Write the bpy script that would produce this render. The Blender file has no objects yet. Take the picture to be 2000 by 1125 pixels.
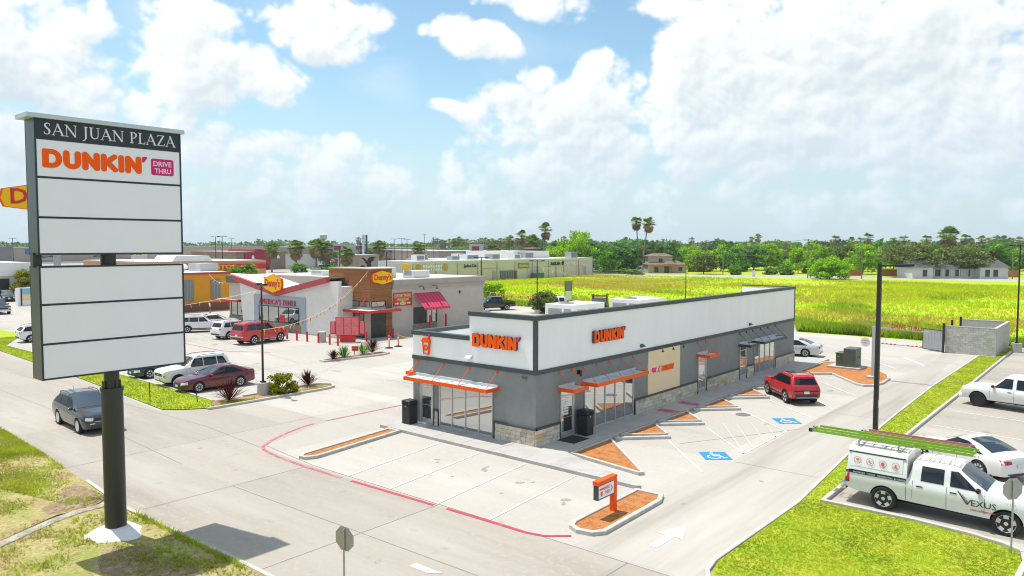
import bpy, bmesh, math, random
import numpy as np
from mathutils import Vector, Matrix
from mathutils.bvhtree import BVHTree
from mathutils.geometry import tessellate_polygon

R = math.radians
rnd = random.Random(7)
scene = bpy.context.scene
COL = scene.collection

# ------------------------------------------------------------------ camera
CAM = np.array([22.138, -28.307, 9.8])
PITCH, ROLL, YAW, FPX = -0.0562, 0.0007, 0.6953, 1481.66
FW = np.array([-math.sin(YAW) * math.cos(PITCH), math.cos(YAW) * math.cos(PITCH), math.sin(PITCH)])
RT = np.array([math.cos(YAW), math.sin(YAW), 0.0])
UP = np.cross(RT, FW)
RT, UP = math.cos(ROLL) * RT + math.sin(ROLL) * UP, -math.sin(ROLL) * RT + math.cos(ROLL) * UP
cam_data = bpy.data.cameras.new('camera')
cam_data.sensor_width = 36.0
cam_data.lens = 36.0 * FPX / 2000.0
cam_data.clip_start = 0.5
cam_data.clip_end = 9000
cam = bpy.data.objects.new('camera', cam_data)
COL.objects.link(cam)
m = Matrix.Identity(4)
for i in range(3):
    m[i][0], m[i][1], m[i][2], m[i][3] = RT[i], UP[i], -FW[i], CAM[i]
cam.matrix_world = m
scene.camera = cam


def ray_dir(px, py):
    """direction of a sight line given in the survey picture's 2000 x 1125 grid"""
    return FW + (px - 1000) / FPX * RT - (py - 562.5) / FPX * UP


def G(px, py, z=0.0):
    """survey: the point of the level z seen along a sight line"""
    d = ray_dir(px, py)
    t = (z - CAM[2]) / d[2]
    p = CAM + t * d
    return Vector((p[0], p[1], z))


def far(px, depth, z=0.0):
    """survey: the spot at a given bearing and distance"""
    d = ray_dir(px, 479)
    d = d / np.dot(d, FW)
    p = CAM + depth * d
    return Vector((p[0], p[1], z))


def lev(py, depth):
    """survey: height above ground of a sight line at a given distance"""
    return 9.8 + (479.1 - py) / FPX * depth


# ------------------------------------------------------------------ light
EXPOSURE = 0.82
HAZE = 0.00013
SKY_STRENGTH = 0.15
SUN_STRENGTH = 2.9
CLOUD_LIT, CLOUD_SHADE = (4.5, 4.55, 4.55, 1), (2.65, 3.0, 3.2, 1)
HORIZON = (2.45, 3.0, 3.4, 1)
SKY_TINT = (.59, .69, .645, 1)
SUN_DIR = Vector((-0.345, -0.062, 1.0)).normalized()      # towards the sun
sun_data = bpy.data.lights.new('sun', 'SUN')
sun_data.energy = SUN_STRENGTH
sun_data.angle = R(0.53)
sun_data.color = (1.0, 0.955, 0.89)
sun = bpy.data.objects.new('sun', sun_data)
sun.rotation_euler = SUN_DIR.to_track_quat('Z', 'Y').to_euler()
sun.location = (0, 0, 60)
COL.objects.link(sun)

scene.view_settings.view_transform = 'Standard'
scene.view_settings.look = 'None'
scene.view_settings.exposure = EXPOSURE
scene.view_settings.gamma = 1.0
scene.view_settings.use_curve_mapping = False
scene.render.engine = 'CYCLES'
scene.cycles.max_bounces = 6
scene.cycles.diffuse_bounces = 2
scene.cycles.glossy_bounces = 3
scene.cycles.transparent_max_bounces = 8
scene.cycles.use_denoising = True
scene.cycles.filter_width = 1.1

# ------------------------------------------------------------------ sky with fair-weather cumulus
world = bpy.data.worlds.new('World')
scene.world = world
world.use_nodes = True
wn, wl = world.node_tree.nodes, world.node_tree.links
wn.clear()


def N(tree, t, **kw):
    n = tree.nodes.new(t)
    for k, v in kw.items():
        setattr(n, k, v)
    return n


def math_node(tree, op, a, b=None, c=None, clamp=False):
    n = N(tree, 'ShaderNodeMath', operation=op)
    n.use_clamp = clamp
    for i, v in enumerate((a, b, c)):
        if v is None:
            continue
        if isinstance(v, (int, float)):
            n.inputs[i].default_value = v
        else:
            tree.links.new(v, n.inputs[i])
    return n.outputs[0]


def azel(px, py):
    d = ray_dir(px, py)
    return math.atan2(d[0], d[1]), math.asin(d[2] / np.linalg.norm(d))


# bearings and sizes of the clouds in the sky of that noon (x, y, half width, half height, weight)
CLOUDS = [
    (40, 120, 190, 130, 1.0), (150, 215, 120, 90, 1.0), (20, 300, 200, 120, .9), (60, 30, 75, 80, .9),
    (182, 50, 36, 48, .95), (345, 55, 80, 75, 1.0), (400, 150, 140, 62, 1.05), (490, 172, 100, 46, .95), (330, 150, 60, 60, .9),
    (270, 88, 32, 26, .7), (640, 40, 95, 62, 1.0), (690, 85, 55, 36, .9), (935, 86, 52, 30, .9), (868, 60, 50, 24, .6),
    (540, 292, 80, 38, .85), (700, 280, 65, 34, .8), (620, 340, 200, 52, .7), (370, 270, 60, 50, .9), (480, 400, 320, 60, .55),
    (885, 332, 34, 18, .7), (1150, 140, 58, 48, 1.0), (1232, 160, 42, 46, .95), (1010, 195, 62, 56, .95), (1100, 235, 165, 72, 1.05),
    (1110, 310, 175, 62, .85), (905, 232, 46, 22, .7), (1450, 120, 150, 110, 1.15), (1680, 100, 290, 150, 1.25), (1560, 240, 270, 90, 1.15), (1420, 215, 110, 70, 1.0),
    (1860, 190, 220, 160, 1.1), (1370, 280, 130, 60, .8), (1950, 300, 130, 70, .7), (1060, 8, 90, 30, .9), (1330, 2, 90, 26, .9),
    (1180, 390, 480, 60, .5), (1720, 380, 380, 60, .5), (1300, 230, 60, 50, .75), (960, 0, 60, 18, .6), (480, 5, 60, 20, .4),
]


# the cover of cloud is worked out once over the whole upper sky (bearing x height), then read by the sky shader
CW, CH = 4096, 1024


def perlin(nx, ny, seed):
    rs = np.random.RandomState(seed)
    th = rs.rand(ny + 2, nx) * 2 * np.pi
    gx, gy = np.cos(th).astype(np.float32), np.sin(th).astype(np.float32)
    x = (np.arange(CW, dtype=np.float32) + .5) / CW * nx
    y = (np.arange(CH, dtype=np.float32) + .5) / CH * ny
    xi, yi = x.astype(int), y.astype(int)
    xf, yf = (x - xi)[None, :], (y - yi)[:, None]
    x1 = (xi + 1) % nx
    u, v = xf ** 3 * (xf * (xf * 6 - 15) + 10), yf ** 3 * (yf * (yf * 6 - 15) + 10)
    r0, r1 = yi[:, None], yi[:, None] + 1
    def dot(r, c, dx, dy): return gx[r, c[None, :]] * dx + gy[r, c[None, :]] * dy
    a = dot(r0, xi, xf, yf) * (1 - u) + dot(r0, x1, xf - 1, yf) * u
    b_ = dot(r1, xi, xf, yf - 1) * (1 - u) + dot(r1, x1, xf - 1, yf - 1) * u
    return (a * (1 - v) + b_ * v) * 1.5


AZ = ((np.arange(CW) + .5) / CW * 2 - 1).astype(np.float32)[None, :] * np.float32(np.pi)
EL = ((np.arange(CH) + .5) / CH).astype(np.float32)[:, None] * np.float32(np.pi / 2)
wob_a = perlin(44, 13, 3) * .030 + perlin(100, 30, 4) * .012
wob_e = perlin(44, 13, 5) * .022 + perlin(100, 30, 6) * .010
S = np.zeros((CH, CW), np.float32)
for (cx, cy, rx, ry, w) in CLOUDS:
    a0, e0 = azel(cx, cy)
    da = (AZ - np.float32(a0) + wob_a + np.pi) % (2 * np.pi) - np.pi
    r2 = (da / (rx / FPX * 1.32)) ** 2 + ((EL + wob_e - e0) / (ry / FPX * 1.32)) ** 2
    S = np.maximum(S, w * np.clip(1 - r2, 0, 1))
a_mid = azel(1000, 300)[0]
outside = np.clip((np.abs((AZ - a_mid + np.pi) % (2 * np.pi) - np.pi) - .68) / .12 + np.clip((EL - .36) / .08, 0, 1), 0, 1)
wild = np.clip((perlin(18, 5, 8) + .35 * perlin(40, 11, 9) + .16) * 2.2, 0, 1)
S = np.maximum(S, wild * outside)
bil = sum(np.abs(perlin(nx, int(nx * .30), 20 + i)) * amp for i, (nx, amp) in enumerate(((70, .62), (140, .36), (290, .20), (580, .11), (1100, .06))))
fb = perlin(56, 17, 31) * .45 + perlin(120, 36, 32) * .25 + perlin(260, 80, 33) * .12
D = S * 1.05 + (bil - .34) * 1.25 + fb * .75
fine = perlin(520, 150, 51) * .5 + perlin(1000, 300, 52) * .35
alpha = np.clip((D + fine * .16 - .22) / .58, 0, 1); alpha = alpha * alpha * (3 - 2 * alpha)
alpha = np.clip(alpha * np.clip(S * 4.5, 0, 1), 0, 1)
thin = perlin(30, 14, 41) + .5 * perlin(70, 30, 42)                        # veils of thin cloud between
alpha = np.maximum(alpha, np.clip(thin * .45 + .02, 0, .30) * np.clip(1.25 - EL / .40, 0.15, 1))
tau = np.zeros_like(D)
mass = np.clip(D - .30, 0, 1.2) * alpha
for k in range(1, 13):
    dx, dy = int(round(-2.2 * k)), int(round(4.4 * k))
    sh = np.roll(mass, -dx, 1)
    tau[:CH - dy] += sh[dy:]
lit = np.exp(-tau * .15)
edge = np.clip((D - np.roll(np.roll(D, 3, 1), -5, 0)) * .9, -.25, .4)
lit = np.clip(lit * .80 + .16 + edge, 0, 1)
px_ = np.zeros((CH, CW, 4), np.float32)
px_[..., 0], px_[..., 1], px_[..., 3] = alpha, lit, 1
cimg = bpy.data.images.new('cloud_cover', CW, CH, alpha=False)
cimg.colorspace_settings.name = 'Non-Color'
cimg.pixels.foreach_set(px_.reshape(-1))
cimg.pack()
del px_, tau, mass, S, D, bil, fb, wild, wob_a, wob_e, thin

T = world.node_tree
vdir = N(T, 'ShaderNodeTexCoord').outputs['Generated']
sepw = N(T, 'ShaderNodeSeparateXYZ'); wl.new(vdir, sepw.inputs[0])
az = math_node(T, 'ARCTAN2', sepw.outputs[0], sepw.outputs[1])
el = math_node(T, 'ARCSINE', sepw.outputs[2])
uv = N(T, 'ShaderNodeCombineXYZ')
wl.new(math_node(T, 'MULTIPLY_ADD', az, .5 / math.pi, .5), uv.inputs[0])
wl.new(math_node(T, 'MAXIMUM', math_node(T, 'MULTIPLY', el, 2 / math.pi), .001), uv.inputs[1])
tex = N(T, 'ShaderNodeTexImage', interpolation='Cubic'); tex.image = cimg
wl.new(uv.outputs[0], tex.inputs[0])
sepc = N(T, 'ShaderNodeSeparateColor'); wl.new(tex.outputs[0], sepc.inputs[0])
sky = N(T, 'ShaderNodeTexSky', sky_type='NISHITA')
sky.sun_disc = False
sky.sun_elevation = math.asin(SUN_DIR.z)
sky.sun_rotation = math.atan2(SUN_DIR.x, SUN_DIR.y)
sky.air_density = 1.0
sky.dust_density = 1.2
sky.ozone_density = 1.5
ccol = N(T, 'ShaderNodeMix', data_type='RGBA')
wl.new(sepc.outputs[1], ccol.inputs['Factor'])
ccol.inputs[6].default_value = CLOUD_SHADE
ccol.inputs[7].default_value = CLOUD_LIT
hz = N(T, 'ShaderNodeMapRange', interpolation_type='SMOOTHSTEP')         # thick humid air towards the horizon
wl.new(sepw.outputs[2], hz.inputs[0])
hz.inputs[1].default_value, hz.inputs[2].default_value = -0.05, 0.26
hz.inputs[3].default_value, hz.inputs[4].default_value = 0.95, 0.0
skyc = N(T, 'ShaderNodeMix', data_type='RGBA', blend_type='MULTIPLY')
skyc.inputs['Factor'].default_value = 1.0
wl.new(sky.outputs[0], skyc.inputs[6])
skyc.inputs[7].default_value = SKY_TINT
mixc = N(T, 'ShaderNodeMix', data_type='RGBA')
wl.new(sepc.outputs[0], mixc.inputs['Factor'])
wl.new(skyc.outputs[2], mixc.inputs[6])
wl.new(ccol.outputs[2], mixc.inputs[7])
mixh = N(T, 'ShaderNodeMix', data_type='RGBA')
wl.new(hz.outputs[0], mixh.inputs['Factor'])
wl.new(mixc.outputs[2], mixh.inputs[6])
mixh.inputs[7].default_value = HORIZON
bg = N(T, 'ShaderNodeBackground')
bg.inputs[1].default_value = SKY_STRENGTH
wl.new(mixh.outputs[2], bg.inputs[0])
wo = N(T, 'ShaderNodeOutputWorld')
wl.new(bg.outputs[0], wo.inputs[0])


# ------------------------------------------------------------------ materials
def lin(h):
    h = h.lstrip('#')
    out = []
    for i in (0, 2, 4):
        c = int(h[i:i + 2], 16) / 255
        out.append(c / 12.92 if c <= 0.04045 else ((c + 0.055) / 1.055) ** 2.4)
    return tuple(out)


MATS = {}


def pm(name, col, rough=0.6, metal=0.0, var=0.10, scale=2.0, bump=0.0, bscale=40.0, spec=0.5, coat=0.0, coords='Object', stretch=None, col2=None, thr=None):
    """a plain surface with a little procedural wear: tone drifting over noise, an optional second colour in patches, fine relief"""
    if name in MATS:
        return MATS[name]
    if isinstance(col, str):
        col = lin(col)
    if isinstance(col2, str):
        col2 = lin(col2)
    mt = bpy.data.materials.new(name)
    mt.use_nodes = True
    t = mt.node_tree
    b = t.nodes['Principled BSDF']
    b.inputs['Roughness'].default_value = rough
    b.inputs['Metallic'].default_value = metal
    b.inputs['Specular IOR Level'].default_value = spec
    b.inputs['Coat Weight'].default_value = coat
    b.inputs['Coat Roughness'].default_value = 0.04
    if coords == 'World':
        vec = N(t, 'ShaderNodeNewGeometry').outputs['Position']
    else:
        vec = N(t, 'ShaderNodeTexCoord').outputs['Object']
    if stretch:
        mp = N(t, 'ShaderNodeMapping')
        mp.inputs['Scale'].default_value = stretch
        t.links.new(vec, mp.inputs[0])
        vec = mp.outputs[0]
    n = N(t, 'ShaderNodeTexNoise')
    n.inputs['Scale'].default_value = scale
    n.inputs['Detail'].default_value = 6
    n.inputs['Roughness'].default_value = 0.6
    t.links.new(vec, n.inputs['Vector'])
    mx = N(t, 'ShaderNodeMix', data_type='RGBA')
    lo = tuple(c * (1 - var) for c in col) + (1,)
    hi = tuple(min(1, c * (1 + var)) for c in col) + (1,)
    mx.inputs[6].default_value, mx.inputs[7].default_value = lo, hi
    mr = N(t, 'ShaderNodeMapRange')
    mr.inputs[1].default_value, mr.inputs[2].default_value = 0.3, 0.7
    t.links.new(n.outputs[0], mr.inputs[0])
    t.links.new(mr.outputs[0], mx.inputs['Factor'])
    res = mx.outputs[2]
    if col2:
        n3 = N(t, 'ShaderNodeTexNoise')
        n3.inputs['Scale'].default_value = scale * 0.45
        n3.inputs['Detail'].default_value = 5
        t.links.new(vec, n3.inputs['Vector'])
        r3 = N(t, 'ShaderNodeMapRange')
        a, c = thr or (0.5, 0.62)
        r3.inputs[1].default_value, r3.inputs[2].default_value = a, c
        t.links.new(n3.outputs[0], r3.inputs[0])
        m2 = N(t, 'ShaderNodeMix', data_type='RGBA')
        t.links.new(r3.outputs[0], m2.inputs['Factor'])
        t.links.new(res, m2.inputs[6])
        m2.inputs[7].default_value = tuple(col2) + (1,)
        res = m2.outputs[2]
    t.links.new(res, b.inputs['Base Color'])
    if bump:
        n4 = N(t, 'ShaderNodeTexNoise')
        n4.inputs['Scale'].default_value = bscale
        n4.inputs['Detail'].default_value = 4
        t.links.new(vec, n4.inputs['Vector'])
        bp = N(t, 'ShaderNodeBump')
        bp.inputs['Strength'].default_value = bump
        bp.inputs['Distance'].default_value = 0.02
        t.links.new(n4.outputs[0], bp.inputs['Height'])
        t.links.new(bp.outputs[0], b.inputs['Normal'])
    MATS[name] = mt
    return mt


def leaf_mat(name, col, trans=0.35, var=0.35, scale=0.6):
    """leaf: diffuse plus light let through, tone differing from spray to spray"""
    if name in MATS:
        return MATS[name]
    if isinstance(col, str):
        col = lin(col)
    mt = bpy.data.materials.new(name)
    mt.use_nodes = True
    t = mt.node_tree
    t.nodes.clear()
    pos = N(t, 'ShaderNodeNewGeometry').outputs['Position']
    n = N(t, 'ShaderNodeTexNoise')
    n.inputs['Scale'].default_value = scale
    n.inputs['Detail'].default_value = 4
    t.links.new(pos, n.inputs['Vector'])
    mr = N(t, 'ShaderNodeMapRange')
    mr.inputs[1].default_value, mr.inputs[2].default_value = 0.3, 0.7
    t.links.new(n.outputs[0], mr.inputs[0])
    mx = N(t, 'ShaderNodeMix', data_type='RGBA')
    mx.inputs[6].default_value = tuple(c * (1 - var) for c in col) + (1,)
    mx.inputs[7].default_value = (col[0] * (1 + var * 1.3), col[1] * (1 + var), col[2] * (1 + var * .3), 1)
    t.links.new(mr.outputs[0], mx.inputs['Factor'])
    d = N(t, 'ShaderNodeBsdfDiffuse'); t.links.new(mx.outputs[2], d.inputs[0])
    tr = N(t, 'ShaderNodeBsdfTranslucent'); t.links.new(mx.outputs[2], tr.inputs[0])
    ms = N(t, 'ShaderNodeMixShader'); ms.inputs[0].default_value = trans
    t.links.new(d.outputs[0], ms.inputs[1]); t.links.new(tr.outputs[0], ms.inputs[2])
    o = N(t, 'ShaderNodeOutputMaterial'); t.links.new(ms.outputs[0], o.inputs[0])
    MATS[name] = mt
    return mt


def ground_mat(name, layers, base, rough=0.9, bump=0.3, bscale=30, slab=None):
    """ground cover: a base colour and patches of others, each (colour, noise scale, from, to, stretch)"""
    if name in MATS:
        return MATS[name]
    mt = bpy.data.materials.new(name)
    mt.use_nodes = True
    t = mt.node_tree
    b = t.nodes['Principled BSDF']
    b.inputs['Roughness'].default_value = rough
    b.inputs['Specular IOR Level'].default_value = 0.2
    pos = N(t, 'ShaderNodeNewGeometry').outputs['Position']
    rgb = N(t, 'ShaderNodeRGB'); rgb.outputs[0].default_value = tuple(base) + (1,)
    res = rgb.outputs[0]
    for i, (c, sc, a, e, st) in enumerate(layers):
        mp = N(t, 'ShaderNodeMapping')
        mp.inputs['Scale'].default_value = st
        mp.inputs['Location'].default_value = (17.3 * i, 5.1 * i, 0)
        t.links.new(pos, mp.inputs[0])
        n = N(t, 'ShaderNodeTexNoise')
        n.inputs['Scale'].default_value = sc
        n.inputs['Detail'].default_value = 7
        n.inputs['Roughness'].default_value = 0.62
        t.links.new(mp.outputs[0], n.inputs['Vector'])
        r = N(t, 'ShaderNodeMapRange', interpolation_type='SMOOTHSTEP')
        r.inputs[1].default_value, r.inputs[2].default_value = a, e
        t.links.new(n.outputs[0], r.inputs[0])
        mx = N(t, 'ShaderNodeMix', data_type='RGBA')
        t.links.new(r.outputs[0], mx.inputs['Factor'])
        t.links.new(res, mx.inputs[6])
        mx.inputs[7].default_value = tuple(c) + (1,)
        res = mx.outputs[2]
    if slab:                                   # each pour of concrete has its own tone
        av = N(t, 'ShaderNodeVectorMath', operation='ADD'); t.links.new(pos, av.inputs[0]); av.inputs[1].default_value = (-slab[2], -slab[3], .5)
        sv = N(t, 'ShaderNodeVectorMath', operation='SNAP'); t.links.new(av.outputs[0], sv.inputs[0]); sv.inputs[1].default_value = (slab[0], slab[1], 1e4)
        wn_ = N(t, 'ShaderNodeTexWhiteNoise'); t.links.new(sv.outputs[0], wn_.inputs[0])
        hs = N(t, 'ShaderNodeHueSaturation'); t.links.new(res, hs.inputs['Color'])
        t.links.new(math_node(t, 'MULTIPLY_ADD', wn_.outputs[0], .13, .93), hs.inputs['Value'])
        res = hs.outputs[0]
    t.links.new(res, b.inputs['Base Color'])
    if bump:
        n4 = N(t, 'ShaderNodeTexNoise')
        n4.inputs['Scale'].default_value = bscale
        n4.inputs['Detail'].default_value = 5
        t.links.new(pos, n4.inputs['Vector'])
        bp = N(t, 'ShaderNodeBump')
        bp.inputs['Strength'].default_value = bump
        bp.inputs['Distance'].default_value = 0.03
        t.links.new(n4.outputs[0], bp.inputs['Height'])
        t.links.new(bp.outputs[0], b.inputs['Normal'])
    MATS[name] = mt
    return mt


def glass_mat(name, tint=(0.05, 0.06, 0.07), refl=0.55, rough=0.015, fres=0.8):
    """coated glazing in front of a dim room: mirror-like, with a dark body"""
    if name in MATS:
        return MATS[name]
    mt = bpy.data.materials.new(name)
    mt.use_nodes = True
    t = mt.node_tree
    t.nodes.clear()
    g = N(t, 'ShaderNodeBsdfGlossy'); g.inputs['Roughness'].default_value = rough
    g.inputs['Color'].default_value = (.93, .95, .95, 1)
    d = N(t, 'ShaderNodeBsdfDiffuse'); d.inputs[0].default_value = tuple(tint) + (1,)
    lw = N(t, 'ShaderNodeLayerWeight'); lw.inputs[0].default_value = 0.35
    f = math_node(t, 'ADD', math_node(t, 'MULTIPLY', lw.outputs['Fresnel'], fres), refl, clamp=True)
    ms = N(t, 'ShaderNodeMixShader'); t.links.new(f, ms.inputs[0])
    t.links.new(d.outputs[0], ms.inputs[1]); t.links.new(g.outputs[0], ms.inputs[2])
    o = N(t, 'ShaderNodeOutputMaterial'); t.links.new(ms.outputs[0], o.inputs[0])
    MATS[name] = mt
    return mt


# ------------------------------------------------------------------ mesh helpers
def tag(o, label=None, cat=None, group=None, kind=None):
    if label: o['label'] = label
    if cat: o['category'] = cat
    if group: o['group'] = group
    if kind: o['kind'] = kind
    return o


def thing(name, label, cat, loc=(0, 0, 0), rz=0.0, group=None):
    o = bpy.data.objects.new(name, None)
    o.empty_display_size = 0.3
    o.location = loc
    o.rotation_euler = (0, 0, rz)
    COL.objects.link(o)
    return tag(o, label, cat, group)


def link(name, me, parent=None, mat=None):
    o = bpy.data.objects.new(name, me)
    COL.objects.link(o)
    if parent is not None:
        o.parent = parent
    if mat is not None and not me.materials:
        me.materials.append(mat)
    return o


def copy_tree(o, parent=None):
    c = o.copy()
    COL.objects.link(c)
    c.parent = parent
    for ch in list(o.children):
        copy_tree(ch, c)
    return c


def origin_of(p):
    v = Vector((0, 0, 0))
    while p is not None:
        v = v + Vector(p.location)
        p = p.parent
    return v


class MB:
    """collects faces, then links them as one mesh object"""
    def __init__(s):
        s.v, s.f, s.mi = [], [], []
        s.cur = 0

    def add(s, vs, fs):
        k = len(s.v)
        s.v += [tuple(p) for p in vs]
        s.f += [tuple(i + k for i in f) for f in fs]
        s.mi += [s.cur] * len(fs)
        return s

    def box(s, x0, x1, y0, y1, z0, z1):
        if x0 > x1: x0, x1 = x1, x0
        if y0 > y1: y0, y1 = y1, y0
        if z0 > z1: z0, z1 = z1, z0
        return s.add([(x0, y0, z0), (x1, y0, z0), (x1, y1, z0), (x0, y1, z0), (x0, y0, z1), (x1, y0, z1), (x1, y1, z1), (x0, y1, z1)],
                     [(0, 3, 2, 1), (4, 5, 6, 7), (0, 1, 5, 4), (1, 2, 6, 5), (2, 3, 7, 6), (3, 0, 4, 7)])

    def bar(s, p, q, w, h, up=(0, 0, 1)):
        """box beam from p to q, w across, h along up"""
        p, q = Vector(p), Vector(q)
        d = (q - p).normalized()
        u = Vector(up)
        sd = d.cross(u)
        if sd.length < 1e-6:
            sd = d.cross(Vector((1, 0, 0)))
        sd.normalize()
        u = sd.cross(d).normalized()
        a, b = sd * w / 2, u * h / 2
        vs = [p - a - b, p + a - b, p + a + b, p - a + b, q - a - b, q + a - b, q + a + b, q - a + b]
        return s.add(vs, [(0, 1, 2, 3), (7, 6, 5, 4), (0, 4, 5, 1), (1, 5, 6, 2), (2, 6, 7, 3), (3, 7, 4, 0)])

    def tube(s, p, q, r, r2=None, n=8, caps=True):
        p, q = Vector(p), Vector(q)
        r2 = r if r2 is None else r2
        d = (q - p).normalized()
        a = d.cross(Vector((0, 0, 1)) if abs(d.z) < .95 else Vector((1, 0, 0))).normalized()
        b = d.cross(a)
        vs = []
        for k in range(n):
            t = 2 * math.pi * k / n
            o = a * math.cos(t) + b * math.sin(t)
            vs.append(p + o * r)
        for k in range(n):
            t = 2 * math.pi * k / n
            o = a * math.cos(t) + b * math.sin(t)
            vs.append(q + o * r2)
        fs = [(k, k + n, (k + 1) % n + n, (k + 1) % n) for k in range(n)]
        if caps:
            fs += [tuple(range(n)), tuple(range(2 * n - 1, n - 1, -1))]
        return s.add(vs, fs)

    def path(s, pts, r, n=6):
        for a, b in zip(pts[:-1], pts[1:]):
            s.tube(a, b, r, n=n)
        return s

    def lathe(s, prof, n=16, o=(0, 0, 0), axis='z'):
        """prof: (radius, height) pairs turned round an axis through o"""
        vs, fs = [], []
        for (r, h) in prof:
            for k in range(n):
                t = 2 * math.pi * k / n
                a, b = r * math.cos(t), r * math.sin(t)
                if axis == 'z': vs.append((o[0] + a, o[1] + b, o[2] + h))
                elif axis == 'y': vs.append((o[0] + a, o[1] + h, o[2] - b))
                else: vs.append((o[0] + h, o[1] + a, o[2] + b))
        m_ = len(prof)
        for i in range(m_ - 1):
            for k in range(n):
                k2 = (k + 1) % n
                fs.append((i * n + k, i * n + k2, (i + 1) * n + k2, (i + 1) * n + k))
        if prof[0][0] > 1e-6: fs.append(tuple(range(n - 1, -1, -1)))
        if prof[-1][0] > 1e-6: fs.append(tuple((m_ - 1) * n + k for k in range(n)))
        return s.add(vs, fs)

    def plate(s, loops, o, u, v, n, d0, d1):
        """flat outline (first loop, the rest are holes) in the frame o,u,v, thick along n from d0 to d1"""
        o, u, v, n = Vector(o), Vector(u), Vector(v), Vector(n)
        flat = [p for lp in loops for p in lp]
        tris = tessellate_polygon([[Vector((p[0], p[1], 0)) for p in lp] for lp in loops])
        A = [o + u * p[0] + v * p[1] + n * d0 for p in flat]
        B = [o + u * p[0] + v * p[1] + n * d1 for p in flat]
        k = len(flat)
        good = u.cross(v).dot(n) > 0
        fs = []
        for t in tris:
            a, b, c = [Vector((flat[i][0], flat[i][1], 0)) for i in t]
            ccw = (b - a).cross(c - a).z > 0
            if ccw != good: t = (t[0], t[2], t[1])
            fs.append(tuple(i + k for i in t))
            fs.append((t[0], t[2], t[1]))
        i0 = 0
        for li, lp in enumerate(loops):
            L = len(lp)
            area = sum(lp[i][0] * lp[(i + 1) % L][1] - lp[(i + 1) % L][0] * lp[i][1] for i in range(L))
            fl = (area > 0) == good
            if li: fl = (area < 0) == good
            for i in range(L):
                j = (i + 1) % L
                q = (i0 + i, i0 + j, i0 + j + k, i0 + i + k)
                fs.append(q if fl else q[::-1])
            i0 += L
        return s.add(A + B, fs)

    def ngon_prism(s, pts, z0, z1):
        return s.plate([pts], (0, 0, 0), (1, 0, 0), (0, 1, 0), (0, 0, 1), z0, z1)

    def sheet(s, pts, z):
        tris = tessellate_polygon([[Vector((p[0], p[1], 0)) for p in pts]])
        fs = []
        for t in tris:
            a, b, c = [Vector((pts[i][0], pts[i][1], 0)) for i in t]
            fs.append(tuple(t) if (b - a).cross(c - a).z > 0 else (t[0], t[2], t[1]))
        return s.add([(p[0], p[1], z) for p in pts], fs)

    def mesh(s, name, mats, smooth=False, sharp=None, shift=None):
        me = bpy.data.meshes.new(name)
        vs = s.v
        if shift is not None:
            vs = [(p[0] - shift[0], p[1] - shift[1], p[2] - shift[2]) for p in vs]
        me.from_pydata(vs, [], s.f)
        if not isinstance(mats, (list, tuple)): mats = [mats]
        for m_ in mats: me.materials.append(m_)
        if len(mats) > 1:
            me.polygons.foreach_set('material_index', s.mi)
        if smooth:
            me.polygons.foreach_set('use_smooth', [True] * len(me.polygons))
            if sharp: me.set_sharp_from_angle(angle=R(sharp))
        me.update()
        return me

    def build(s, name, mats, parent=None, smooth=False, sharp=None, kind=None):
        me = s.mesh(name, mats, smooth, sharp, origin_of(parent) if parent is not None else None)
        o = link(name, me, parent)
        if kind: o['kind'] = kind
        return o


def box_part(name, mat, parent, *b):
    return MB().box(*b).build(name, mat, parent)


def bevelled(name, mat, parent, b, r=0.02, seg=2):
    """box with rounded edges"""
    bm = bmesh.new()
    bmesh.ops.create_cube(bm, size=1)
    x0, x1, y0, y1, z0, z1 = b
    sh = origin_of(parent) if parent is not None else Vector((0, 0, 0))
    for v in bm.verts:
        v.co = Vector((x0 + (v.co.x + .5) * (x1 - x0), y0 + (v.co.y + .5) * (y1 - y0), z0 + (v.co.z + .5) * (z1 - z0))) - sh
    bmesh.ops.bevel(bm, geom=bm.edges[:], offset=r, segments=seg, profile=0.5, affect='EDGES')
    me = bpy.data.meshes.new(name)
    bm.to_mesh(me); bm.free()
    me.materials.append(mat)
    me.polygons.foreach_set('use_smooth', [True] * len(me.polygons))
    me.set_sharp_from_angle(angle=R(40))
    return link(name, me, parent)


# ------------------------------------------------------------------ lettering
def capsule(p, q, r, n=7):
    p, q = Vector(p), Vector(q)
    d = q - p
    a = math.atan2(d.y, d.x)
    out = []
    for k in range(n + 1):
        t = a - math.pi / 2 + math.pi * k / n
        out.append((q.x + r * math.cos(t), q.y + r * math.sin(t)))
    for k in range(n + 1):
        t = a + math.pi / 2 + math.pi * k / n
        out.append((p.x + r * math.cos(t), p.y + r * math.sin(t)))
    return out


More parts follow.
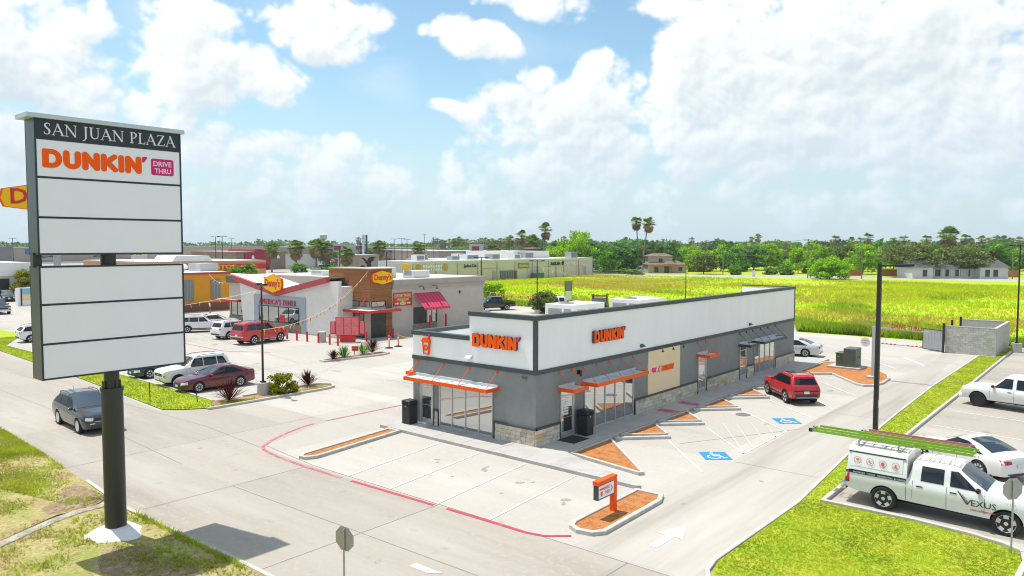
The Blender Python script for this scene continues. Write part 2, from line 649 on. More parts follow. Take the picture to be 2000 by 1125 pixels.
def fat_letters(word):
    """rounded heavy capitals of cap height 1: a list of (character, [outlines with their holes], advance)"""
    r = 0.135
    t, b = 1 - r, r
    out = []
    for c in word:
        if c == 'D':
            W = .80
            outer = [(0, .05)]
            outer = [(0.0, 1 - .06), (0.0, .06), (.06, 0), (.38, 0)]
            for k in range(1, 13):
                a = -math.pi / 2 + math.pi * k / 13
                outer.append((.38 + .42 * math.cos(a), .5 + .5 * math.sin(a)))
            outer += [(.38, 1), (.06, 1)]
            inner = [(.27, .265), (.38, .265)]
            for k in range(1, 9):
                a = -math.pi / 2 + math.pi * k / 9
                inner.append((.38 + .165 * math.cos(a), .5 + .235 * math.sin(a)))
            inner += [(.38, .735), (.27, .735)]
            out.append((c, [[outer, inner]], W))
        elif c == 'U':
            W = .74
            o = []
            o += [(0, .39)]
            for k in range(1, 12):
                a = math.pi + math.pi * k / 12
                o.append((.37 + .37 * math.cos(a), .39 + .39 * math.sin(a)))
            o += [(.74, .39)]
            for k in range(0, 7):
                a = math.pi * k / 6
                o.append((.605 + r * math.cos(a), t + r * math.sin(a)))
            for k in range(0, 9):
                a = -math.pi * k / 8
                o.append((.37 + .1 * math.cos(a), .37 + .1 * math.sin(a)))
            for k in range(0, 7):
                a = math.pi * k / 6
                o.append((.135 + r * math.cos(a), t + r * math.sin(a)))
            out.append((c, [[o]], W))
        elif c == 'N':
            W = .76
            out.append((c, [[capsule((r, b), (r, t), r)], [capsule((W - r, b), (W - r, t), r)], [capsule((r, t), (W - r, b), r)]], W))
        elif c == 'K':
            W = .74
            out.append((c, [[capsule((r, b), (r, t), r)], [capsule((r + .06, .46), (W - r, t), r)], [capsule((r + .16, .54), (W - r + .02, b), r)]], W))
        elif c == 'I':
            out.append((c, [[capsule((r, b), (r, t), r)]], .27))
        elif c == "'":
            out.append((c, [[[(.07, 1.02), (.0, .98), (.0, .72), (.04, .68), (.09, .70), (.24, .95), (.24, 1.0), (.20, 1.02)]]], .26))
    return out


def fat_sign(word, parent, o, u, v, n, cap, gap, depth, face, tick, side=None, base=0.0):
    """channel letters, one part each"""
    x = 0
    u, v, n, o = Vector(u), Vector(v), Vector(n), Vector(o)
    for (c, shapes, adv) in fat_letters(word):
        mb = MB()
        for i, loops in enumerate(shapes):
            lp = [[((px + x) * cap, py * cap) for (px, py) in l] for l in loops]
            mb.cur = 0
            mb.plate(lp, o, u, v, n, base + (depth if side else 0), base + depth + 0.004 + 0.003 * i)
            if side:
                mb.cur = 1
                mb.plate([[((px + x) * cap, py * cap) for (px, py) in l] for l in loops], o, u, v, n, base, base + depth - 0.002 + 0.001 * i)
        m_ = tick if c == "'" else face
        mb.build('letter', [m_, side] if side else [m_], parent)
        x += adv + gap
    return (x - gap) * cap


FONT_CACHE = {}


def text_part(name, txt, mat, parent, o, u, v, n, h, depth=0.004, bold=0.0, squash=1.0, align='LEFT', width=None, kind=None, spacing=1.0):
    """a word as flat or raised letters: o is the left foot of the line, u along it, v up, n out; h the cap height"""
    cu = bpy.data.curves.new(name, 'FONT')
    cu.body = txt
    cu.size = h / 0.70
    cu.extrude = max(depth, 1e-4) / 2
    cu.offset = bold * h
    cu.align_x = align
    cu.space_character = spacing
    cu.resolution_u = 2
    tmp = bpy.data.objects.new('tmp', cu)
    COL.objects.link(tmp)
    bpy.context.view_layer.update()
    me = bpy.data.meshes.new_from_object(tmp.evaluated_get(bpy.context.evaluated_depsgraph_get()))
    bpy.data.objects.remove(tmp)
    bpy.data.curves.remove(cu)
    co = np.zeros(len(me.vertices) * 3)
    me.vertices.foreach_get('co', co)
    co = co.reshape(-1, 3)
    if width and len(co):
        lo, hi = co[:, 0].min(), co[:, 0].max()
        squash = width / max(1e-6, hi - lo)
        if align == 'LEFT': co[:, 0] -= lo
    co[:, 0] *= squash
    o, u, v, n = [np.array(Vector(q)) for q in (o, u, v, n)]
    sh = np.array(origin_of(parent)) if parent is not None else np.zeros(3)
    w = o - sh + co[:, :1] * u + co[:, 1:2] * v + (co[:, 2:3] + max(depth, 1e-4) / 2) * n
    me.vertices.foreach_set('co', w.reshape(-1))
    me.materials.clear()
    me.materials.append(mat)
    me.update()
    me.name = name
    ob = link(name, me, parent)
    if kind: ob['kind'] = kind
    return ob


def kerb_path(pts, w, z0, z1, closed=False):
    """kerb stone run along a line of ground points: offsets mitred"""
    P = [Vector((p[0], p[1], 0)) for p in pts]
    n = len(P)
    L, Rr = [], []
    for i in range(n):
        a = P[i - 1] if (i > 0 or closed) else None
        b = P[(i + 1) % n] if (i < n - 1 or closed) else None
        d1_ = (P[i] - a).normalized() if a is not None else None
        d2_ = (b - P[i]).normalized() if b is not None else None
        d = ((d1_ or d2_) + (d2_ or d1_)).normalized()
        nn = Vector((-d.y, d.x, 0))
        k = 1.0
        if d1_ is not None and d2_ is not None:
            k = 1 / max(.45, nn.dot(Vector((-d1_.y, d1_.x, 0))))
        L.append(P[i] + nn * w / 2 * k)
        Rr.append(P[i] - nn * w / 2 * k)
    mb = MB()
    m_ = n if closed else n - 1
    vs = []
    for i in range(n):
        vs += [(L[i].x, L[i].y, z0), (L[i].x, L[i].y, z1 - .015), (L[i].x * .9 + Rr[i].x * .1, L[i].y * .9 + Rr[i].y * .1, z1),
               (Rr[i].x * .9 + L[i].x * .1, Rr[i].y * .9 + L[i].y * .1, z1), (Rr[i].x, Rr[i].y, z1 - .015), (Rr[i].x, Rr[i].y, z0)]
    fs = []
    for i in range(m_):
        j = (i + 1) % n
        for k in range(5):
            fs.append((i * 6 + k, i * 6 + k + 1, j * 6 + k + 1, j * 6 + k))
    if not closed:
        fs += [(5, 4, 3, 2, 1, 0), tuple((n - 1) * 6 + k for k in range(6))]
    mb.add(vs, fs)
    return mb


def strip(pts, w, z):
    """painted line or joint of width w along ground points, a flat sheet"""
    mb = MB()
    P = [Vector((p[0], p[1], 0)) for p in pts]
    n = len(P)
    vs = []
    for i in range(n):
        d = (P[min(i + 1, n - 1)] - P[max(i - 1, 0)]).normalized()
        nn = Vector((-d.y, d.x, 0)) * w / 2
        vs += [(P[i].x + nn.x, P[i].y + nn.y, z), (P[i].x - nn.x, P[i].y - nn.y, z)]
    mb.add(vs, [(2 * i, 2 * i + 1, 2 * i + 3, 2 * i + 2) for i in range(n - 1)])
    return mb


X, Y, Z = Vector((1, 0, 0)), Vector((0, 1, 0)), Vector((0, 0, 1))
# ------------------------------------------------------------------ palette
M_conc_lot = ground_mat('concrete_lot', [((.325, .29, .25), .22, .50, .80, (.35, 1.6, 1)), ((.475, .452, .41), .16, .45, .75, (.4, 1.5, 1)), ((.33, .285, .225), .9, .60, .80, (1, 1, 1)), ((.44, .425, .395), 3.5, .5, .7, (1, 1, 1)), ((.25, .22, .19), 7, .68, .80, (1, 1, 1))], (.425, .395, .35), rough=.8, bump=.08, bscale=18, slab=(5.4, 6.3, -3.55, -8.4))
M_conc_road = ground_mat('concrete_road', [((.295, .258, .215), .2, .46, .74, (.22, 1.9, 1)), ((.43, .40, .35), .15, .48, .75, (.3, 1.6, 1)), ((.30, .255, .20), 1.1, .58, .80, (1, 1, 1)), ((.39, .36, .31), 4, .5, .7, (1, 1, 1)), ((.22, .19, .16), 6, .68, .80, (1, 1, 1))], (.365, .328, .28), rough=.8, bump=.08, bscale=18, slab=(8.05, 3.72, -6.1, -8.4))
M_conc_drive = ground_mat('concrete_drive', [((.325, .292, .252), .26, .44, .68, (2.4, .13, 1)), ((.475, .45, .405), .18, .46, .72, (1.8, .2, 1)), ((.25, .22, .19), 7, .70, .82, (1, 1, 1))], (.415, .385, .34), rough=.8, bump=.08, bscale=18, slab=(4.1, 13.3, 8.1, 4.2))
M_kerb = pm('kerb_concrete', (0.468, 0.451, 0.416), .85, var=.14, scale=3, bump=.2, coords='World')
M_walk = pm('walk_concrete', (0.416, 0.400, 0.376), .85, var=.10, scale=1.2, bump=.15, coords='World', col2=(0.336, 0.320, 0.296), thr=(.56, .75))
M_joint = pm('joint_dark', (.20, .175, .15), .95, var=.3, scale=3, coords='World')
M_white_paint = pm('white_paint_line', (.66, .65, .62), .7, var=.06, scale=4, coords='World', col2=(.50, .48, .45), thr=(.55, .66))
M_faded_paint = pm('faded_white_paint', (.50, .485, .455), .75, var=.06, scale=4, coords='World')
M_red_paint = pm('red_fire_lane_paint', (.46, .04, .075), .7, var=.15, scale=4, coords='World', col2=(.58, .22, .20), thr=(.62, .74))
M_red_paint2 = pm('red_faded_paint', (.44, .10, .13), .75, var=.2, scale=5, coords='World', col2=(.45, .24, .22), thr=(.5, .66))
M_blue_paint = pm('blue_paint', (.015, .22, .58), .7, var=.1, scale=5, coords='World')
M_mulch = ground_mat('mulch', [((.33, .12, .035), 3.0, .42, .66, (1, 1, 1)), ((.56, .26, .10), 14, .5, .7, (1, 1, 1))], (.46, .19, .065), bump=.8, bscale=60)
M_mulch_dirt = ground_mat('bed_dirt', [((.30, .17, .09), 3.0, .42, .66, (1, 1, 1))], (.40, .25, .15), bump=.6, bscale=40)
M_lawn = ground_mat('lawn_soil', [((.27, .40, .02), .7, .45, .60, (1, 1, 1)), ((.46, .43, .06), .5, .50, .68, (1, 1, 1)), ((.25, .34, .02), 2.2, .55, .75, (1, 1, 1)), ((.42, .43, .07), 9, .5, .7, (1, 1, 1))], (.36, .42, .025), bump=.4, bscale=40)
M_patchy = ground_mat('patchy_soil', [((.42, .37, .17), 6, .45, .6, (1, 1, 1)), ((.24, .28, .05), .45, .47, .62, (1, 1, 1)), ((.40, .33, .16), 9, .50, .62, (1, 1, 1)), ((.36, .25, .13), .8, .52, .62, (1, 1, 1)), ((.17, .10, .055), 2.5, .58, .70, (1, 1, 1))], (.31, .27, .09), bump=.9, bscale=22)
M_field = ground_mat('field_soil', [((.36, .52, .006), .018, .40, .56, (.6, 1.5, 1)), ((.52, .38, .06), .030, .52, .66, (.35, 1.8, 1)), ((.24, .40, .02), .05, .55, .70, (.7, 1.5, 1)), ((.52, .48, .12), .10, .62, .78, (.7, 1.4, 1)), ((.30, .44, .015), .9, .54, .74, (1, 1, 1)), ((.46, .52, .03), 3, .55, .7, (1, 1, 1))], (.33, .48, .006), bump=.4, bscale=3)
M_ground = ground_mat('far_soil', [((.13, .19, .03), .01, .45, .60, (1, 1, 1)), ((.30, .26, .19), .006, .52, .62, (1, 1, 1))], (.17, .20, .06), bump=0)
M_asphalt = ground_mat('asphalt', [((.20, .20, .20), .08, .45, .65, (1, 1, 1))], (.13, .13, .135), bump=0)
M_street = ground_mat('street_pale', [((.33, .31, .28), .05, .45, .65, (1, 1, 1))], (.40, .375, .33), bump=0)


def structure(name, mb, mat):
    return mb.build(name, mat, kind='structure')


# ------------------------------------------------------------------ ground and paving
mb = MB()
pts = [(4200 * math.cos(2 * math.pi * k / 48), 4200 * math.sin(2 * math.pi * k / 48)) for k in range(48)]
mb.sheet(pts, -0.30)
structure('ground', mb, M_ground)

mb = MB(); mb.sheet([(-128, -40), (40, -40), (40, 58.2), (-8, 58.2), (-8, 66), (-128, 66)], 0.0)
structure('parking_lot', mb, M_conc_lot)
mb = MB(); mb.sheet([(-300, -16.2), (-300, -7.3), (-105, -7.0), (-62, -4.9), (-36, -6.3), (-22.3, -7.6), (-20.4, -5.0), (-20.6, -2.5), (-12.7, -2.6), (-10.6, -8.2), (-6.1, -8.5), (11.9, -8.4), (12.0, -12), (40, -12), (40, -16.2)], 0.004)
structure('access_road', mb, M_conc_road)
mb = MB(); mb.sheet([(8.1, -8.3), (12.25, -8.3), (12.25, 49.5), (8.3, 49.5), (8.3, 33), (8.3, 27), (8.0, -2)], 0.004)
structure('drive_lane', mb, M_conc_drive)
mb = MB(); mb.sheet([(13.2, 1.3), (60, 1.3), (60, 58), (13.2, 58)], 0.004)
structure('right_parking_lot', mb, M_conc_road)
mb = MB(); mb.sheet([(-420, -60), (-128, -60), (-128, 95), (-420, 260)], -0.01)
structure('mall_parking_lot', mb, M_conc_road)
mb = MB(); mb.sheet([(-700, 150), (-420, 95), (-128, 96), (-122, 260), (-300, 520), (-700, 520)], -0.05)
structure('far_mall_parking_lot', mb, M_asphalt)

# the unmown field and what lies beyond it
gs = [G(1140, 541), G(1500, 542.5), G(2060, 551), G(2400, 556)]
ge = [G(1140, 535.5), G(1500, 537.5), G(2060, 545.5), G(2400, 550)]
mb = MB(); mb.sheet([(-113, 66), (-8, 66), (-8, 58.2), (160, 58.2)] + [(p.x, p.y) for p in gs[::-1]] + [(-119, 185)], -0.006)
structure('field', mb, M_field)
mb = MB(); mb.sheet([(p.x, p.y) for p in gs] + [(p.x, p.y) for p in ge[::-1]], -0.02)
structure('street', mb, M_street)
mb = MB(); mb.sheet([(p.x, p.y) for p in ge] + [(260, 420), (-100, 620), (-260, 420)], -0.10)
structure('residential_lawn', mb, M_lawn)
mb = MB(); mb.sheet([(-112, 80), (-95, 70), (-88, 80), (-96, 104), (-112, 112)], 0.002)
structure('dirt_patch', mb, M_street)

M_bare = ground_mat('bare_soil_tan', [((.33, .36, .10), 1.2, .45, .62, (1, 1, 1)), ((.50, .44, .26), 3, .5, .7, (1, 1, 1))], (.43, .38, .17), bump=.5, bscale=8)
M_brown = ground_mat('bare_soil_brown', [((.36, .27, .17), 3, .45, .62, (1, 1, 1)), ((.15, .10, .06), 6, .55, .7, (1, 1, 1))], (.26, .18, .115), bump=.9, bscale=24)
mb = MB(); mb.sheet([(-5, 63.6), (-1, 61.6), (4, 61), (8.6, 61.4), (10, 64), (7, 67.5), (8, 71), (3, 73), (0, 69.5), (-4, 68.6), (-7, 66)], 0.0)
structure('bare_soil', mb, M_bare)
mb = MB(); mb.sheet([(-11.2, -16.3), (-9.6, -16.15), (-8.3, -16.4), (-7.85, -17.2), (-7.95, -18.4), (-8.9, -18.3), (-9.4, -17.5), (-10.4, -17.3)], .056)
structure('bare_soil', mb, M_brown)
mb = MB(); mb.sheet([(-3.4, -18.2), (-2.2, -17.3), (-1.0, -17.6), (-.2, -16.9), (.8, -17.3), (.2, -18.6), (-1.4, -19.2), (-2.4, -18.9)], .056)
structure('bare_soil', mb, M_brown)
# lawns, a little proud of the paving
LAWN_R = [(11.2, 49.4), (11.2, 30), (11.45, 20), (11.85, 9), (12.42, 0.4), (12.34, -6.6), (12.55, -7.5), (13.1, -8.3), (14, -8.9), (19.2, -9), (19.55, -.7), (19.4, .15), (18.9, .45), (18.0, .75), (16.2, 1.0), (12.98, 1.02), (12.98, 57.5), (12.42, 57.5), (12.42, 49.4)]
mb = MB(); mb.sheet(LAWN_R, 0.06)
structure('lawn', mb, M_lawn)
LAWN_POLE = [(-6.95, -16.35), (0.3, -16.15), (2.6, -16.15), (12, -16.3), (12, -34), (-4, -34), (-5.95, -20.6), (-6.6, -19.5), (-7.4, -18.0), (-7.45, -16.8)]
mb = MB(); mb.sheet(LAWN_POLE, 0.05)
structure('patchy_lawn', mb, M_patchy)
LAWN_L = [(-300, -16.2), (-60, -15.2), (-25.2, -15.0), (-16.4, -15.5), (-11.3, -15.9), (-8.4, -16.2), (-7.75, -16.9), (-7.75, -18.2), (-6.9, -19.7), (-6.25, -20.8), (-4.6, -34), (-300, -34)]
mb = MB(); mb.sheet(LAWN_L, 0.05)
structure('roadside_lawn', mb, M_patchy)
VERGE = [(-300, -6.0), (-62, -4.9), (-37.4, -6.2), (-22.4, -7.35), (-21.3, -6.3), (-20.5, -5.0), (-21.3, -4.9), (-22.3, -4.25), (-25.6, -4.0), (-36, -3.75), (-62.5, -3.6), (-66, -2), (-72, 1.0), (-79, .8), (-300, 0.8)]
mb = MB(); mb.sheet(VERGE, 0.05)
structure('verge', mb, M_lawn)
BED_LAMP = [(-20.55, -4.9), (-20.45, 2.9), (-20.75, 3.6), (-21.3, 3.95), (-21.9, 3.5), (-22.15, 2.4), (-22.05, -2.2), (-22.5, -3.2), (-22.3, -4.2), (-21.3, -4.85)]
mb = MB(); mb.sheet(BED_LAMP, 0.06)
structure('planting_bed', mb, M_mulch_dirt)

# ------------------------------------------------------------------ kerbs
KH = 0.15
def kerb(pts, w=.16, z1=KH, closed=False, mat=None):
    return structure('kerb', kerb_path(pts, w, -.05, z1, closed), mat or M_kerb)

kerb([(-20.4, -5.6), (-20.33, -4.9), (-20.33, 2.95), (-20.6, 3.7), (-21.3, 4.1), (-22.05, 3.6), (-22.3, 2.4), (-22.2, -2.2)])
kerb([(-62.5, -3.5), (-36, -3.65), (-25.6, -3.9), (-22.35, -4.15)], .14, .10)
kerb([(11.1, 49.5), (11.1, 30), (11.35, 20), (11.75, 9), (12.33, .4), (12.22, -6.6), (12.36, -7.4), (12.8, -8.2), (13.9, -8.95)], .15, .09)
kerb([(12.98, 57), (13.05, 30), (13.05, 1.08), (16.2, 1.08), (18.0, .85), (18.95, .55), (19.5, .2), (19.66, -.7), (19.4, -9)], .17, .16)
kerb([(-5.4, -21.8), (-5.9, -20.9), (-6.5, -19.8), (-7.2, -18.5), (-7.5, -17.6), (-7.55, -16.7), (-7.3, -16.3)], .42, .085, mat=pm('old_kerb', (.36, .33, .28), .9, var=.3, scale=3, coords='World', col2=(.25, .21, .15), thr=(.5, .62)))
kerb([(-11.3, -15.8), (-8.4, -16.05), (-6.6, -16.2), (.3, -16.05), (3, -16.05), (12, -16.1)], .16, .06)

# ------------------------------------------------------------------ walks and beds round the coffee shop
WALK_H = .15
mb = MB()
mb.ngon_prism([(-9.2, -1.85), (6.72, -2.05), (6.9, -1.9), (1.75, .2), (1.75, 38.4), (-.06, 38.4), (-.06, -.06), (-9.2, -.06)], -.05, WALK_H)
structure('walkway', mb, M_walk)
mb = MB()
for y0 in (2.9, 6.0, 9.2, 12.4, 15.6, 18.8, 22.0, 25.2, 28.4, 31.6, 34.8): mb.add([(.0, y0, .154), (1.74, y0, .154), (1.74, y0 + .015, .154), (.0, y0 + .015, .154)], [(0, 1, 2, 3)])
for x0 in (-7.2, -5.2, -3.2, -1.2, .8, 2.8, 4.8): mb.add([(x0, -1.84, .154), (x0 + .015, -1.84, .154), (x0 + .015, -.1 if x0 < 0 else -1.2, .154), (x0, -.1 if x0 < 0 else -1.2, .154)], [(0, 1, 2, 3)])
structure('walkway_joints', mb, M_joint)
for (x0, y0) in ((.42, 10.85), (.42, 13.55)):
    mb = MB(); mb.add([(x0, y0, .156), (1.70, y0, .156), (1.70, y0 + .72, .156), (x0, y0 + .72, .156)], [(0, 1, 2, 3)])
    structure('tactile_paving', mb, M_red_paint2)


def bed(pts, w=.16, h=KH):
    """kerbed bed of mulch"""
    n = len(pts)
    c = Vector((sum(p[0] for p in pts) / n, sum(p[1] for p in pts) / n))
    mb = MB(); mb.sheet(pts, .09)
    structure('mulch_bed', mb, M_mulch)
    structure('kerb', kerb_path(pts, w, -.05, h, True), M_kerb)

bed([(1.86, .35), (1.84, 3.75), (5.95, -.18), (5.85, -.32)], .15)
for y0 in (4.9, 8.75, 13.6, 18.1, 22.35):
    bed([(1.86, y0), (1.86, y0 + 3.2), (3.5, y0 + 1.62), (3.42, y0 + 1.45)], .13)
    kerb([(1.9, y0 - .85), (3.93, y0 + 1.2)], .20, .15)
bed([(1.86, 29.2), (1.9, 36.6), (2.6, 37.2), (5.6, 36.3), (7.6, 33.2), (8.05, 31.6), (8.15, 29.4), (7.9, 27.9), (7.4, 27.5), (6.9, 27.8), (4.2, 31.2)], .18)
ISL2 = [(6.95, -2.35), (8.0, -2.3), (8.25, -2.9), (8.35, -6.9), (8.1, -7.25), (7.6, -7.35), (7.2, -7.15), (7.05, -6.8)]
bed(ISL2, .19)
ISL1 = [(-8.3, -2.0), (-7.55, -2.0), (-6.85, -7.6), (-7.05, -8.05), (-7.35, -8.1), (-7.6, -7.8)]
bed(ISL1, .18)
bed([(-31.0, 10.2), (-30.4, 10.1), (-29.75, 15.8), (-30.1, 16.9), (-30.9, 16.8)], .18)

# oil drips and old patches in the paving
M_stain = pm('oil_stain', (.30, .27, .23), .7, var=.3, scale=6, coords='World')
rs_ = random.Random(4)
mb = MB()
for (x, y, r_) in [(-2.4, -4.2, .16), (-2.1, -4.5, .1), (.3, -4.0, .2), (.1, -3.6, .1), (2.6, -4.4, .22), (3.0, -4.0, .12), (5.3, -4.9, .26), (5.5, -5.3, .12), (-.1, -5.6, .09), (2.9, -5.9, .1), (6.5, 12.3, .2), (9.4, 14.2, .16), (10.2, 2.2, .13), (9.0, -2.4, .1), (6.1, 24.5, .25), (-8, -11, .15), (1.5, -10.4, .14), (-3.2, -10.9, .1), (4.2, -13.3, .12), (-12.6, -10.2, .16), (15.8, 8.4, .3), (16.2, 13.2, .26), (16, 18, .3), (16.5, 22.2, .26), (-30, 3, .4), (-34, 6, .35), (-48, 10, .4), (-26, 8, .3)]:
    n = 9
    e, a0 = rs_.uniform(1.2, 2.6), rs_.uniform(0, 3)
    pr = []
    for k in range(n):
        q, a = r_ * .7 * rs_.uniform(.7, 1.1), 2 * math.pi * k / n
        pr.append((x + q * (math.cos(a0) * e * math.cos(a) - math.sin(a0) * math.sin(a)), y + q * (math.sin(a0) * e * math.cos(a) + math.cos(a0) * math.sin(a))))
    mb.sheet(pr, .0075)
structure('pavement_stains', mb, M_stain)
# ------------------------------------------------------------------ joints and paint
JOINTS = [[(-60, -9.0), (-16.7, -7.75), (-10.5, -8.25)], [(-60, -11.2), (-17.4, -11.62), (-10.6, -12.08)], [(-6.07, -15.9), (-6.1, -8.6)], [(-6.1, -12.25), (1.3, -12.14), (12, -12.0)],
          [(-10.4, -7.9), (-6.1, -8.4), (12.2, -8.42)], [(10.2, -12), (10.2, -8.4)], [(1.95, -16), (1.95, -8.5)], [(-14.0, -16), (-14.0, -2.6)],
          [(8.2, 31.0), (12.2, 31.0)], [(5.8, 43), (12.2, 43)], [(2.5, 50.2), (12.2, 50.2)], [(8.2, 17.5), (12.2, 17.5)], [(8.2, 4.2), (12.2, 4.2)],
          [(-66, 14.9), (-31.5, 8.5)], [(-20.2, 8), (-12.6, 8)], [(-31, -2), (-31, 10)], [(4.8, 5.5), (8.4, 12.5)], [(-60, 5), (-22.3, 5)], [(-44, -3), (-44, 17)],
          [(13.3, 8), (40, 8)], [(20, 1.4), (20, 40)]]
mb = MB()
for j in JOINTS:
    s_ = strip(j, .028, .009)
    mb.add(s_.v, s_.f)
structure('pavement_joints', mb, M_joint)


def paint(pts, w, mat, name='painted_line', z=.014):
    return structure(name, strip(pts, w, z), mat)

for (a, b) in (((-3.55, -8.4), (-4.4, -2.1)), ((-.87, -8.4), (-1.7, -2.1)), ((1.83, -8.4), (1.1, -2.15)), ((4.48, -8.4), (3.85, -2.15))):
    paint([a, b], .10, M_white_paint)
paint([(-2.9, -8.72), (1.85, -8.6)], .16, M_red_paint, 'fire_lane_line')
paint([(2.5, -8.55), (6.2, -8.5), (6.9, -8.35), (7.6, -7.75)], .16, M_red_paint, 'fire_lane_line')
paint([(-3.55, -8.74), (-6.2, -8.75), (-8.6, -8.62), (-9.9, -8.4), (-10.5, -8.1), (-11.2, -7.2), (-11.9, -5.9), (-12.45, -4.5), (-12.62, -3.6)], .16, M_red_paint2, 'fire_lane_line')
paint([(-12.66, -2.8), (-12.6, 3), (-12.6, 12)], .14, M_red_paint2, 'fire_lane_line')
mb = MB(); mb.sheet([(10.03, -6.79), (10.33, -6.79), (10.30, -5.6), (10.62, -5.6), (10.13, -4.45), (9.66, -5.6), (10.0, -5.6)], .014)
structure('painted_arrow', mb, M_white_paint)
mb = MB(); mb.sheet([(6.0, -12.9), (6.35, -12.62), (5.2, -12.62), (5.2, -12.9)], .014)
structure('painted_arrow', mb, M_white_paint)
for (a, b) in (((4.1, 5.6), (7.8, 1.75)), ((4.25, 9.5), (7.95, 5.75)), ((4.1, 14.6), (7.9, 11.4)), ((4.2, 18.7), (8.0, 15.3)), ((4.4, 23.1), (8.1, 18.6)), ((4.5, 27.6), (8.0, 23.6)), ((7.9, 11.4), (7.95, 5.75)),
               ((5.2, 11.3), (7.9, 7.0)), ((4.6, 10.9), (7.9, 5.9)), ((5.8, 11.9), (7.95, 8.4)), ((6.5, 12.2), (7.95, 9.8))):
    thin = (a, b)[0][0] in (5.2, 4.6, 5.8, 6.5)
    paint([a, b], .06 if thin else .10, M_faded_paint if thin else M_white_paint)
for y0, x0 in ((17.9, 13.5), (22.7, 13.7), (14.9, 13.5), (12.0, 13.3), (28.4, 13.9), (34, 14), (40, 14), (8.6, 13.4), (5.2, 13.4)):
    paint([(x0, y0), (x0 + 5.4, y0 - .9)], .10, M_white_paint)
paint([(3.0, 53.8), (2.9, 63.0)], .10, M_white_paint)
paint([(3.75, 41.7), (7.2, 37.3)], .3, M_faded_paint)
paint([(6.2, 44.5), (8.6, 40.5)], .3, M_faded_paint)
paint([(2.9, 53.2), (5.9, 50.5)], .10, M_faded_paint)
paint([(-61.8, 9.0), (-43, 8.2), (-39, 10.5)], .12, M_red_paint2, 'fire_lane_line')
for k in range(7):
    paint([(-66 + k * 2.9, 10.2 + .2 * k), (-66.6 + k * 2.9, 16.2)], .10, M_white_paint)
for k in range(12):
    paint([(-26.2 - k * 2.8, -3.5), (-26.4 - k * 2.8, 1.2)], .10, M_white_paint)


def access_symbol(cx, cy, rz):
    """blue square with a seated figure on a wheel"""
    c, s = math.cos(rz), math.sin(rz)
    u, v = Vector((c, s, 0)), Vector((-s, c, 0))
    o = Vector((cx, cy, 0))
    mb = MB(); mb.plate([[(-.62, -.66), (.62, -.66), (.62, .66), (-.62, .66)]], o, u, v, Z, .009, .014)
    structure('painted_square', mb, M_blue_paint)
    mb = MB()
    k = 0
    def stroke(p, q, r=.055):
        nonlocal k
        mb.plate([capsule(p, q, r, 5)], o, u, v, Z, .015, .018 + .0008 * k); k += 1
    stroke((-.08, .43), (-.08, .431), .085)
    stroke((-.08, .30), (-.06, -.05)); stroke((-.06, .12), (.20, .12), .045); stroke((-.06, -.05), (.20, -.05)); stroke((.20, -.05), (.34, -.38)); stroke((.34, -.38), (.46, -.34), .045)
    arc = [(-.10 + .30 * math.cos(a), -.20 + .30 * math.sin(a)) for a in [R(120 + 20 * i) for i in range(11)]]
    for p, q in zip(arc[:-1], arc[1:]): stroke(p, q, .04)
    structure('painted_wheelchair_symbol', mb, M_white_paint)

access_symbol(7.08, 4.55, R(40))
access_symbol(7.08, 13.72, R(40))
mb = MB(); mb.lathe([(.42, 0.005), (.42, .02), (.0, .02)], 20, (4.55, 13.7, 0))
tag(mb.build('manhole_cover', pm('iron_cover', (.16, .15, .14), .8)), 'round iron manhole cover in the striped access aisle', 'manhole cover')
# ------------------------------------------------------------------ the coffee shop
M_grey = pm('grey_render', (.235, .245, .238), .9, var=.07, scale=1.5, bump=.25, bscale=90, coords='World')
M_white = pm('white_panel', (.88, .88, .87), .55, var=.035, scale=.9, coords='World', stretch=(1, 1, .25))
M_trim = pm('dark_trim', (.050, .066, .070), .5, var=.10, scale=3, coords='World')
M_orange = pm('orange_metal', (.90, .105, .004), .45, var=.05, scale=3, spec=.25)
M_orange_face = pm('orange_letter_face', (.98, .115, .003), .45, var=.03, scale=3, spec=.15)
M_letter_side = pm('letter_return', (.10, .03, .02), .5)
M_pink = pm('pink_face', (.85, .03, .22), .45, var=.03, spec=.2)
M_magenta = pm('magenta_face', (.68, .02, .20), .45, var=.03, spec=.2)
M_alu = pm('silver_frame', (.55, .56, .57), .35, metal=.6, var=.05)
M_deck = pm('canopy_deck', (.56, .58, .60), .6, metal=0, spec=.3, var=.05, scale=2)
M_glass = glass_mat('shopfront_glass', (.035, .04, .043), .50)
M_black = pm('black_metal', (.012, .012, .013), .4, var=.2)
M_blackp = pm('black_plastic', (.02, .02, .022), .5, var=.2)
M_cream = pm('cream_board', (.80, .64, .40), .6, var=.02, scale=1)
M_roofw = pm('white_roof', (.70, .69, .67), .7, var=.08, scale=.7, coords='World')
M_lightgrey = pm('light_grey_metal', (.50, .51, .51), .45, var=.05)
M_offwhite = pm('off_white_metal', (.68, .67, .63), .5, var=.05)
M_galv = pm('galvanised', (.42, .43, .44), .4, metal=.7, var=.10)
M_paper = pm('paper_white', (.78, .77, .74), .7, var=.03)
M_yellow = pm('yellow_face', (.92, .52, .004), .45, var=.03, spec=.2)
M_red = pm('red_face', (.62, .02, .012), .45, var=.04)
M_navy = pm('navy_panel', (.018, .026, .04), .35, var=.1)


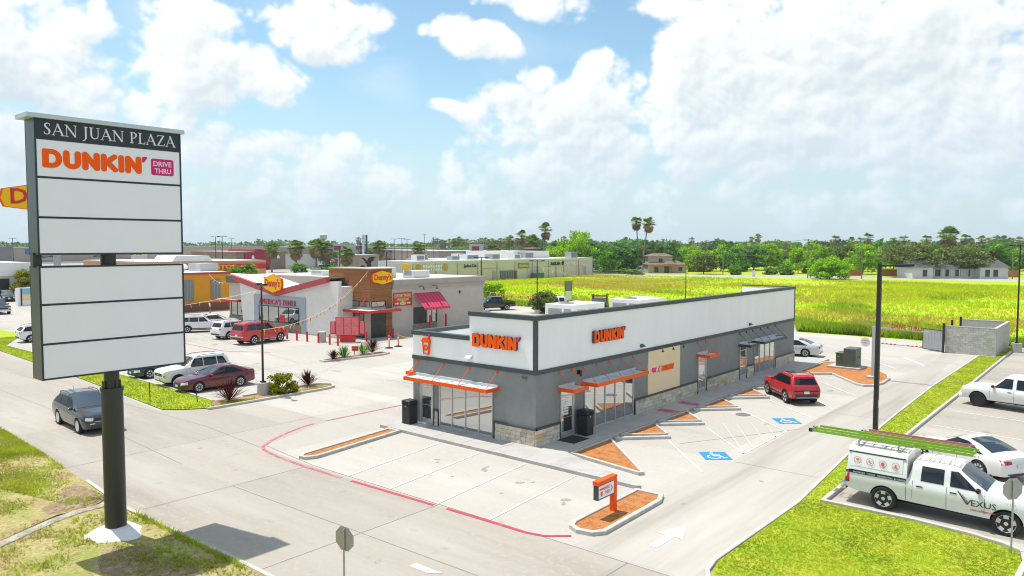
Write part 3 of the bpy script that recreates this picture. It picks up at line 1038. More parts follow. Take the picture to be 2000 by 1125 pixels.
def stone_material():
    mt = bpy.data.materials.new('limestone')
    mt.use_nodes = True
    t = mt.node_tree
    b = t.nodes['Principled BSDF']
    b.inputs['Roughness'].default_value = .9
    oi = N(t, 'ShaderNodeObjectInfo')
    cr = N(t, 'ShaderNodeValToRGB')
    cr.color_ramp.interpolation = 'CONSTANT'
    el_ = cr.color_ramp.elements
    el_[0].position, el_[0].color = 0, (.60, .54, .43, 1)
    el_[1].position, el_[1].color = .35, (.66, .62, .53, 1)
    for p_, c_ in ((.62, (.55, .50, .41, 1)), (.80, (.62, .52, .36, 1)), (.89, (.42, .38, .32, 1)), (.95, (.60, .42, .20, 1)), (.98, (.55, .40, .32, 1))):
        e = el_.new(p_); e.color = c_
    t.links.new(oi.outputs['Random'], cr.inputs[0])
    n = N(t, 'ShaderNodeTexNoise'); n.inputs['Scale'].default_value = 5; n.inputs['Detail'].default_value = 6
    t.links.new(N(t, 'ShaderNodeNewGeometry').outputs['Position'], n.inputs['Vector'])
    mx = N(t, 'ShaderNodeMix', data_type='RGBA', blend_type='MULTIPLY'); mx.inputs['Factor'].default_value = .55
    t.links.new(cr.outputs[0], mx.inputs[6])
    c2 = N(t, 'ShaderNodeValToRGB'); c2.color_ramp.elements[0].position = .25; c2.color_ramp.elements[1].position = .6
    c2.color_ramp.elements[0].color = (.62, .56, .48, 1)
    t.links.new(n.outputs[0], c2.inputs[0]); t.links.new(c2.outputs[0], mx.inputs[7])
    t.links.new(mx.outputs[2], b.inputs['Base Color'])
    bp = N(t, 'ShaderNodeBump'); bp.inputs['Strength'].default_value = .5; bp.inputs['Distance'].default_value = .02
    n2_ = N(t, 'ShaderNodeTexNoise'); n2_.inputs['Scale'].default_value = 22
    t.links.new(N(t, 'ShaderNodeNewGeometry').outputs['Position'], n2_.inputs['Vector'])
    t.links.new(n2_.outputs[0], bp.inputs['Height']); t.links.new(bp.outputs[0], b.inputs['Normal'])
    return mt

M_stone = stone_material()
bm = bmesh.new(); bmesh.ops.create_cube(bm, size=1)
bmesh.ops.bevel(bm, geom=bm.edges[:], offset=.03, segments=1, affect='EDGES')
STONE_ME = bpy.data.meshes.new('stone'); bm.to_mesh(STONE_ME); bm.free(); STONE_ME.materials.append(M_stone)

HT, HM, HL, LEN, WID, WH = 6.43, 3.60, 5.15, 34.74, 8.55, 4.31
shop = thing('coffee_shop', 'long single-storey coffee shop of grey render with white upper walls, dark trim and stone base', 'shop', (0, 0, 0))
MB().box(-WID, 0, 0, LEN, 0.0, HM).build('wall', M_grey, shop)
MB().box(-WID + .05, -.25, .25, LEN - .25, HM, 4.35).build('roof', M_roofw, shop)
mb = MB()
mb.box(-WID, -WH, .0, .25, HM, HL - .2).box(-WH, 0, 0, .25, HM, HT - .2)
mb.box(-.25, 0, .25, LEN, HM, HT - .2).box(-WH - .1, -.25, LEN - .25, LEN, HM, HT - .2).box(-WID, -WID + .25, .25, LEN, HM, HL - .2).box(-WID + .25, -WH - .1, LEN - .25, LEN, HM, HL - .2)
mb.build('upper_wall', M_white, shop)
mb = MB()           # dark caps, belt and corner bands
mb.box(-WH - .06, .06, -.06, .30, HT - .22, HT).box(-.30, .06, .30, LEN + .05, HT - .22, HT).box(-WH - .12, -.30, LEN - .28, LEN + .05, HT - .07, HT + .01)
mb.box(-WID - .08, -WH - .005, -.06, .30, HL - .22, HL).box(-WID - .08, -WID + .3, .30, LEN, HL - .22, HL)
mb.build('parapet_cap', M_trim, shop)
mb = MB()
mb.box(-WID - .03, .05, -.05, 0, HM, HM + .21).box(.0, .05, 0, LEN + .03, HM, HM + .21)
mb.build('belt_trim', M_trim, shop)
MB().box(-.15, .035, -.035, 0, HM + .21, HT - .22).box(0, .035, 0, .15, HM + .21, HT - .22).build('corner_trim', M_trim, shop)
MB().box(0, .035, LEN - .12, LEN + .02, HM + .21, HT - .22).build('corner_trim', M_trim, shop)

# base of squared stones with a dark sill
ST = .80
def stones(axis, a, b, z0=.15):
    """courses of stones along the y axis on the long face or the x axis on the front"""
    h = (ST) / 4
    for c in range(4):
        p = a
        while p < b - .01:
            L = rnd.choice((.28, .4, .5, .62, .8))
            q = min(b, p + L)
            if b - q < .16: q = b
            hh = h
            o = bpy.data.objects.new('stone', STONE_ME)
            COL.objects.link(o); o.parent = shop
            d = .07 + rnd.uniform(-.012, .012)
            zc = z0 - .02 + h * (c + .5)
            if axis == 'y':
                o.location = (.005 + d / 2, (p + q) / 2, zc); o.scale = (d, q - p - .012, hh - .012)
            else:
                o.location = ((p + q) / 2, -.005 - d / 2, zc); o.scale = (q - p - .012, d, hh - .012)
            p = q

SEG_R = [(-.07, 1.86), (9.14, 16.98), (18.34, 23.58), (24.95, 26.22), (30.5, LEN + .02)]
SEG_F = [(-2.54, .0), (-6.84, -6.56)]
mb, md = MB(), MB()
for a, b in SEG_R:
    stones('y', a, b)
    mb.box(0, .10, a - (.04 if a < 0 else .0), b, .15 + ST - .02, .15 + ST + .08)
    if a > 0: mb.box(0, .11, a - .08, a, .15, .15 + ST + .08)
    if b < LEN: mb.box(0, .11, b, b + .06, .15, .15 + ST + .08)
    md.box(0, .03, a + .01, b - .01, .15, .15 + ST - .03)
for a, b in SEG_F:
    stones('x', a, b)
    mb.box(a, b + (.1 if b > -.1 else 0), -.10, 0, .15 + ST - .02, .15 + ST + .08)
    mb.box(a - .08, a, -.11, 0, .15, .15 + ST + .08)
    if b < -.1: mb.box(b, b + .06, -.11, 0, .15, .15 + ST + .08)
    md.box(a + .01, b - .01, -.03, 0, .15, .15 + ST - .03)
mb.build('sill_trim', M_trim, shop)
md.build('mortar', pm('mortar', (.45, .42, .37), .95), shop)


def glazing(axis, a, b, n, z0, z1, door=False):
    """a shopfront window (or a glazed door) set in silver bars; window > pane, bar"""
    s_ = 1 if axis == 'y' else -1
    def bx(mb, p, q, d0, d1, za, zb):
        if axis == 'y': mb.box(d0, d1, p, q, za, zb)
        else: mb.box(p, q, -d1, -d0, za, zb)
    fr = MB()
    w = .055
    bx(fr, a, b, .0, .075, z0, z0 + (.09 if not door else .02)); bx(fr, a, b, .0, .075, z1 - .06, z1)
    for k in range(n + 1):
        p = a + (b - a) * k / n
        p0 = min(max(p - w / 2, a), b - w)
        bx(fr, p0, p0 + w, .002, .085, z0 + .001, z1 - .001)
    frame = fr.build('door' if door else 'window', M_alu, shop)
    for k in range(n):
        p, q = a + (b - a) * k / n + .028, a + (b - a) * (k + 1) / n - .028
        m_ = MB(); bx(m_, p, q, .01, .04, z0 + .05, z1 - .05); m_.build('pane', M_glass, frame)
    if door:
        rails = MB()
        bx(rails, a + .05, b - .05, .02, .07, z0 + .02, z0 + .30); bx(rails, a + .05, b - .05, .02, .07, z1 - .42, z1 - .36)
        bx(rails, a + .05, a + .13, .02, .068, z0 + .03, z1 - .36); bx(rails, b - .13, b - .05, .02, .068, z0 + .03, z1 - .36)
        rails.build('leaf_frame', M_alu, frame)
        h = MB()
        hp = b - .17
        if axis == 'y': h.tube((.12, hp, z0 + .95), (.12, hp, z0 + 1.35), .015).tube((.12, a + .12, z0 + 1.05), (.12, hp, z0 + 1.05), .012)
        else: h.tube((hp, -.12, z0 + .95), (hp, -.12, z0 + 1.35), .015).tube((a + .12, -.12, z0 + 1.05), (hp, -.12, z0 + 1.05), .012)
        h.build('handle', M_galv, frame)
    return frame

ZB = .15
glazing('y', 4.03, 8.98, 5, ZB, 2.62)
glazing('y', 26.32, 30.36, 4, ZB, 2.62)
glazing('x', -6.47, -2.68, 4, ZB, 2.62)
d_1 = glazing('y', 1.93, 3.10, 1, ZB, 2.64, True)
d_2 = glazing('y', 17.05, 18.24, 1, ZB, 2.64, True)
d_3 = glazing('y', 23.66, 24.84, 1, ZB, 2.64, True)
d_4 = glazing('x', -7.95, -6.93, 1, ZB, 2.64, True)
mb = MB()
for k in range(6): mb.box(.045, .05, 2.16 + .02 * k % .1, 2.62, 1.3 + k * .14, 1.40 + k * .14)
mb.build('notice', M_paper, d_1)
box_part('number_panel', M_blackp, d_3, .06, .075, 23.74, 24.74, 2.34, 2.58)
text_part('number', '101', M_paper, d_3, (.078, 24.0, 2.40), Y, Z, X, .12, .004)


def canopy(axis, a, b, fascia, rods, depth=.95):
    """flat entrance canopy hung on slanting rods; canopy > fascia, deck, rod"""
    def bx(mb, p, q, d0, d1, za, zb):
        if axis == 'y': mb.box(d0, d1, p, q, za, zb)
        else: mb.box(p, q, -d1, -d0, za, zb)
    def pt(p, d, z): return (d, p, z) if axis == 'y' else (p, -d, z)
    m_ = MB(); bx(m_, a + .03, b - .03, .02, depth - .03, 2.66, 2.72)
    c = m_.build('canopy', M_deck, shop)
    m_ = MB(); bx(m_, a, b, depth - .04, depth, 2.57, 2.76); bx(m_, a, a + .03, .0, depth - .04, 2.57, 2.76); bx(m_, b - .03, b, .0, depth - .04, 2.57, 2.76)
    m_.build('fascia', fascia, c)
    m_ = MB(); bx(m_, a + .03, b - .03, .0, .09, 2.72, 2.86)
    n_ = int((b - a) / 1.0)
    for k in range(1, n_ + 1): bx(m_, a + k * (b - a) / (n_ + 1) - .012, a + k * (b - a) / (n_ + 1) + .012, .09, depth - .05, 2.721, 2.745)
    m_.build('upstand', M_deck, c)
    rm = M_orange if fascia is M_orange else M_black
    for p in rods:
        m_ = MB(); m_.tube(pt(p, .04, 3.50), pt(p + (.0), depth - .12, 2.76), .016, n=6)
        m_.tube(pt(p, .0, 3.50), pt(p, .04, 3.50), .075, n=10)
        m_.build('rod', rm, c)

canopy('x', -8.30, -2.32, M_orange, (-8.13, -6.2, -4.32, -2.44))
canopy('y', 1.80, 3.12, M_orange, (1.9, 2.98))
canopy('y', 3.90, 9.12, M_orange, (4.0, 5.24, 6.48, 7.72, 8.96))
canopy('y', 16.9, 18.42, M_orange, (17.03, 18.25))
canopy('y', 23.52, 25.05, M_trim, (23.62, 24.9))
canopy('y', 25.95, 30.6, M_trim, (26.05, 27.5, 28.95, 30.45))
m_ = MB(); m_.box(-9.5, -WID, .3, 2.3, 2.57, 2.76); c_ = m_.build('canopy', M_orange, shop)
for y_ in (.5, 2.1):
    MB().tube((-WID, y_, 3.5), (-9.4, y_, 2.76), .016).build('rod', M_orange, c_)

# lamps and fittings on the walls
def lamp_box(p, axis, col):
    mb = MB()
    if axis == 'x':
        prof = [(-.18, .0), (.18, .0)]
        x, z = p
        mb.add([(x - .18, 0, z), (x + .18, 0, z), (x + .18, -.22, z + .06), (x - .18, -.22, z + .06), (x - .18, 0, z + .22), (x + .18, 0, z + .22)], [(0, 1, 2, 3), (4, 3, 2, 5), (0, 3, 4), (1, 5, 2), (0, 4, 5, 1)])
    else:
        y, z = p
        mb.add([(0, y - .16, z), (0, y + .16, z), (.22, y + .16, z + .06), (.22, y - .16, z + .06), (0, y - .16, z + .2), (0, y + .16, z + .2)], [(3, 2, 1, 0), (5, 2, 3, 4), (4, 3, 0), (1, 2, 5), (1, 5, 4, 0)])
    return mb.build('wall_lamp', col, shop)

lamp_box((-4.3, 3.97), 'x', M_offwhite)
lamp_box((9.9, 3.92), 'y', M_trim)
lamp_box((25.5, 3.92), 'y', M_trim)
mb = MB(); mb.box(0, .18, 3.44, 3.62, 3.22, 3.42).tube((.12, 3.5, 3.3), (.34, 3.3, 3.2), .05)
mb.build('security_camera', M_black, shop)
for y_ in (11.3, 12.6, 13.9):
    mb = MB(); mb.path([(.05, y_, 3.72), (.45, y_, 3.80), (.6, y_, 3.72), (.62, y_, 3.62)], .018, 6); mb.lathe([(.03, 0.06), (.09, -.03)], 10, (.62, y_, 3.6))
    mb.build('gooseneck_lamp', M_black, shop)
text_part('house_number', '1503', pm('number_grey', (.12, .125, .125), .6), shop, (-.86, -.012, 3.36), X, Z, -Y, .13, .012, bold=.02)
box_part('meter_box', M_lightgrey, shop, -WID - .25, -WID, 1.0, 1.6, 3.9, 4.4)

# signs fixed to the shop, each a thing
s1 = thing('wall_sign', 'raised orange letters with a pink apostrophe on the white end wall of the shop', 'sign', (-4.0, -.02, 4.65))
fat_sign("DUNKIN'", s1, (-4.0, -.03, 4.67), X, Z, -Y, .68, .045, .13, M_orange_face, M_pink, M_letter_side)
s2 = thing('wall_sign', 'raised orange letters high on the long white side wall of the shop', 'sign', (.02, 4.8, 4.65))
fat_sign("DUNKIN'", s2, (.03, 4.78, 4.66), Y, Z, X, .66, .075, .13, M_orange_face, M_orange_face, M_letter_side)
s3 = thing('wall_sign', 'cream board with pink silhouettes and small orange lettering on the grey side wall', 'sign', (.0, 12.6, 1.0))
box_part('board', M_cream, s3, .0, .05, 10.62, 14.56, 1.045, HM - .005)
fat_sign("DUNKIN'", s3, (.052, 12.2, 2.24), Y, Z, X, .34, .04, .03, M_orange_face, M_orange_face)
US = [(0, .22), (.03, .40), (.20, .40), (.34, .36), (.42, .37), (.55, .42), (.60, .38), (.55, .28), (.52, .18), (.55, .02), (.50, .03), (.44, .12), (.34, .10), (.28, .0), (.22, .08), (.10, .12), (.02, .16)]
MB().plate([[(x * 1.0, y * .9) for x, y in US]], (.052, 11.0, 2.22), Y, Z, X, 0, .012).build('map_emblem', M_pink, s3)
mb = MB()
for i, (p, q, r_) in enumerate([((.14, .34), (.14, .341), .05), ((.12, .27), (.06, .12), .035), ((.12, .27), (.24, .22), .022), ((.06, .12), (.15, .08), .028), ((.15, .08), (.12, -.02), .022), ((.06, .12), (-.02, .04), .028), ((-.02, .04), (-.08, .05), .02), ((.11, .26), (.0, .22), .022)]):
    mb.plate([capsule(p, q, r_, 5)], (.052, 11.78, 2.24), Y, Z, X, 0, .01 + .001 * i)
mb.build('runner_emblem', M_pink, s3)
s4 = thing('wall_sign', 'orange takeaway cup sign with a letter D on the low white end wall', 'sign', (-7.42, -.02, 3.9))
def frame_plate(name, mat, loops, d0, d1): return MB().plate(loops, (-7.43, -.03, 3.93), X, Z, -Y, d0, d1).build(name, mat, s4)
frame_plate('cup_rim', M_orange_face, [[(-.20, .0), (.20, .0), (.27, .70), (-.27, .70)], [(-.145, .055), (-.205, .645), (.205, .645), (.145, .055)]], 0, .10)
frame_plate('cup_body', M_white, [[(-.15, .05), (.15, .05), (.21, .65), (-.21, .65)]], 0, .05)
frame_plate('lid', M_orange_face, [[(-.33, .68), (.33, .68), (.30, .78), (.24, .79), (.20, .90), (-.20, .90), (-.24, .79), (-.30, .78)]], 0, .14)
frame_plate('straw', M_pink, [[(.16, .91), (.23, .91), (.29, 1.08), (.22, 1.10)]], 0, .08)
dd = fat_letters('D')[0][1]
frame_plate('letter', M_orange_face, [[(x * .34 - .14, y * .32 + .20) for x, y in l] for l in dd[0]], .05, .075)

# roof units
def rtu(x0, y0, w, l, h, z, label):
    t = thing('rooftop_unit', label, 'air conditioner', (x0 + w / 2, y0 + l / 2, z), 0, 'rooftop units on the coffee shop')
    bevelled('casing', M_offwhite, t, (x0, x0 + w, y0, y0 + l, z + .18, z + h), .02, 1)
    MB().box(x0 + .05, x0 + w - .05, y0 + .05, y0 + l - .05, z, z + .18).build('kerb_base', M_galv, t)
    mg = pm('coil_mesh', (.30, .31, .31), .7, var=.2, scale=14)
    for a_, b_ in ((.12, .58), (.66, .90)):
        mb = MB(); n_ = 9
        mb.box(x0 + w * a_, x0 + w * b_, y0 - .012, y0 - .003, z + h * .34, z + h * .86)
        for k in range(n_): mb.box(x0 + w * a_, x0 + w * b_, y0 - .03, y0 - .012, z + h * (.34 + .52 * k / n_), z + h * (.34 + .52 * k / n_) + .015)
        mb.build('coil_grille', mg, t)
    for yy in (.22, .60):
        mb = MB(); mb.box(x0 + w, x0 + w + .012, y0 + l * yy - .4, y0 + l * yy + .4, z + h * .35, z + h * .85); mb.build('access_panel', M_lightgrey, t)
    mb = MB(); mb.lathe([(.50, 0), (.50, .10), (.46, .10), (.46, .01)], 20, (x0 + w * .45, y0 + l * .25, z + h)); mb.build('fan_ring', M_lightgrey, t)
    mb = MB()
    for k in range(4):
        a_ = k * math.pi / 2 + .4
        mb.bar((x0 + w * .45, y0 + l * .25, z + h + .03), (x0 + w * .45 + .44 * math.cos(a_), y0 + l * .25 + .44 * math.sin(a_), z + h + .05), .16, .01)
    mb.build('fan_blade', M_blackp, t)

rtu(-6.55, 9.3, 2.2, 3.4, 1.82, 4.35, 'off-white rooftop unit nearer the front corner of the shop roof')
rtu(-6.05, 15.9, 2.4, 3.6, 1.80, 4.35, 'off-white rooftop unit farther back along the shop roof')

# bins and mats by the doors
def bin_(x, y, rz, label):
    t = thing('litter_bin', label, 'trash bin', (x, y, WALK_H), rz, 'black bins outside the shop')
    t2 = []
    def bb(n_, m_, b, r_=.015):
        o = bevelled(n_, m_, None, b, r_, 1); o.parent = t; return o
    bb('body', M_blackp, (-.30, .30, -.30, .30, .0, 1.02))
    bb('hood', M_black, (-.33, .33, -.33, .33, 1.02, 1.28), .05)
    bb('opening', pm('dark_hole', (.004, .004, .004), .9), (.325, .338, -.2, .2, 1.07, 1.22), .004)
    for k in range(7): bb('slat', M_black, (.30, .312, -.27, .27, .08 + k * .13, .17 + k * .13), .004)
    bb('label_plate', M_galv, (.305, .318, -.04, .04, .93, .99), .003)

bin_(.48, 3.52, R(0), 'black square bin beside the side door with the dark mat')
bin_(-8.25, -.55, R(-90), 'black hooded bin beside the front entrance door at the shop corner')
for (x0, x1, y0, y1, lb) in ((.08, 1.12, 1.62, 2.95, 'dark rubber mat in front of the side door of the coffee shop'), (-7.9, -6.95, -.75, -.12, 'small grey mat at the front entrance door by the hooded bin')):
    tag(bevelled('door_mat', pm('rubber', (.025, .026, .028), .9, var=.3, scale=20) if x0 > 0 else M_lightgrey, None, (x0, x1, y0, y1, WALK_H + .001, WALK_H + .018), .006, 1), lb, 'mat')
# ------------------------------------------------------------------ tall plaza sign at the road
M_pole = pm('olive_black_paint', (.022, .025, .018), .42, var=.25, scale=1.5, spec=.6, stretch=(1, 1, .3))
M_signgrey = pm('sign_cabinet_grey', (.055, .07, .075), .32, var=.12, metal=.2)
M_face = pm('acrylic_face', (.86, .85, .89), .25, var=.015, scale=.8, spec=.4)
M_capm = pm('cap_metal', (.55, .60, .62), .4, metal=.2, var=.04)
M_skirt = pm('white_concrete', (.72, .71, .69), .85, var=.06, scale=3, bump=.3)

ps = thing('plaza_sign', 'tall two-box roadside sign with blank white panels on a dark round pole', 'sign', (-4.29, -17.55, 0))
mb = MB(); mb.tube((-4.29, -17.55, .05), (-4.29, -17.55, 5.0), .335, n=28); mb.tube((-4.29, -17.55, 5.0), (-4.29, -17.55, 9.55), .235, n=24)
mb.build('pole', M_pole, ps, True, 40)
mb = MB()
mb.tube((-4.29, -17.55, 4.94), (-4.29, -17.55, 5.05), .365, n=28)
for k in range(8):
    a = k * math.pi / 4 + .2
    mb.bar((-4.29 + .27 * math.cos(a), -17.55 + .27 * math.sin(a), 5.05), (-4.29 + .27 * math.cos(a), -17.55 + .27 * math.sin(a), 5.28), .10, .02, (math.cos(a), math.sin(a), 0))
mb.build('collar', M_pole, ps, True, 40)
box_part('brace_post', M_pole, ps, -4.42, -4.18, -19.8, -19.56, 9.1, 9.56)
X0, X1, Y0, Y1 = -4.68, -3.90, -19.75, -15.18
for (z0, z1, rows, tp) in ((9.49, 13.66, (10.65, 11.88, 13.06), True), (5.60, 9.15, (6.72, 7.95), False)):
    mb = MB(); mb.box(X0 + .03, X1 - .03, Y0 + .004, Y1 - .004, z0, z1)
    cab = mb.build('cabinet', M_signgrey, ps)
    mb = MB(); w = .055
    for xx in ((X1 - .03, X1), (X0, X0 + .03)):
        zs = [z0] + list(rows) + [z1]
        mb.box(*xx, Y0, Y0 + w, z0, z1); mb.box(*xx, Y1 - w, Y1, z0, z1)
        mb.box(*xx, Y0 + w, Y1 - w, z0, z0 + w); mb.box(*xx, Y0 + w, Y1 - w, z1 - w, z1)
        for r_ in rows: mb.box(*xx, Y0 + w, Y1 - w, r_ - w / 2, r_ + w / 2)
    mb.build('frame', M_navy, cab)
    zs = [z0] + list(rows) + [z1]
    for i in range(len(zs) - 1):
        hd = tp and i == len(zs) - 2
        p_ = MB().box(X1 - .028, X1 - .012, Y0 + w + .002, Y1 - w - .002, zs[i] + w * .6, zs[i + 1] - w * .6).build('header_panel' if hd else 'panel', M_navy if hd else M_face, ps)
        MB().box(X0 + .012, X0 + .028, Y0 + w + .002, Y1 - w - .002, zs[i] + w * .6, zs[i + 1] - w * .6).build('panel', M_navy if hd else M_face, ps)
box_part('cap', M_capm, ps, X0 - .12, X1 + .11, Y0 - .22, Y1 + .09, 13.665, 13.80)

# header in roman capitals: thick and thin strokes with feet
def roman(word, parent, o, u, v, n, cap, gap, mat):
    def seg(p, q, t): return [(p[0], p[1]), (q[0], q[1]), t]
    TH, TN = .135, .055
    GL = {
        'A': (.86, [((.04, 0), (.42, 1), TN), ((.38, 1), (.78, 0), TH), ((.19, .36), (.62, .36), TN), ((-.06, .02), (.17, .02), .05), ((.62, .02), (.92, .02), .05)]),
        'N': (.92, [((.12, 0), (.12, 1), TN), ((.10, .98), (.80, .02), TH), ((.80, 0), (.80, 1), TN), ((0, .02), (.25, .02), .05), ((-.04, .98), (.18, .98), .05), ((.68, .98), (.92, .98), .05)]),
        'J': (.34, [((.16, -.02), (.16, 1), TH), ((.15, .02), (.06, -.18), .09), ((.06, -.18), (-.10, -.24), .07), ((.02, .98), (.32, .98), .05)]),
        'U': (.88, [((.16, .30), (.16, 1), TH), ((.16, .32), (.24, .10), .11), ((.24, .10), (.42, .03), .08), ((.42, .03), (.62, .09), .07), ((.62, .09), (.72, .30), .06), ((.72, .28), (.72, 1), TN), ((.02, .98), (.31, .98), .05), ((.60, .98), (.84, .98), .05)]),
        'P': (.64, [((.16, 0), (.16, 1), TH), ((.16, .97), (.38, .97), TN), ((.38, .97), (.53, .86), .09), ((.53, .88), (.55, .66), TH), ((.54, .66), (.40, .48), .09), ((.40, .48), (.18, .46), TN), ((.02, .02), (.32, .02), .05), ((.0, .98), (.16, .98), .05)]),
        'L': (.62, [((.16, 0), (.16, 1), TH), ((.16, .025), (.56, .025), TN), ((.55, .02), (.60, .20), TN), ((.02, .98), (.32, .98), .05), ((.0, .02), (.2, .02), .05)]),
        'Z': (.74, [((.08, .97), (.66, .97), TN), ((.62, .96), (.08, .04), TH), ((.06, .03), (.66, .03), TN), ((.64, .03), (.70, .20), TN), ((.10, .97), (.05, .82), TN)]),
        'S': (.56, [((.46, .80), (.42, .94), TN), ((.42, .94), (.26, .98), TN), ((.26, .98), (.12, .88), .09), ((.12, .88), (.11, .72), TH), ((.11, .72), (.24, .56), TH), ((.24, .56), (.40, .43), TH), ((.40, .43), (.44, .24), TH), ((.44, .24), (.36, .07), .10), ((.36, .07), (.20, .02), TN), ((.20, .02), (.06, .08), TN), ((.06, .08), (.03, .22), TN)]),
    }
    x = 0
    for c in word:
        if c == ' ':
            x += .45; continue
        W, st = GL[c]
        mb = MB()
        for i, (p, q, t) in enumerate(st):
            p, q = Vector(p), Vector(q)
            d = (q - p).normalized(); nn = Vector((-d.y, d.x)) * t / 2
            e = d * t * .12
            lp = [p - nn - e, q - nn + e, q + nn + e, p + nn - e]
            mb.plate([[((a.x + x) * cap, a.y * cap) for a in lp]], o, u, v, n, 0, .006 + .001 * i)
        mb.build('letter', mat, parent)
        x += W + gap
    return x * cap

cap_ = 4.05 / 10.6
roman('SAN JUAN PLAZA', ps, (X1 - .012, Y0 + .27, 13.19), Y * 1.03, Z, X, .36, .10, M_paper)
fat_sign("DUNKIN'", ps, (X1 - .011, Y0 + .20, 12.18), Y * 1.22, Z, X, .58, .035, .004, M_orange_face, M_magenta)
def rounded(w, h, r, n=5):
    out = []
    for (cx, cy, a0) in ((w - r, r, -90), (w - r, h - r, 0), (r, h - r, 90), (r, r, 180)):
        for k in range(n + 1):
            a = R(a0 + 90 * k / n); out.append((cx + r * math.cos(a), cy + r * math.sin(a)))
    return out
MB().plate([rounded(.78, .56, .07)], (X1 - .011, Y1 - 1.05, 12.18), Y, Z, X, 0, .005).build('drive_thru_badge', M_magenta, ps)
text_part('lettering', 'DRIVE', M_paper, ps, (X1 - .005, Y1 - .97, 12.49), Y, Z, X, .165, .004, bold=.02, width=.62)
text_part('lettering', 'THRU', M_paper, ps, (X1 - .005, Y1 - .93, 12.25), Y, Z, X, .165, .004, bold=.02, width=.56)
mb = MB()
pr = []
for k in range(26):
    a = 2 * math.pi * k / 26
    rr = .88 + .10 * math.sin(3 * a + 1) + .07 * math.sin(5 * a)
    pr.append((1.05 * rr * math.cos(a), rr * math.sin(a)))
vs = [(-4.29 + x, -17.55 + y, .03) for x, y in pr] + [(-4.29 + .52 * x, -17.55 + .55 * y, .30) for x, y in pr] + [(-4.29 + .30 * x, -17.55 + .30 * y, .34) for x, y in pr]
fs = [(k, (k + 1) % 26, 26 + (k + 1) % 26, 26 + k) for k in range(26)] + [(26 + k, 26 + (k + 1) % 26, 52 + (k + 1) % 26, 52 + k) for k in range(26)] + [tuple(range(52, 78))]
mb.add(vs, fs); mb.build('footing', M_skirt, ps, True, 50)

# ------------------------------------------------------------------ lamp posts
M_bronze = pm('dark_bronze', (.018, .016, .015), .45, var=.15)
M_postconc = pm('post_concrete', (.46, .44, .41), .9, var=.14, scale=4, bump=.3)

def lamp_post(x, y, h, w, label, arms, base=None, square=True):
    t = thing('lamp_post', label, 'lamp post', (x, y, 0), 0, 'dark lamp posts of the car parks')
    zb = 0
    if base:
        MB().tube((x, y, -.05), (x, y, base[1]), base[0], n=20).build('concrete_base', M_postconc, t, True, 40); zb = base[1]
    mb = MB()
    if square:
        a, b = w / 2, w / 2 * .86
        mb.add([(x - a, y - a, zb), (x + a, y - a, zb), (x + a, y + a, zb), (x - a, y + a, zb), (x - b, y - b, h), (x + b, y - b, h), (x + b, y + b, h), (x - b, y + b, h)], [(0, 3, 2, 1), (4, 5, 6, 7), (0, 1, 5, 4), (1, 2, 6, 5), (2, 3, 7, 6), (3, 0, 4, 7)])
    else:
        mb.tube((x, y, zb), (x, y, h), w / 2, w / 2 * .7, n=10)
    mb.build('post', M_bronze, t)
    MB().box(x - w * .95, x + w * .95, y - w * .95, y + w * .95, zb - .001, zb + .10).build('base_plate', M_bronze, t)
    for (ax, ay) in arms:
        d = Vector((ax, ay, 0)); L = d.length; dn = d / L; s_ = Vector((-dn.y, dn.x, 0))
        p0 = Vector((x, y, h - .12))
        mb = MB(); mb.bar(p0 + dn * w * .4, p0 + d * .55, .07, .07); mb.build('arm', M_bronze, t)
        mb = MB(); mb.bar(p0 + d * .5 + Vector((0, 0, .01)), p0 + d + Vector((0, 0, .04)), .34, .12); hd = mb.build('lamp_head', M_bronze, t)
        mb = MB(); mb.bar(p0 + d * .56 + Vector((0, 0, -.065)), p0 + d * .96 + Vector((0, 0, -.035)), .26, .02); mb.build('lens', M_lightgrey, hd)
    return t

lp1 = lamp_post(11.8, 13.26, 8.9, .22, 'tall square dark lamp post on the grass strip in front of the silver pickup bonnet', [(1.5, .35)])
lp1['label'] = 'tall square dark lamp post behind the green ladders on the grass strip'
box_part('sticker', M_paper, lp1, 11.911, 11.916, 13.2, 13.33, 1.5, 1.9)
lamp_post(13.34, 54.75, 9.9, .17, 'slim dark lamp post in a round concrete base beside the block enclosure', [(.9, .3), (-.9, -.3)], (.42, .85), False)
lamp_post(-21.82, -1.0, 7.35, .15, 'dark lamp post on a concrete drum in the planting bed near the maroon sedan', [(.75, -.2), (-.75, .2)], (.38, .85), False)
lamp_post(-44.46, 57.14, 5.5 + 2.2, .20, 'dark twin-headed lamp post beside the oleander bush behind the shop roof', [(1.0, .5), (-1.0, -.5)], (.4, .6), False)
lamp_post(-42.88, 99.75, 6.5, .18, 'lone thin dark lamp post standing out in the yellow field', [(.5, .2)], None, False)

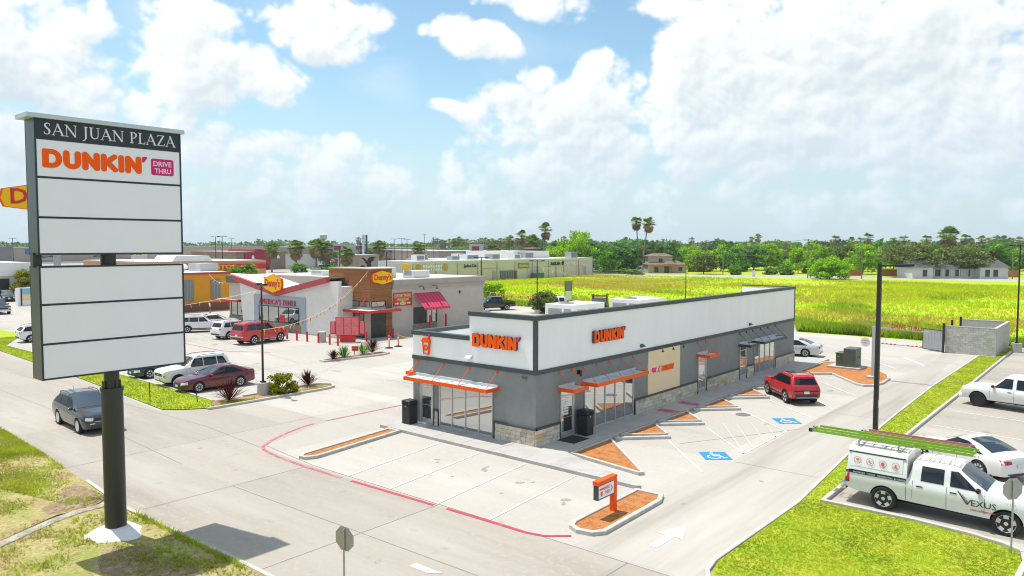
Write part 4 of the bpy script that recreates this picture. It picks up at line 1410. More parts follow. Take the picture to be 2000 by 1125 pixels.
# ------------------------------------------------------------------ signs on posts
M_signback = pm('bare_sign_back', (.40, .38, .34), .45, metal=.3, var=.06)
def stop_sign(px, d, py, size, base, rz, label):
    c = Vector(CAM) + Vector(ray_dir(px, py)) * d
    t = thing('stop_sign', label, 'sign', (c.x, c.y, 0), 0, 'stop signs seen from behind')
    u = Vector((math.cos(rz), math.sin(rz), 0)); n = Vector((-u.y, u.x, 0))
    oc = [(size / 2 / math.cos(math.pi / 8) * math.cos(math.pi / 8 + k * math.pi / 4), size / 2 / math.cos(math.pi / 8) * math.sin(math.pi / 8 + k * math.pi / 4)) for k in range(8)]
    MB().plate([oc], c, u, Z, n, -.003, .003).build('plate', M_signback, t)
    MB().plate([[(x * .97, y * .97) for x, y in oc]], c, u, Z, n, -.006, -.0035).build('red_face', M_red, t)
    mb = MB(); mb.tube((c.x + n.x * .03, c.y + n.y * .03, 0), (c.x + n.x * .03, c.y + n.y * .03, c.z + size * .42), .028, n=10); mb.build('post', M_galv, t)
    mb = MB()
    for dz in (-.22, .22): mb.bar(c + n * .06 + Vector((0, 0, dz - .02)), c + n * .06 + Vector((0, 0, dz + .02)), .03, .02, u)
    mb.build('bolt', M_galv, t)

import_n = None
stop_sign(673, 20.6, 1052, .66, None, R(YAW * 57.3 + 180 - 32), 'bare back of a stop sign on a post at the near edge of the drive')
stop_sign(1978, 24.0, 955, .68, None, R(YAW * 57.3 + 180 + 8), 'bare back of a stop sign in front of the white utility pickup')

ds = thing('direction_sign', 'small orange post sign reading DRIVE THRU with an arrow on the kerbed mulch bed', 'sign', (7.47, -4.9, .09))
box_part('post', M_orange, ds, 7.38, 7.58, -5.02, -4.84, .09, 1.44)
box_part('cap', M_orange, ds, 7.36, 7.60, -6.12, -5.02, 1.30, 1.44)
bx_ = MB().box(7.385, 7.575, -6.10, -5.02, .76, 1.30).build('cabinet', M_signgrey, ds)
MB().box(7.575, 7.583, -6.05, -5.06, .81, 1.26).build('panel', M_face, bx_)
text_part('lettering', 'DRIVE', M_magenta, ds, (7.584, -5.70, 1.07), Y, Z, X, .12, .004, bold=.01, width=.36)
text_part('lettering', 'THRU', M_magenta, ds, (7.584, -5.68, .90), Y, Z, X, .12, .004, bold=.01, width=.33)
MB().plate([[(0, 0), (.06, 0), (.13, .11), (.06, .22), (0, .22), (.07, .11)]], (7.584, -5.28, .93), Y, Z, X, 0, .004).build('chevron', M_orange_face, ds)
fat_sign("DUNKIN'", ds, (7.584, -6.0, 1.10), Y, Z, X, .07, .02, .003, M_orange_face, M_magenta)
MB().plate([[(0, 0), (.10, 0), (.13, .16), (-.03, .16)]], (7.584, -5.92, .88), Y, Z, X, 0, .003).build('cup_emblem', M_orange_face, ds)

# clearance bar at the drive-through entry
cb = thing('clearance_bar', 'pale clearance post with an arm lettered DRIVE THRU and a hanging red striped bar', 'clearance bar', (7.1, 31.0, .09))
M_pale = pm('pale_paint', (.50, .50, .49), .5, var=.05)
MB().box(7.01, 7.19, 30.91, 31.09, .15, 3.92).build('post', M_pale, cb)
MB().box(6.72, 7.48, 30.62, 31.38, .05, .24).build('footing', M_kerb, cb)
MB().bar((7.1, 31, 3.86), (10.75, 31, 3.72), .08, .09).build('arm', M_pale, cb)
text_part('lettering', 'DRIVE THRU', M_red, cb, (8.3, 30.96, 3.87), (1, 0, -.036), Z, -Y, .30, .04, bold=.03, width=1.95)
ring = MB(); ring.lathe([(.34, 0), (.34, .03), (0, .03)], 20, (6.55, 30.95, 2.72), 'y'); ring.build('round_plate', M_face, cb)
text_part('lettering', 'DRIVE', M_red, cb, (6.31, 30.94, 2.78), X, Z, -Y, .10, .004, width=.46)
text_part('lettering', 'THRU', M_red, cb, (6.33, 30.94, 2.62), X, Z, -Y, .10, .004, width=.42)
bar_ = MB().tube((7.6, 31, 2.72), (10.3, 31, 2.66), .045, n=8).build('hanging_bar', M_pale, cb)
mb = MB()
for k in range(10):
    x_ = 7.65 + k * .28
    if 4 <= k <= 5: continue
    mb.tube((x_, 31, 2.719 - .022 * (x_ - 7.6)), (x_ + .13, 31, 2.716 - .022 * (x_ - 7.6)), .048, n=8)
mb.build('stripes', M_red, bar_)
mb = MB()
for x_ in (7.9, 9.95): mb.tube((x_, 31, 2.72), (x_, 31, 3.74), .008, n=4)
mb.build('chain', M_galv, cb)

# transformer on its pad
M_tgreen = pm('transformer_green', (.085, .115, .085), .5, var=.12, scale=2)
tr = thing('transformer', 'dark green pad-mounted transformer with a stepped cabinet on a concrete pad in the mulch', 'transformer', (4.4, 35.0, .09))
MB().box(2.9, 5.35, 34.0, 36.1, .05, .22).build('pad', M_kerb, tr)
bevelled('tank', M_tgreen, tr, (4.05, 4.98, 34.35, 35.85, .22, 1.68), .02, 1)
bevelled('cabinet', M_tgreen, tr, (3.45, 4.05, 34.45, 35.75, .22, 1.22), .02, 1)
bevelled('lid', M_tgreen, tr, (3.42, 4.05, 34.4, 35.8, 1.22, 1.28), .01, 1)
bevelled('padlock', M_black, tr, (4.98, 5.04, 35.2, 35.3, .9, 1.02), .01, 1)
bevelled('warning_label', M_yellow, tr, (3.6, 3.72, 34.444, 34.449, .95, 1.03), .001, 1)

# block enclosure with gates
M_block = stone_material.__call__() if False else pm('block_mortar', (.33, .315, .29), .95, var=.06, coords='World')
def random_tone(name, cols):
    mt = bpy.data.materials.new(name); mt.use_nodes = True; t = mt.node_tree
    b = t.nodes['Principled BSDF']; b.inputs['Roughness'].default_value = .92
    cr = N(t, 'ShaderNodeValToRGB'); e = cr.color_ramp.elements
    e[0].color = cols[0] + (1,); e[1].color = cols[-1] + (1,)
    for i, c in enumerate(cols[1:-1]):
        q = e.new((i + 1) / (len(cols) - 1)); q.color = c + (1,)
    t.links.new(N(t, 'ShaderNodeObjectInfo').outputs['Random'], cr.inputs[0])
    n = N(t, 'ShaderNodeTexNoise'); n.inputs['Scale'].default_value = 9; n.inputs['Detail'].default_value = 5
    t.links.new(N(t, 'ShaderNodeNewGeometry').outputs['Position'], n.inputs['Vector'])
    mx = N(t, 'ShaderNodeMix', data_type='RGBA', blend_type='OVERLAY'); mx.inputs['Factor'].default_value = .35
    t.links.new(cr.outputs[0], mx.inputs[6]); t.links.new(n.outputs[0], mx.inputs[7]); t.links.new(mx.outputs[2], b.inputs['Base Color'])
    return mt
M_blocks = random_tone('concrete_block', [(.43, .405, .36), (.50, .475, .43), (.56, .53, .48)])
BM_ = bmesh.new(); bmesh.ops.create_cube(BM_, size=1); bmesh.ops.bevel(BM_, geom=BM_.edges[:], offset=.02, segments=1, affect='EDGES')
BLOCK_ME = bpy.data.meshes.new('block'); BM_.to_mesh(BLOCK_ME); BM_.free(); BLOCK_ME.materials.append(M_blocks)
en = thing('bin_enclosure', 'grey concrete block bin enclosure with open top and metal gates', 'enclosure', (10.3, 54.3, 0))
EX0, EX1, EY0, EY1, EH = 8.35, 12.30, 50.2, 58.5, 2.42
MB().box(EX0, EX1, EY0, EY0 + .19, -.02, EH).box(EX1 - .19, EX1, EY0 + .19, EY1 - .19, -.02, EH).box(EX0, EX1, EY1 - .19, EY1, -.02, EH).build('wall', M_block, en)
MB().box(EX0 - .02, EX1 + .03, EY0 - .03, EY0 + .22, EH, EH + .09).box(EX1 - .22, EX1 + .03, EY0 + .22, EY1 - .22, EH, EH + .09).box(EX0 - .02, EX1 + .03, EY1 - .22, EY1 + .03, EH, EH + .09).build('coping', M_kerb, en)
for c in range(12):
    y_off = 0 if c % 2 == 0 else -.2
    p = EX0 + y_off
    while p < EX1 - .02:
        q = min(p + .4, EX1); p0 = max(p, EX0)
        o = bpy.data.objects.new('block', BLOCK_ME); COL.objects.link(o); o.parent = en
        o.location = Vector(((p0 + q) / 2, EY0 - .012, .2 * c + .1)) - Vector(en.location); o.scale = (q - p0 - .012, .035, .19)
        p += .4
mb = MB()
for c in range(12):
    p = EY0 - .02 + (.0 if c % 2 else -.2)
    while p < EY1 - .02:
        q = min(p + .4, EY1); p0 = max(p, EY0 - .02)
        mb.box(EX1 - .002, EX1 + .022, p0 + .006, q - .006, .2 * c + .006, .2 * c + .194)
        mb.box(EX1 - .212, EX1 - .188, max(p0, EY0 + .2) + .006, min(q, EY1 - .2) - .006, .2 * c + .006, .2 * c + .194) if min(q, EY1 - .2) > max(p0, EY0 + .2) + .05 else None
        p += .4
    p = EX0 + (.0 if c % 2 else -.2)
    while p < EX1 - .02:
        q = min(p + .4, EX1 - .2); p0 = max(p, EX0)
        if q > p0 + .05: mb.box(p0 + .006, q - .006, EY1 - .212, EY1 - .188, .2 * c + .006, .2 * c + .194)
        p += .4
tag(mb.build('side_blocks', pm('block_plain', (.50, .475, .43), .92, var=.12, scale=2.2, coords='World'), en), kind='stuff')
M_gate = pm('gate_sheet', (.36, .37, .38), .5, metal=.3, var=.06)
for (gx, gy, dx, dy, hh) in ((8.25, 50.1, -1.95, 1.15, 2.0), (8.25, 54.0, -.9, 1.9, 2.0)):
    g0, g1 = Vector((gx, gy, 0)), Vector((gx + dx, gy + dy, 0))
    d = (g1 - g0).normalized(); nn = Vector((-d.y, d.x, 0)); L = (g1 - g0).length
    mb = MB(); mb.bar(g0 + Z * .12, g1 + Z * .12, .06, .06); mb.bar(g0 + Z * hh, g1 + Z * hh, .06, .06); mb.bar(g0 + Z * .15, g0 + Z * (hh - .03), .06, .06, nn); mb.bar(g1 + Z * .15, g1 + Z * (hh - .03), .06, .06, nn)
    gt = mb.build('gate', M_bronze, en)
    k = 0
    while k * .16 < L - .1:
        a_ = g0 + d * (.06 + k * .16)
        m_ = MB(); m_.bar(a_ + d * .07 + Z * .16, a_ + d * .07 + Z * (hh - .04), .035 if k % 2 else .05, .145, d); m_.build('gate_slat', M_gate, gt); k += 1
for (x_, y_) in ((8.22, 50.05), (8.22, 53.9), (8.22, 58.3)):
    MB().box(x_ - .09, x_ + .09, y_ - .09, y_ + .09, -.02, 2.72).build('gate_post', M_bronze, en)

# stakes and small things by the verge
for (p_, h_, lean, lb) in ((G(293, 786), 1.25, 0, 'thin upright black stake in the grass verge below the plaza sign'), (G(386, 787), .62, -.12, 'short leaning black stake at the kerb beside the maroon sedan')):
    tag(MB().tube((p_.x, p_.y, 0), (p_.x + lean, p_.y, h_), .03, n=6).build('stake', M_black), lb, 'stake')
# ------------------------------------------------------------------ vehicles
M_tyre = pm('tyre_rubber', (.018, .018, .019), .85, var=.2)
M_rim = pm('alloy', (.62, .63, .64), .3, metal=.25, var=.05)
M_rimdark = pm('dark_alloy', (.03, .03, .032), .4, metal=.4)
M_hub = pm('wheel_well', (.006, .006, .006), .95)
M_carglass = glass_mat('car_glass', (.006, .008, .012), .035, .02, .45)
M_screen = glass_mat('windscreen_glass', (.02, .025, .03), .16, .03, .5)
M_lamp = pm('headlamp', (.70, .71, .72), .12, var=.06, spec=.8)
M_tail = pm('tail_lamp', (.40, .006, .010), .15, var=.05, spec=.8)
M_amber = pm('amber_lamp', (.75, .28, .02), .2)
M_clad = pm('grey_cladding', (.035, .036, .038), .6, var=.1)
M_chrome = pm('chrome', (.70, .71, .72), .12, metal=1.0)
M_seam = pm('panel_gap', (.012, .012, .013), .8)
M_plate = pm('number_plate', (.70, .71, .72), .4, var=.05)


def car_paint(name, col, metal=0.0):
    return pm(name, col, .28, metal, var=.02, scale=.5, spec=.5, coat=.8)

P_red = car_paint('paint_red', (.50, .008, .018))
P_maroon = car_paint('paint_maroon', (.115, .010, .016), .15)
P_white = car_paint('paint_white', (.74, .74, .73))
P_silver = car_paint('paint_silver', (.56, .57, .58), .25)
P_charcoal = car_paint('paint_charcoal', (.020, .026, .034), .2)
P_black = car_paint('paint_black', (.010, .011, .014))
P_blue = car_paint('paint_blue', (.012, .05, .22))
P_grey = car_paint('paint_grey', (.20, .215, .23), .3)
P_teal = car_paint('paint_dark_teal', (.012, .035, .045))


def curve(pts, x):
    """smooth-ish interpolation of (x, value) pairs"""
    xs = [p[0] for p in pts]; ys = [p[1] for p in pts]
    return float(np.interp(x, xs, ys))


WHEELS = {}


def wheel_meshes(r, w, dark, spokes, hubcap):
    key = (round(r, 3), w, dark, spokes, hubcap)
    if key in WHEELS: return WHEELS[key]
    rr = r * .74
    ty = MB(); ty.lathe([(rr, -w / 2), (r * .93, -w / 2), (r, -w * .36), (r, w * .36), (r * .93, w / 2), (rr, w / 2), (rr, -w / 2)], 28, (0, 0, 0), 'y')
    rim = MB(); rim.lathe([(rr * 1.01, w * .44), (rr * .93, w * .47), (rr * .90, w * .30), (rr * .88, w * .10), (0, w * .08)], 28, (0, 0, 0), 'y')
    sp = MB()
    for k in range(spokes):
        a = 2 * math.pi * k / spokes + .3
        c, s_ = math.cos(a), math.sin(a)
        sp.bar((c * rr * .12, w * .34, s_ * rr * .12), (c * rr * .93, w * .40, s_ * rr * .93), rr * (2.4 / spokes), w * .14, (0, 1, 0))
    sp.lathe([(rr * 1.0, w * .41), (rr * .90, w * .455), (rr * .86, w * .41)], 24, (0, 0, 0), 'y')
    sp.lathe([(rr * .30, w * .30), (rr * .30, w * .42), (rr * .16, w * .45), (0, w * .45)], 14, (0, 0, 0), 'y')
    mr = M_rimdark if dark else M_rim
    WHEELS[key] = (ty.mesh('tyre', M_tyre, True, 40), rim.mesh('rim', M_rimdark if not hubcap else mr, True, 40), sp.mesh('spokes', mr, False))
    return WHEELS[key]


class Car:
    """body skinned over cross-sections; glass, lamps and trim laid on the body surface"""
    def __init__(s, name, label, cat, loc, rz, group, paint, spec, scale=1.0):
        s.t = thing(name, label, cat, loc, rz, group)
        s.t.scale = (scale,) * 3
        s.sp, s.paint = spec, paint
        S = spec
        L, W = S['L'], S['W']
        # lengthwise stations: x runs from the tail (-) to the nose (+)
        xs = sorted(set([round(q, 3) for q in list(np.linspace(-L / 2, L / 2, 34)) + [p[0] for p in S['top']] + [p[0] for p in S['belt']]]))
        secs = []
        for x in xs:
            zt, zb, zl, w = curve(S['top'], x), curve(S['belt'], x), curve(S['low'], x), curve(S['wid'], x) * W / 2
            zb = min(zb, zt - .012)
            t = max(0, min(1, (zt - zb) / .42))
            wr = w * (.93 - S.get('tumble', .20) * t)
            h = zb - zl
            half = [(0, zl), (w * .76, zl), (w * .925, zl + .06 * h), (w * .965, zl + .24 * h), (w * .985, zl + .48 * h), (w, zl + .70 * h), (w * .975, zl + .88 * h), (w * .93, zb),
                    (wr + (w * .93 - wr) * .5 + .012 * t, zb + (zt - zb) * .46), (wr, zb + (zt - zb) * .86), (wr * .93, zb + (zt - zb) * .965), (wr * .72, zt + .004), (wr * .35, zt + .016 + .01 * t), (0, zt + .02 + .012 * t)]
            secs.append([(x, y, z) for y, z in half] + [(x, -y, z) for y, z in half[-2:0:-1]])
        n = len(secs[0])
        vs = [p for sc in secs for p in sc]
        fs = []
        for i in range(len(secs) - 1):
            for k in range(n):
                k2 = (k + 1) % n
                fs.append((i * n + k, i * n + k2, (i + 1) * n + k2, (i + 1) * n + k))
        fs.append(tuple(range(n - 1, -1, -1)))
        fs.append(tuple((len(secs) - 1) * n + k for k in range(n)))
        me = bpy.data.meshes.new('body')
        me.from_pydata(vs, [], fs)
        bm = bmesh.new(); bm.from_mesh(me)
        bmesh.ops.recalc_face_normals(bm, faces=bm.faces)
        bm.to_mesh(me); bm.free()
        # wheel arches (and the load bed) cut out
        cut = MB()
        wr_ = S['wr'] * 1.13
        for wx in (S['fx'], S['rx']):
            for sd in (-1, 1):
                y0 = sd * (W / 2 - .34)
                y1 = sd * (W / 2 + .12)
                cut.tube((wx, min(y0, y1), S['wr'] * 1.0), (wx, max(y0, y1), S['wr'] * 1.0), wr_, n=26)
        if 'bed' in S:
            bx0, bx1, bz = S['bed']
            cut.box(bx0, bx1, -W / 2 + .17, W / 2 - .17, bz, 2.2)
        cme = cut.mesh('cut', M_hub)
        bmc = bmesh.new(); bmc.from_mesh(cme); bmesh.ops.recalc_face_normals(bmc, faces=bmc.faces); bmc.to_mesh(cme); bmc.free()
        bo = bpy.data.objects.new('body', me); COL.objects.link(bo)
        co = bpy.data.objects.new('cut', cme); COL.objects.link(co)
        md = bo.modifiers.new('cut', 'BOOLEAN'); md.object = co; md.operation = 'DIFFERENCE'; md.solver = 'EXACT'
        bpy.context.view_layer.update()
        new = bpy.data.meshes.new_from_object(bo.evaluated_get(bpy.context.evaluated_depsgraph_get()))
        bpy.data.objects.remove(co); bpy.data.objects.remove(bo)
        new.name = 'body'
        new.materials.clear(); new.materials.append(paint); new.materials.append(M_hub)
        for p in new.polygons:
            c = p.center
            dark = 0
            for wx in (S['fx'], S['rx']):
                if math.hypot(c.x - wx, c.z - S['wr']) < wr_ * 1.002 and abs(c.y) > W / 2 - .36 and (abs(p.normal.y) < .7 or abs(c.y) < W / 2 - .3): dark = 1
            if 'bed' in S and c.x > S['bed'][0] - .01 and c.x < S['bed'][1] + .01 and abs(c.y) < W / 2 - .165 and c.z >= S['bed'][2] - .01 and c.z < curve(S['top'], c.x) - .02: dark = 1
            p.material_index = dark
        new.polygons.foreach_set('use_smooth', [True] * len(new.polygons))
        new.set_sharp_from_angle(angle=R(S.get('sharp', 34)))
        s.body = link('body', new, s.t)
        bm = bmesh.new(); bm.from_mesh(new); s.bvh = BVHTree.FromBMesh(bm); bm.free()
        tm, rm, sm = wheel_meshes(S['wr'], S.get('ww', .24), S.get('dark_rims', False), S.get('spokes', 5), S.get('hubcap', False))
        for wx in (S['fx'], S['rx']):
            for sd in (-1, 1):
                w_ = link('wheel', tm, s.t)
                w_.location = (wx, sd * (W / 2 - S.get('ww', .24) / 2 - .015), S['wr'])
                if sd < 0: w_.rotation_euler = (0, 0, math.pi)
                link('rim', rm, w_); link('spokes', sm, w_)
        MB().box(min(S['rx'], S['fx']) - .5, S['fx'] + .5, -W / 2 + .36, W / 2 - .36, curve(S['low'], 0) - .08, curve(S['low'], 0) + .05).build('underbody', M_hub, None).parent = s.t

    def patch(s, name, mat, quad, axis, off=.006, nu=8, nv=4, parent=None):
        """a skin patch: quad of four corners in the plane across the casting axis, dropped onto the body"""
        vs, ok = [], True
        for j in range(nv + 1):
            for i in range(nu + 1):
                a, b = i / nu, j / nv
                p = [(1 - a) * (1 - b) * quad[0][k] + a * (1 - b) * quad[1][k] + a * b * quad[2][k] + (1 - a) * b * quad[3][k] for k in (0, 1)]
                if axis == 'f': o, d = Vector((6, p[0], p[1])), Vector((-1, 0, 0))
                elif axis == 'r': o, d = Vector((-6, p[0], p[1])), Vector((1, 0, 0))
                elif axis == 't': o, d = Vector((p[0], p[1], 5)), Vector((0, 0, -1))
                elif axis == '+y': o, d = Vector((p[0], 4, p[1])), Vector((0, -1, 0))
                else: o, d = Vector((p[0], -4, p[1])), Vector((0, 1, 0))
                h, nn, _, _ = s.bvh.ray_cast(o, d)
                if h is None:
                    h, nn, _, _ = s.bvh.find_nearest(o + d * 4)
                if nn.dot(d) > 0: nn = -nn
                vs.append(h + nn * off * .35 - d * off)
        mb = MB()
        w = nu + 1
        fs = [(j * w + i, j * w + i + 1, (j + 1) * w + i + 1, (j + 1) * w + i) for j in range(nv) for i in range(nu)]
        # face outward
        a, b, c = vs[0], vs[1], vs[w]
        if (b - a).cross(c - a).dot(d) > 0: fs = [f[::-1] for f in fs]
        mb.add(vs, fs)
        me = mb.mesh(name, mat, True)
        o = link(name, me, parent or s.t)
        return o

    def both(s, name, mat, quad, off=.006, nu=6, nv=3):
        s.patch(name, mat, quad, '-y', off, nu, nv); return s.patch(name, mat, quad, '+y', off, nu, nv)

    def sidehit(s, x, z, sd=1):
        h, nn, _, _ = s.bvh.ray_cast(Vector((x, 4 * sd, z)), Vector((0, -sd, 0)))
        return h if h is not None else Vector((x, sd * s.sp['W'] / 2, z))

    def common(s, seams=(), handles=(), mirror=None, mirror_mat=None, clad=None, plate_r=None, plate_f=None, handle_mat=None):
        S = s.sp
        for (x, z0, z1) in seams:
            s.both('door_seam', M_seam, [(x - .006, z0), (x + .006, z0), (x + .006, z1), (x - .006, z1)], .003, 1, 6)
        for (x, z) in handles:
            for sd in (-1, 1):
                h = s.sidehit(x, z, sd)
                MB().box(x - .10, x + .10, h.y - .02, h.y + .02, z - .014, z + .018).build('door_handle', handle_mat or s.paint, None).parent = s.t
        if mirror:
            for sd in (-1, 1):
                h = s.sidehit(mirror[0], mirror[1], sd)
                k = MB(); k.lathe([(0, -.11), (.06, -.10), (.085, -.03), (.085, .05), (.05, .10), (0, .11)], 8, (mirror[0] - .02, h.y + sd * .13, mirror[1] + .03), 'y')
                k.tube((mirror[0] + .02, h.y, mirror[1] - .03), (mirror[0], h.y + sd * .1, mirror[1] + .0), .025, n=6)
                k.build('mirror', mirror_mat or s.paint, None, True, 50).parent = s.t
        if clad:
            z0, z1 = clad
            r = S['wr'] * 1.13
            s.both('rocker_trim', M_clad, [(S['rx'] + r + .02, z0), (S['fx'] - r - .02, z0), (S['fx'] - r - .02, z1), (S['rx'] + r + .02, z1)], .008, 10, 2)
            for wx in (S['rx'], S['fx']):
                for sd in ('+y', '-y'):
                    n_ = 12
                    for k in range(n_):
                        a0, a1 = R(-12 + 204 * k / n_), R(-12 + 204 * (k + 1) / n_)
                    q = []
                # rim of the arch
                for sd in (1, -1):
                    mb = MB(); pr = []
                    for k in range(15):
                        a = R(-8 + 196 * k / 14)
                        for rr in (r * .995, r * 1.12):
                            x, z = wx + rr * math.cos(a), S['wr'] + rr * math.sin(a)
                            h = s.sidehit(x, min(z, curve(S['belt'], x) - .03), sd)
                            yy = max(abs(h.y), S['W'] / 2 * .93)
                            pr.append((x, sd * (yy + .012), z))
                    mb.add(pr, [(2 * k, 2 * k + 1, 2 * k + 3, 2 * k + 2) if sd < 0 else (2 * k, 2 * k + 2, 2 * k + 3, 2 * k + 1) for k in range(14)])
                    mb.build('arch_trim', M_clad, None).parent = s.t
        if plate_r: s.patch('number_plate', M_plate, [(-.16, plate_r), (.16, plate_r), (.16, plate_r + .15), (-.16, plate_r + .15)], 'r', .02, 1, 1)
        if plate_f: s.patch('number_plate', M_plate, [(-.16, plate_f), (.16, plate_f), (.16, plate_f + .15), (-.16, plate_f + .15)], 'f', .03, 1, 1)

    def rails(s, x0, x1, mat=None):
        for sd in (-1, 1):
            pts = []
            for k in range(7):
                x = x0 + (x1 - x0) * k / 6
                zt = curve(s.sp['top'], x)
                w = curve(s.sp['wid'], x) * s.sp['W'] / 2 * .68
                pts.append((x, sd * w, zt + (.045 if 0 < k < 6 else .0)))
            MB().path(pts, .018, 6).build('roof_rail', mat or M_black, None).parent = s.t


def suv_spec(L, W, H, wb, wr, fo, belt=1.02, hood=1.0, ws=1.05, rear_slope=.25, low=.24, nose=.8, **kw):
    """profile of an estate-bodied car"""
    f = L / 2
    fx = f - fo
    cowl = fx - .42 * 1.0
    top = [(-f, low + .38), (-f + .02, belt - .16), (-f + .06, belt - .02), (-f + .10, belt + .04), (-f + .10 + rear_slope, H - .12), (-f + .22 + rear_slope, H - .03), (-f + L * .30, H), (cowl - ws - .25, H - .01), (cowl - ws, H - .06), (cowl, hood + .06), (cowl + .05, hood + .03), (f - .45, hood - .06 * nose), (f - .18, hood - .13 * nose), (f - .05, hood - .24 * nose), (f, hood - .36 * nose)]
    bel = [(-f, low + .34), (-f + .05, belt - .10), (-f + .3, belt + .03), (0, belt), (cowl, hood + .0), (f - .3, hood - .14 * nose), (f - .05, hood - .27 * nose), (f, hood - .42 * nose)]
    lo = [(-f, low + .14), (-f + .12, low + .06), (-f + .6, low - .02), (f - .6, low - .02), (f - .12, low + .02), (f, low + .10)]
    wid = [(-f, .86), (-f + .10, .94), (-f + .5, .985), (0, 1.0), (f - .9, .99), (f - .4, .95), (f - .12, .86), (f, .74)]
    d = dict(L=L, W=W, wr=wr, fx=fx, rx=fx - wb, top=top, belt=bel, low=lo, wid=wid, cowl=cowl, ws=ws, H=H, beltz=belt, hood=hood, f=f)
    d.update(kw)
    return d


def dress_suv(c, rails=True, plate=True, clad=True, side_rear=True, black=False):
    S = c.sp; f = S['f']; cw, ws, H, b = S['cowl'], S['ws'], S['H'], S['beltz']
    W = S['W']
    rx = S['rx']
    c.patch('windscreen', M_screen, [(cw - .05, -W * .395), (cw - .05, W * .395), (cw - ws + .06, W * .33), (cw - ws + .06, -W * .33)], 't', .008, 8, 6)
    rs = S.get('rs', .3)
    zt = H - .19
    c.patch('rear_window', M_carglass, [(-W * .37, b + .10), (W * .37, b + .10), (W * .31, zt), (-W * .31, zt)], 'r', .012, 8, 4)
    z0, z1 = b + .045, H - .15
    # side lights: front door, rear door, quarter
    xa = cw - .30; xb = cw - ws + .05
    b1, b2, b3 = cw - 1.30, cw - 2.25, -f + .36
    if black: c.both('window_surround', M_black, [(b3 - .06, z0 - .0), (xa + .04, z0 - .04), (xb + .03, z1 + .035), (b3 + .22, z1 + .01)], .003, 14, 4)
    c.both('side_window', M_carglass, [(b1 + .03, z0), (xa - .05, z0), (xb - .02, z1), (b1 + .03, z1)], .007, 6, 4)
    c.both('side_window', M_carglass, [(b2 + .03, z0 + .01), (b1 - .03, z0), (b1 - .03, z1), (b2 + .05, z1)], .007, 5, 4)
    if side_rear and b2 - b3 > .4: c.both('side_window', M_carglass, [(b3 + .02, z0 + .05), (b2 - .04, z0 + .01), (b2 - .02, z1), (b3 + .26, z1 - .03)], .007, 5, 4)
    c.common(seams=((cw - .12, S['low'][2][1] + .16, b - .02), (b1, S['low'][2][1] + .10, b + .03), (b2, S['low'][2][1] + .34, b + .03)), handles=((b1 + .18, b - .10), (b2 + .20, b - .09)), mirror=(cw - .28, b + .03), clad=(S['low'][2][1] + .0, S['low'][2][1] + .18) if clad else None, plate_r=b - .42 if plate else None, plate_f=.46 if plate else None)
    h = S['hood']
    c.patch('headlight', M_lamp, [(-W * .44, h - .34), (-W * .29, h - .36), (-W * .27, h - .22), (-W * .42, h - .20)], 'f', .012, 4, 3)
    c.patch('headlight', M_lamp, [(W * .29, h - .36), (W * .44, h - .34), (W * .42, h - .20), (W * .27, h - .22)], 'f', .012, 4, 3)
    c.patch('grille', M_black, [(-W * .26, h - .42), (W * .26, h - .42), (W * .25, h - .25), (-W * .25, h - .25)], 'f', .012, 8, 2)
    c.patch('lower_grille', M_clad, [(-W * .34, .34), (W * .34, .34), (W * .30, .47), (-W * .30, .47)], 'f', .010, 8, 2)
    MB().bar((c.bvh.ray_cast(Vector((6, 0, h - .33)), Vector((-1, 0, 0)))[0] + Vector((.02, -.09, 0))), (c.bvh.ray_cast(Vector((6, 0, h - .33)), Vector((-1, 0, 0)))[0] + Vector((.02, .09, 0))), .02, .05).build('badge', M_chrome, None).parent = c.t
    for sd in (-1, 1):
        q = [(sd * W * .46, b - .16), (sd * W * .30, b - .14), (sd * W * .30, b + .0), (sd * W * .44, b + .02)]
        c.patch('tail_lamp', M_tail, q if sd < 0 else [q[1], q[0], q[3], q[2]], 'r', .012, 4, 3)
    c.patch('rear_bumper_trim', M_clad, [(-W * .44, S['low'][0][1] + .02), (W * .44, S['low'][0][1] + .02), (W * .44, S['low'][0][1] + .16), (-W * .44, S['low'][0][1] + .16)], 'r', .012, 8, 2)
    if rails: c.rails(cw - ws - .15, -f + .5)


def sedan_spec(L, W, H, wb, wr, fo, belt=.92, hood=.92, ws=1.0, rs=.95, deck=.98, low=.20, **kw):
    f = L / 2; fx = f - fo; cowl = fx - .50
    db = -f + .58                                     # front of the boot lid
    top = [(-f, low + .30), (-f + .03, deck - .18), (-f + .08, deck - .04), (-f + .16, deck), (db, deck + .03), (db + rs * .55, H - .13), (db + rs, H - .03), (db + rs + .35, H), (cowl - ws - .2, H - .015), (cowl - ws, H - .07), (cowl, hood + .04), (cowl + .06, hood + .02), (f - .5, hood - .10), (f - .2, hood - .18), (f - .05, hood - .29), (f, hood - .42)]
    bel = [(-f, low + .26), (-f + .06, deck - .12), (-f + .4, deck - .03), (db + .3, belt + .04), (0, belt), (cowl, hood - .02), (f - .4, hood - .17), (f - .08, hood - .32), (f, hood - .46)]
    lo = [(-f, low + .12), (-f + .15, low + .05), (-f + .7, low - .02), (f - .7, low - .02), (f - .12, low), (f, low + .08)]
    wid = [(-f, .74), (-f + .12, .88), (-f + .6, .97), (0, 1.0), (f - .9, .98), (f - .4, .90), (f - .12, .74), (f, .58)]
    d = dict(L=L, W=W, wr=wr, fx=fx, rx=fx - wb, top=top, belt=bel, low=lo, wid=wid, cowl=cowl, ws=ws, H=H, beltz=belt, hood=hood, f=f, rs=rs, db=db, deck=deck, tumble=.24)
    d.update(kw)
    return d


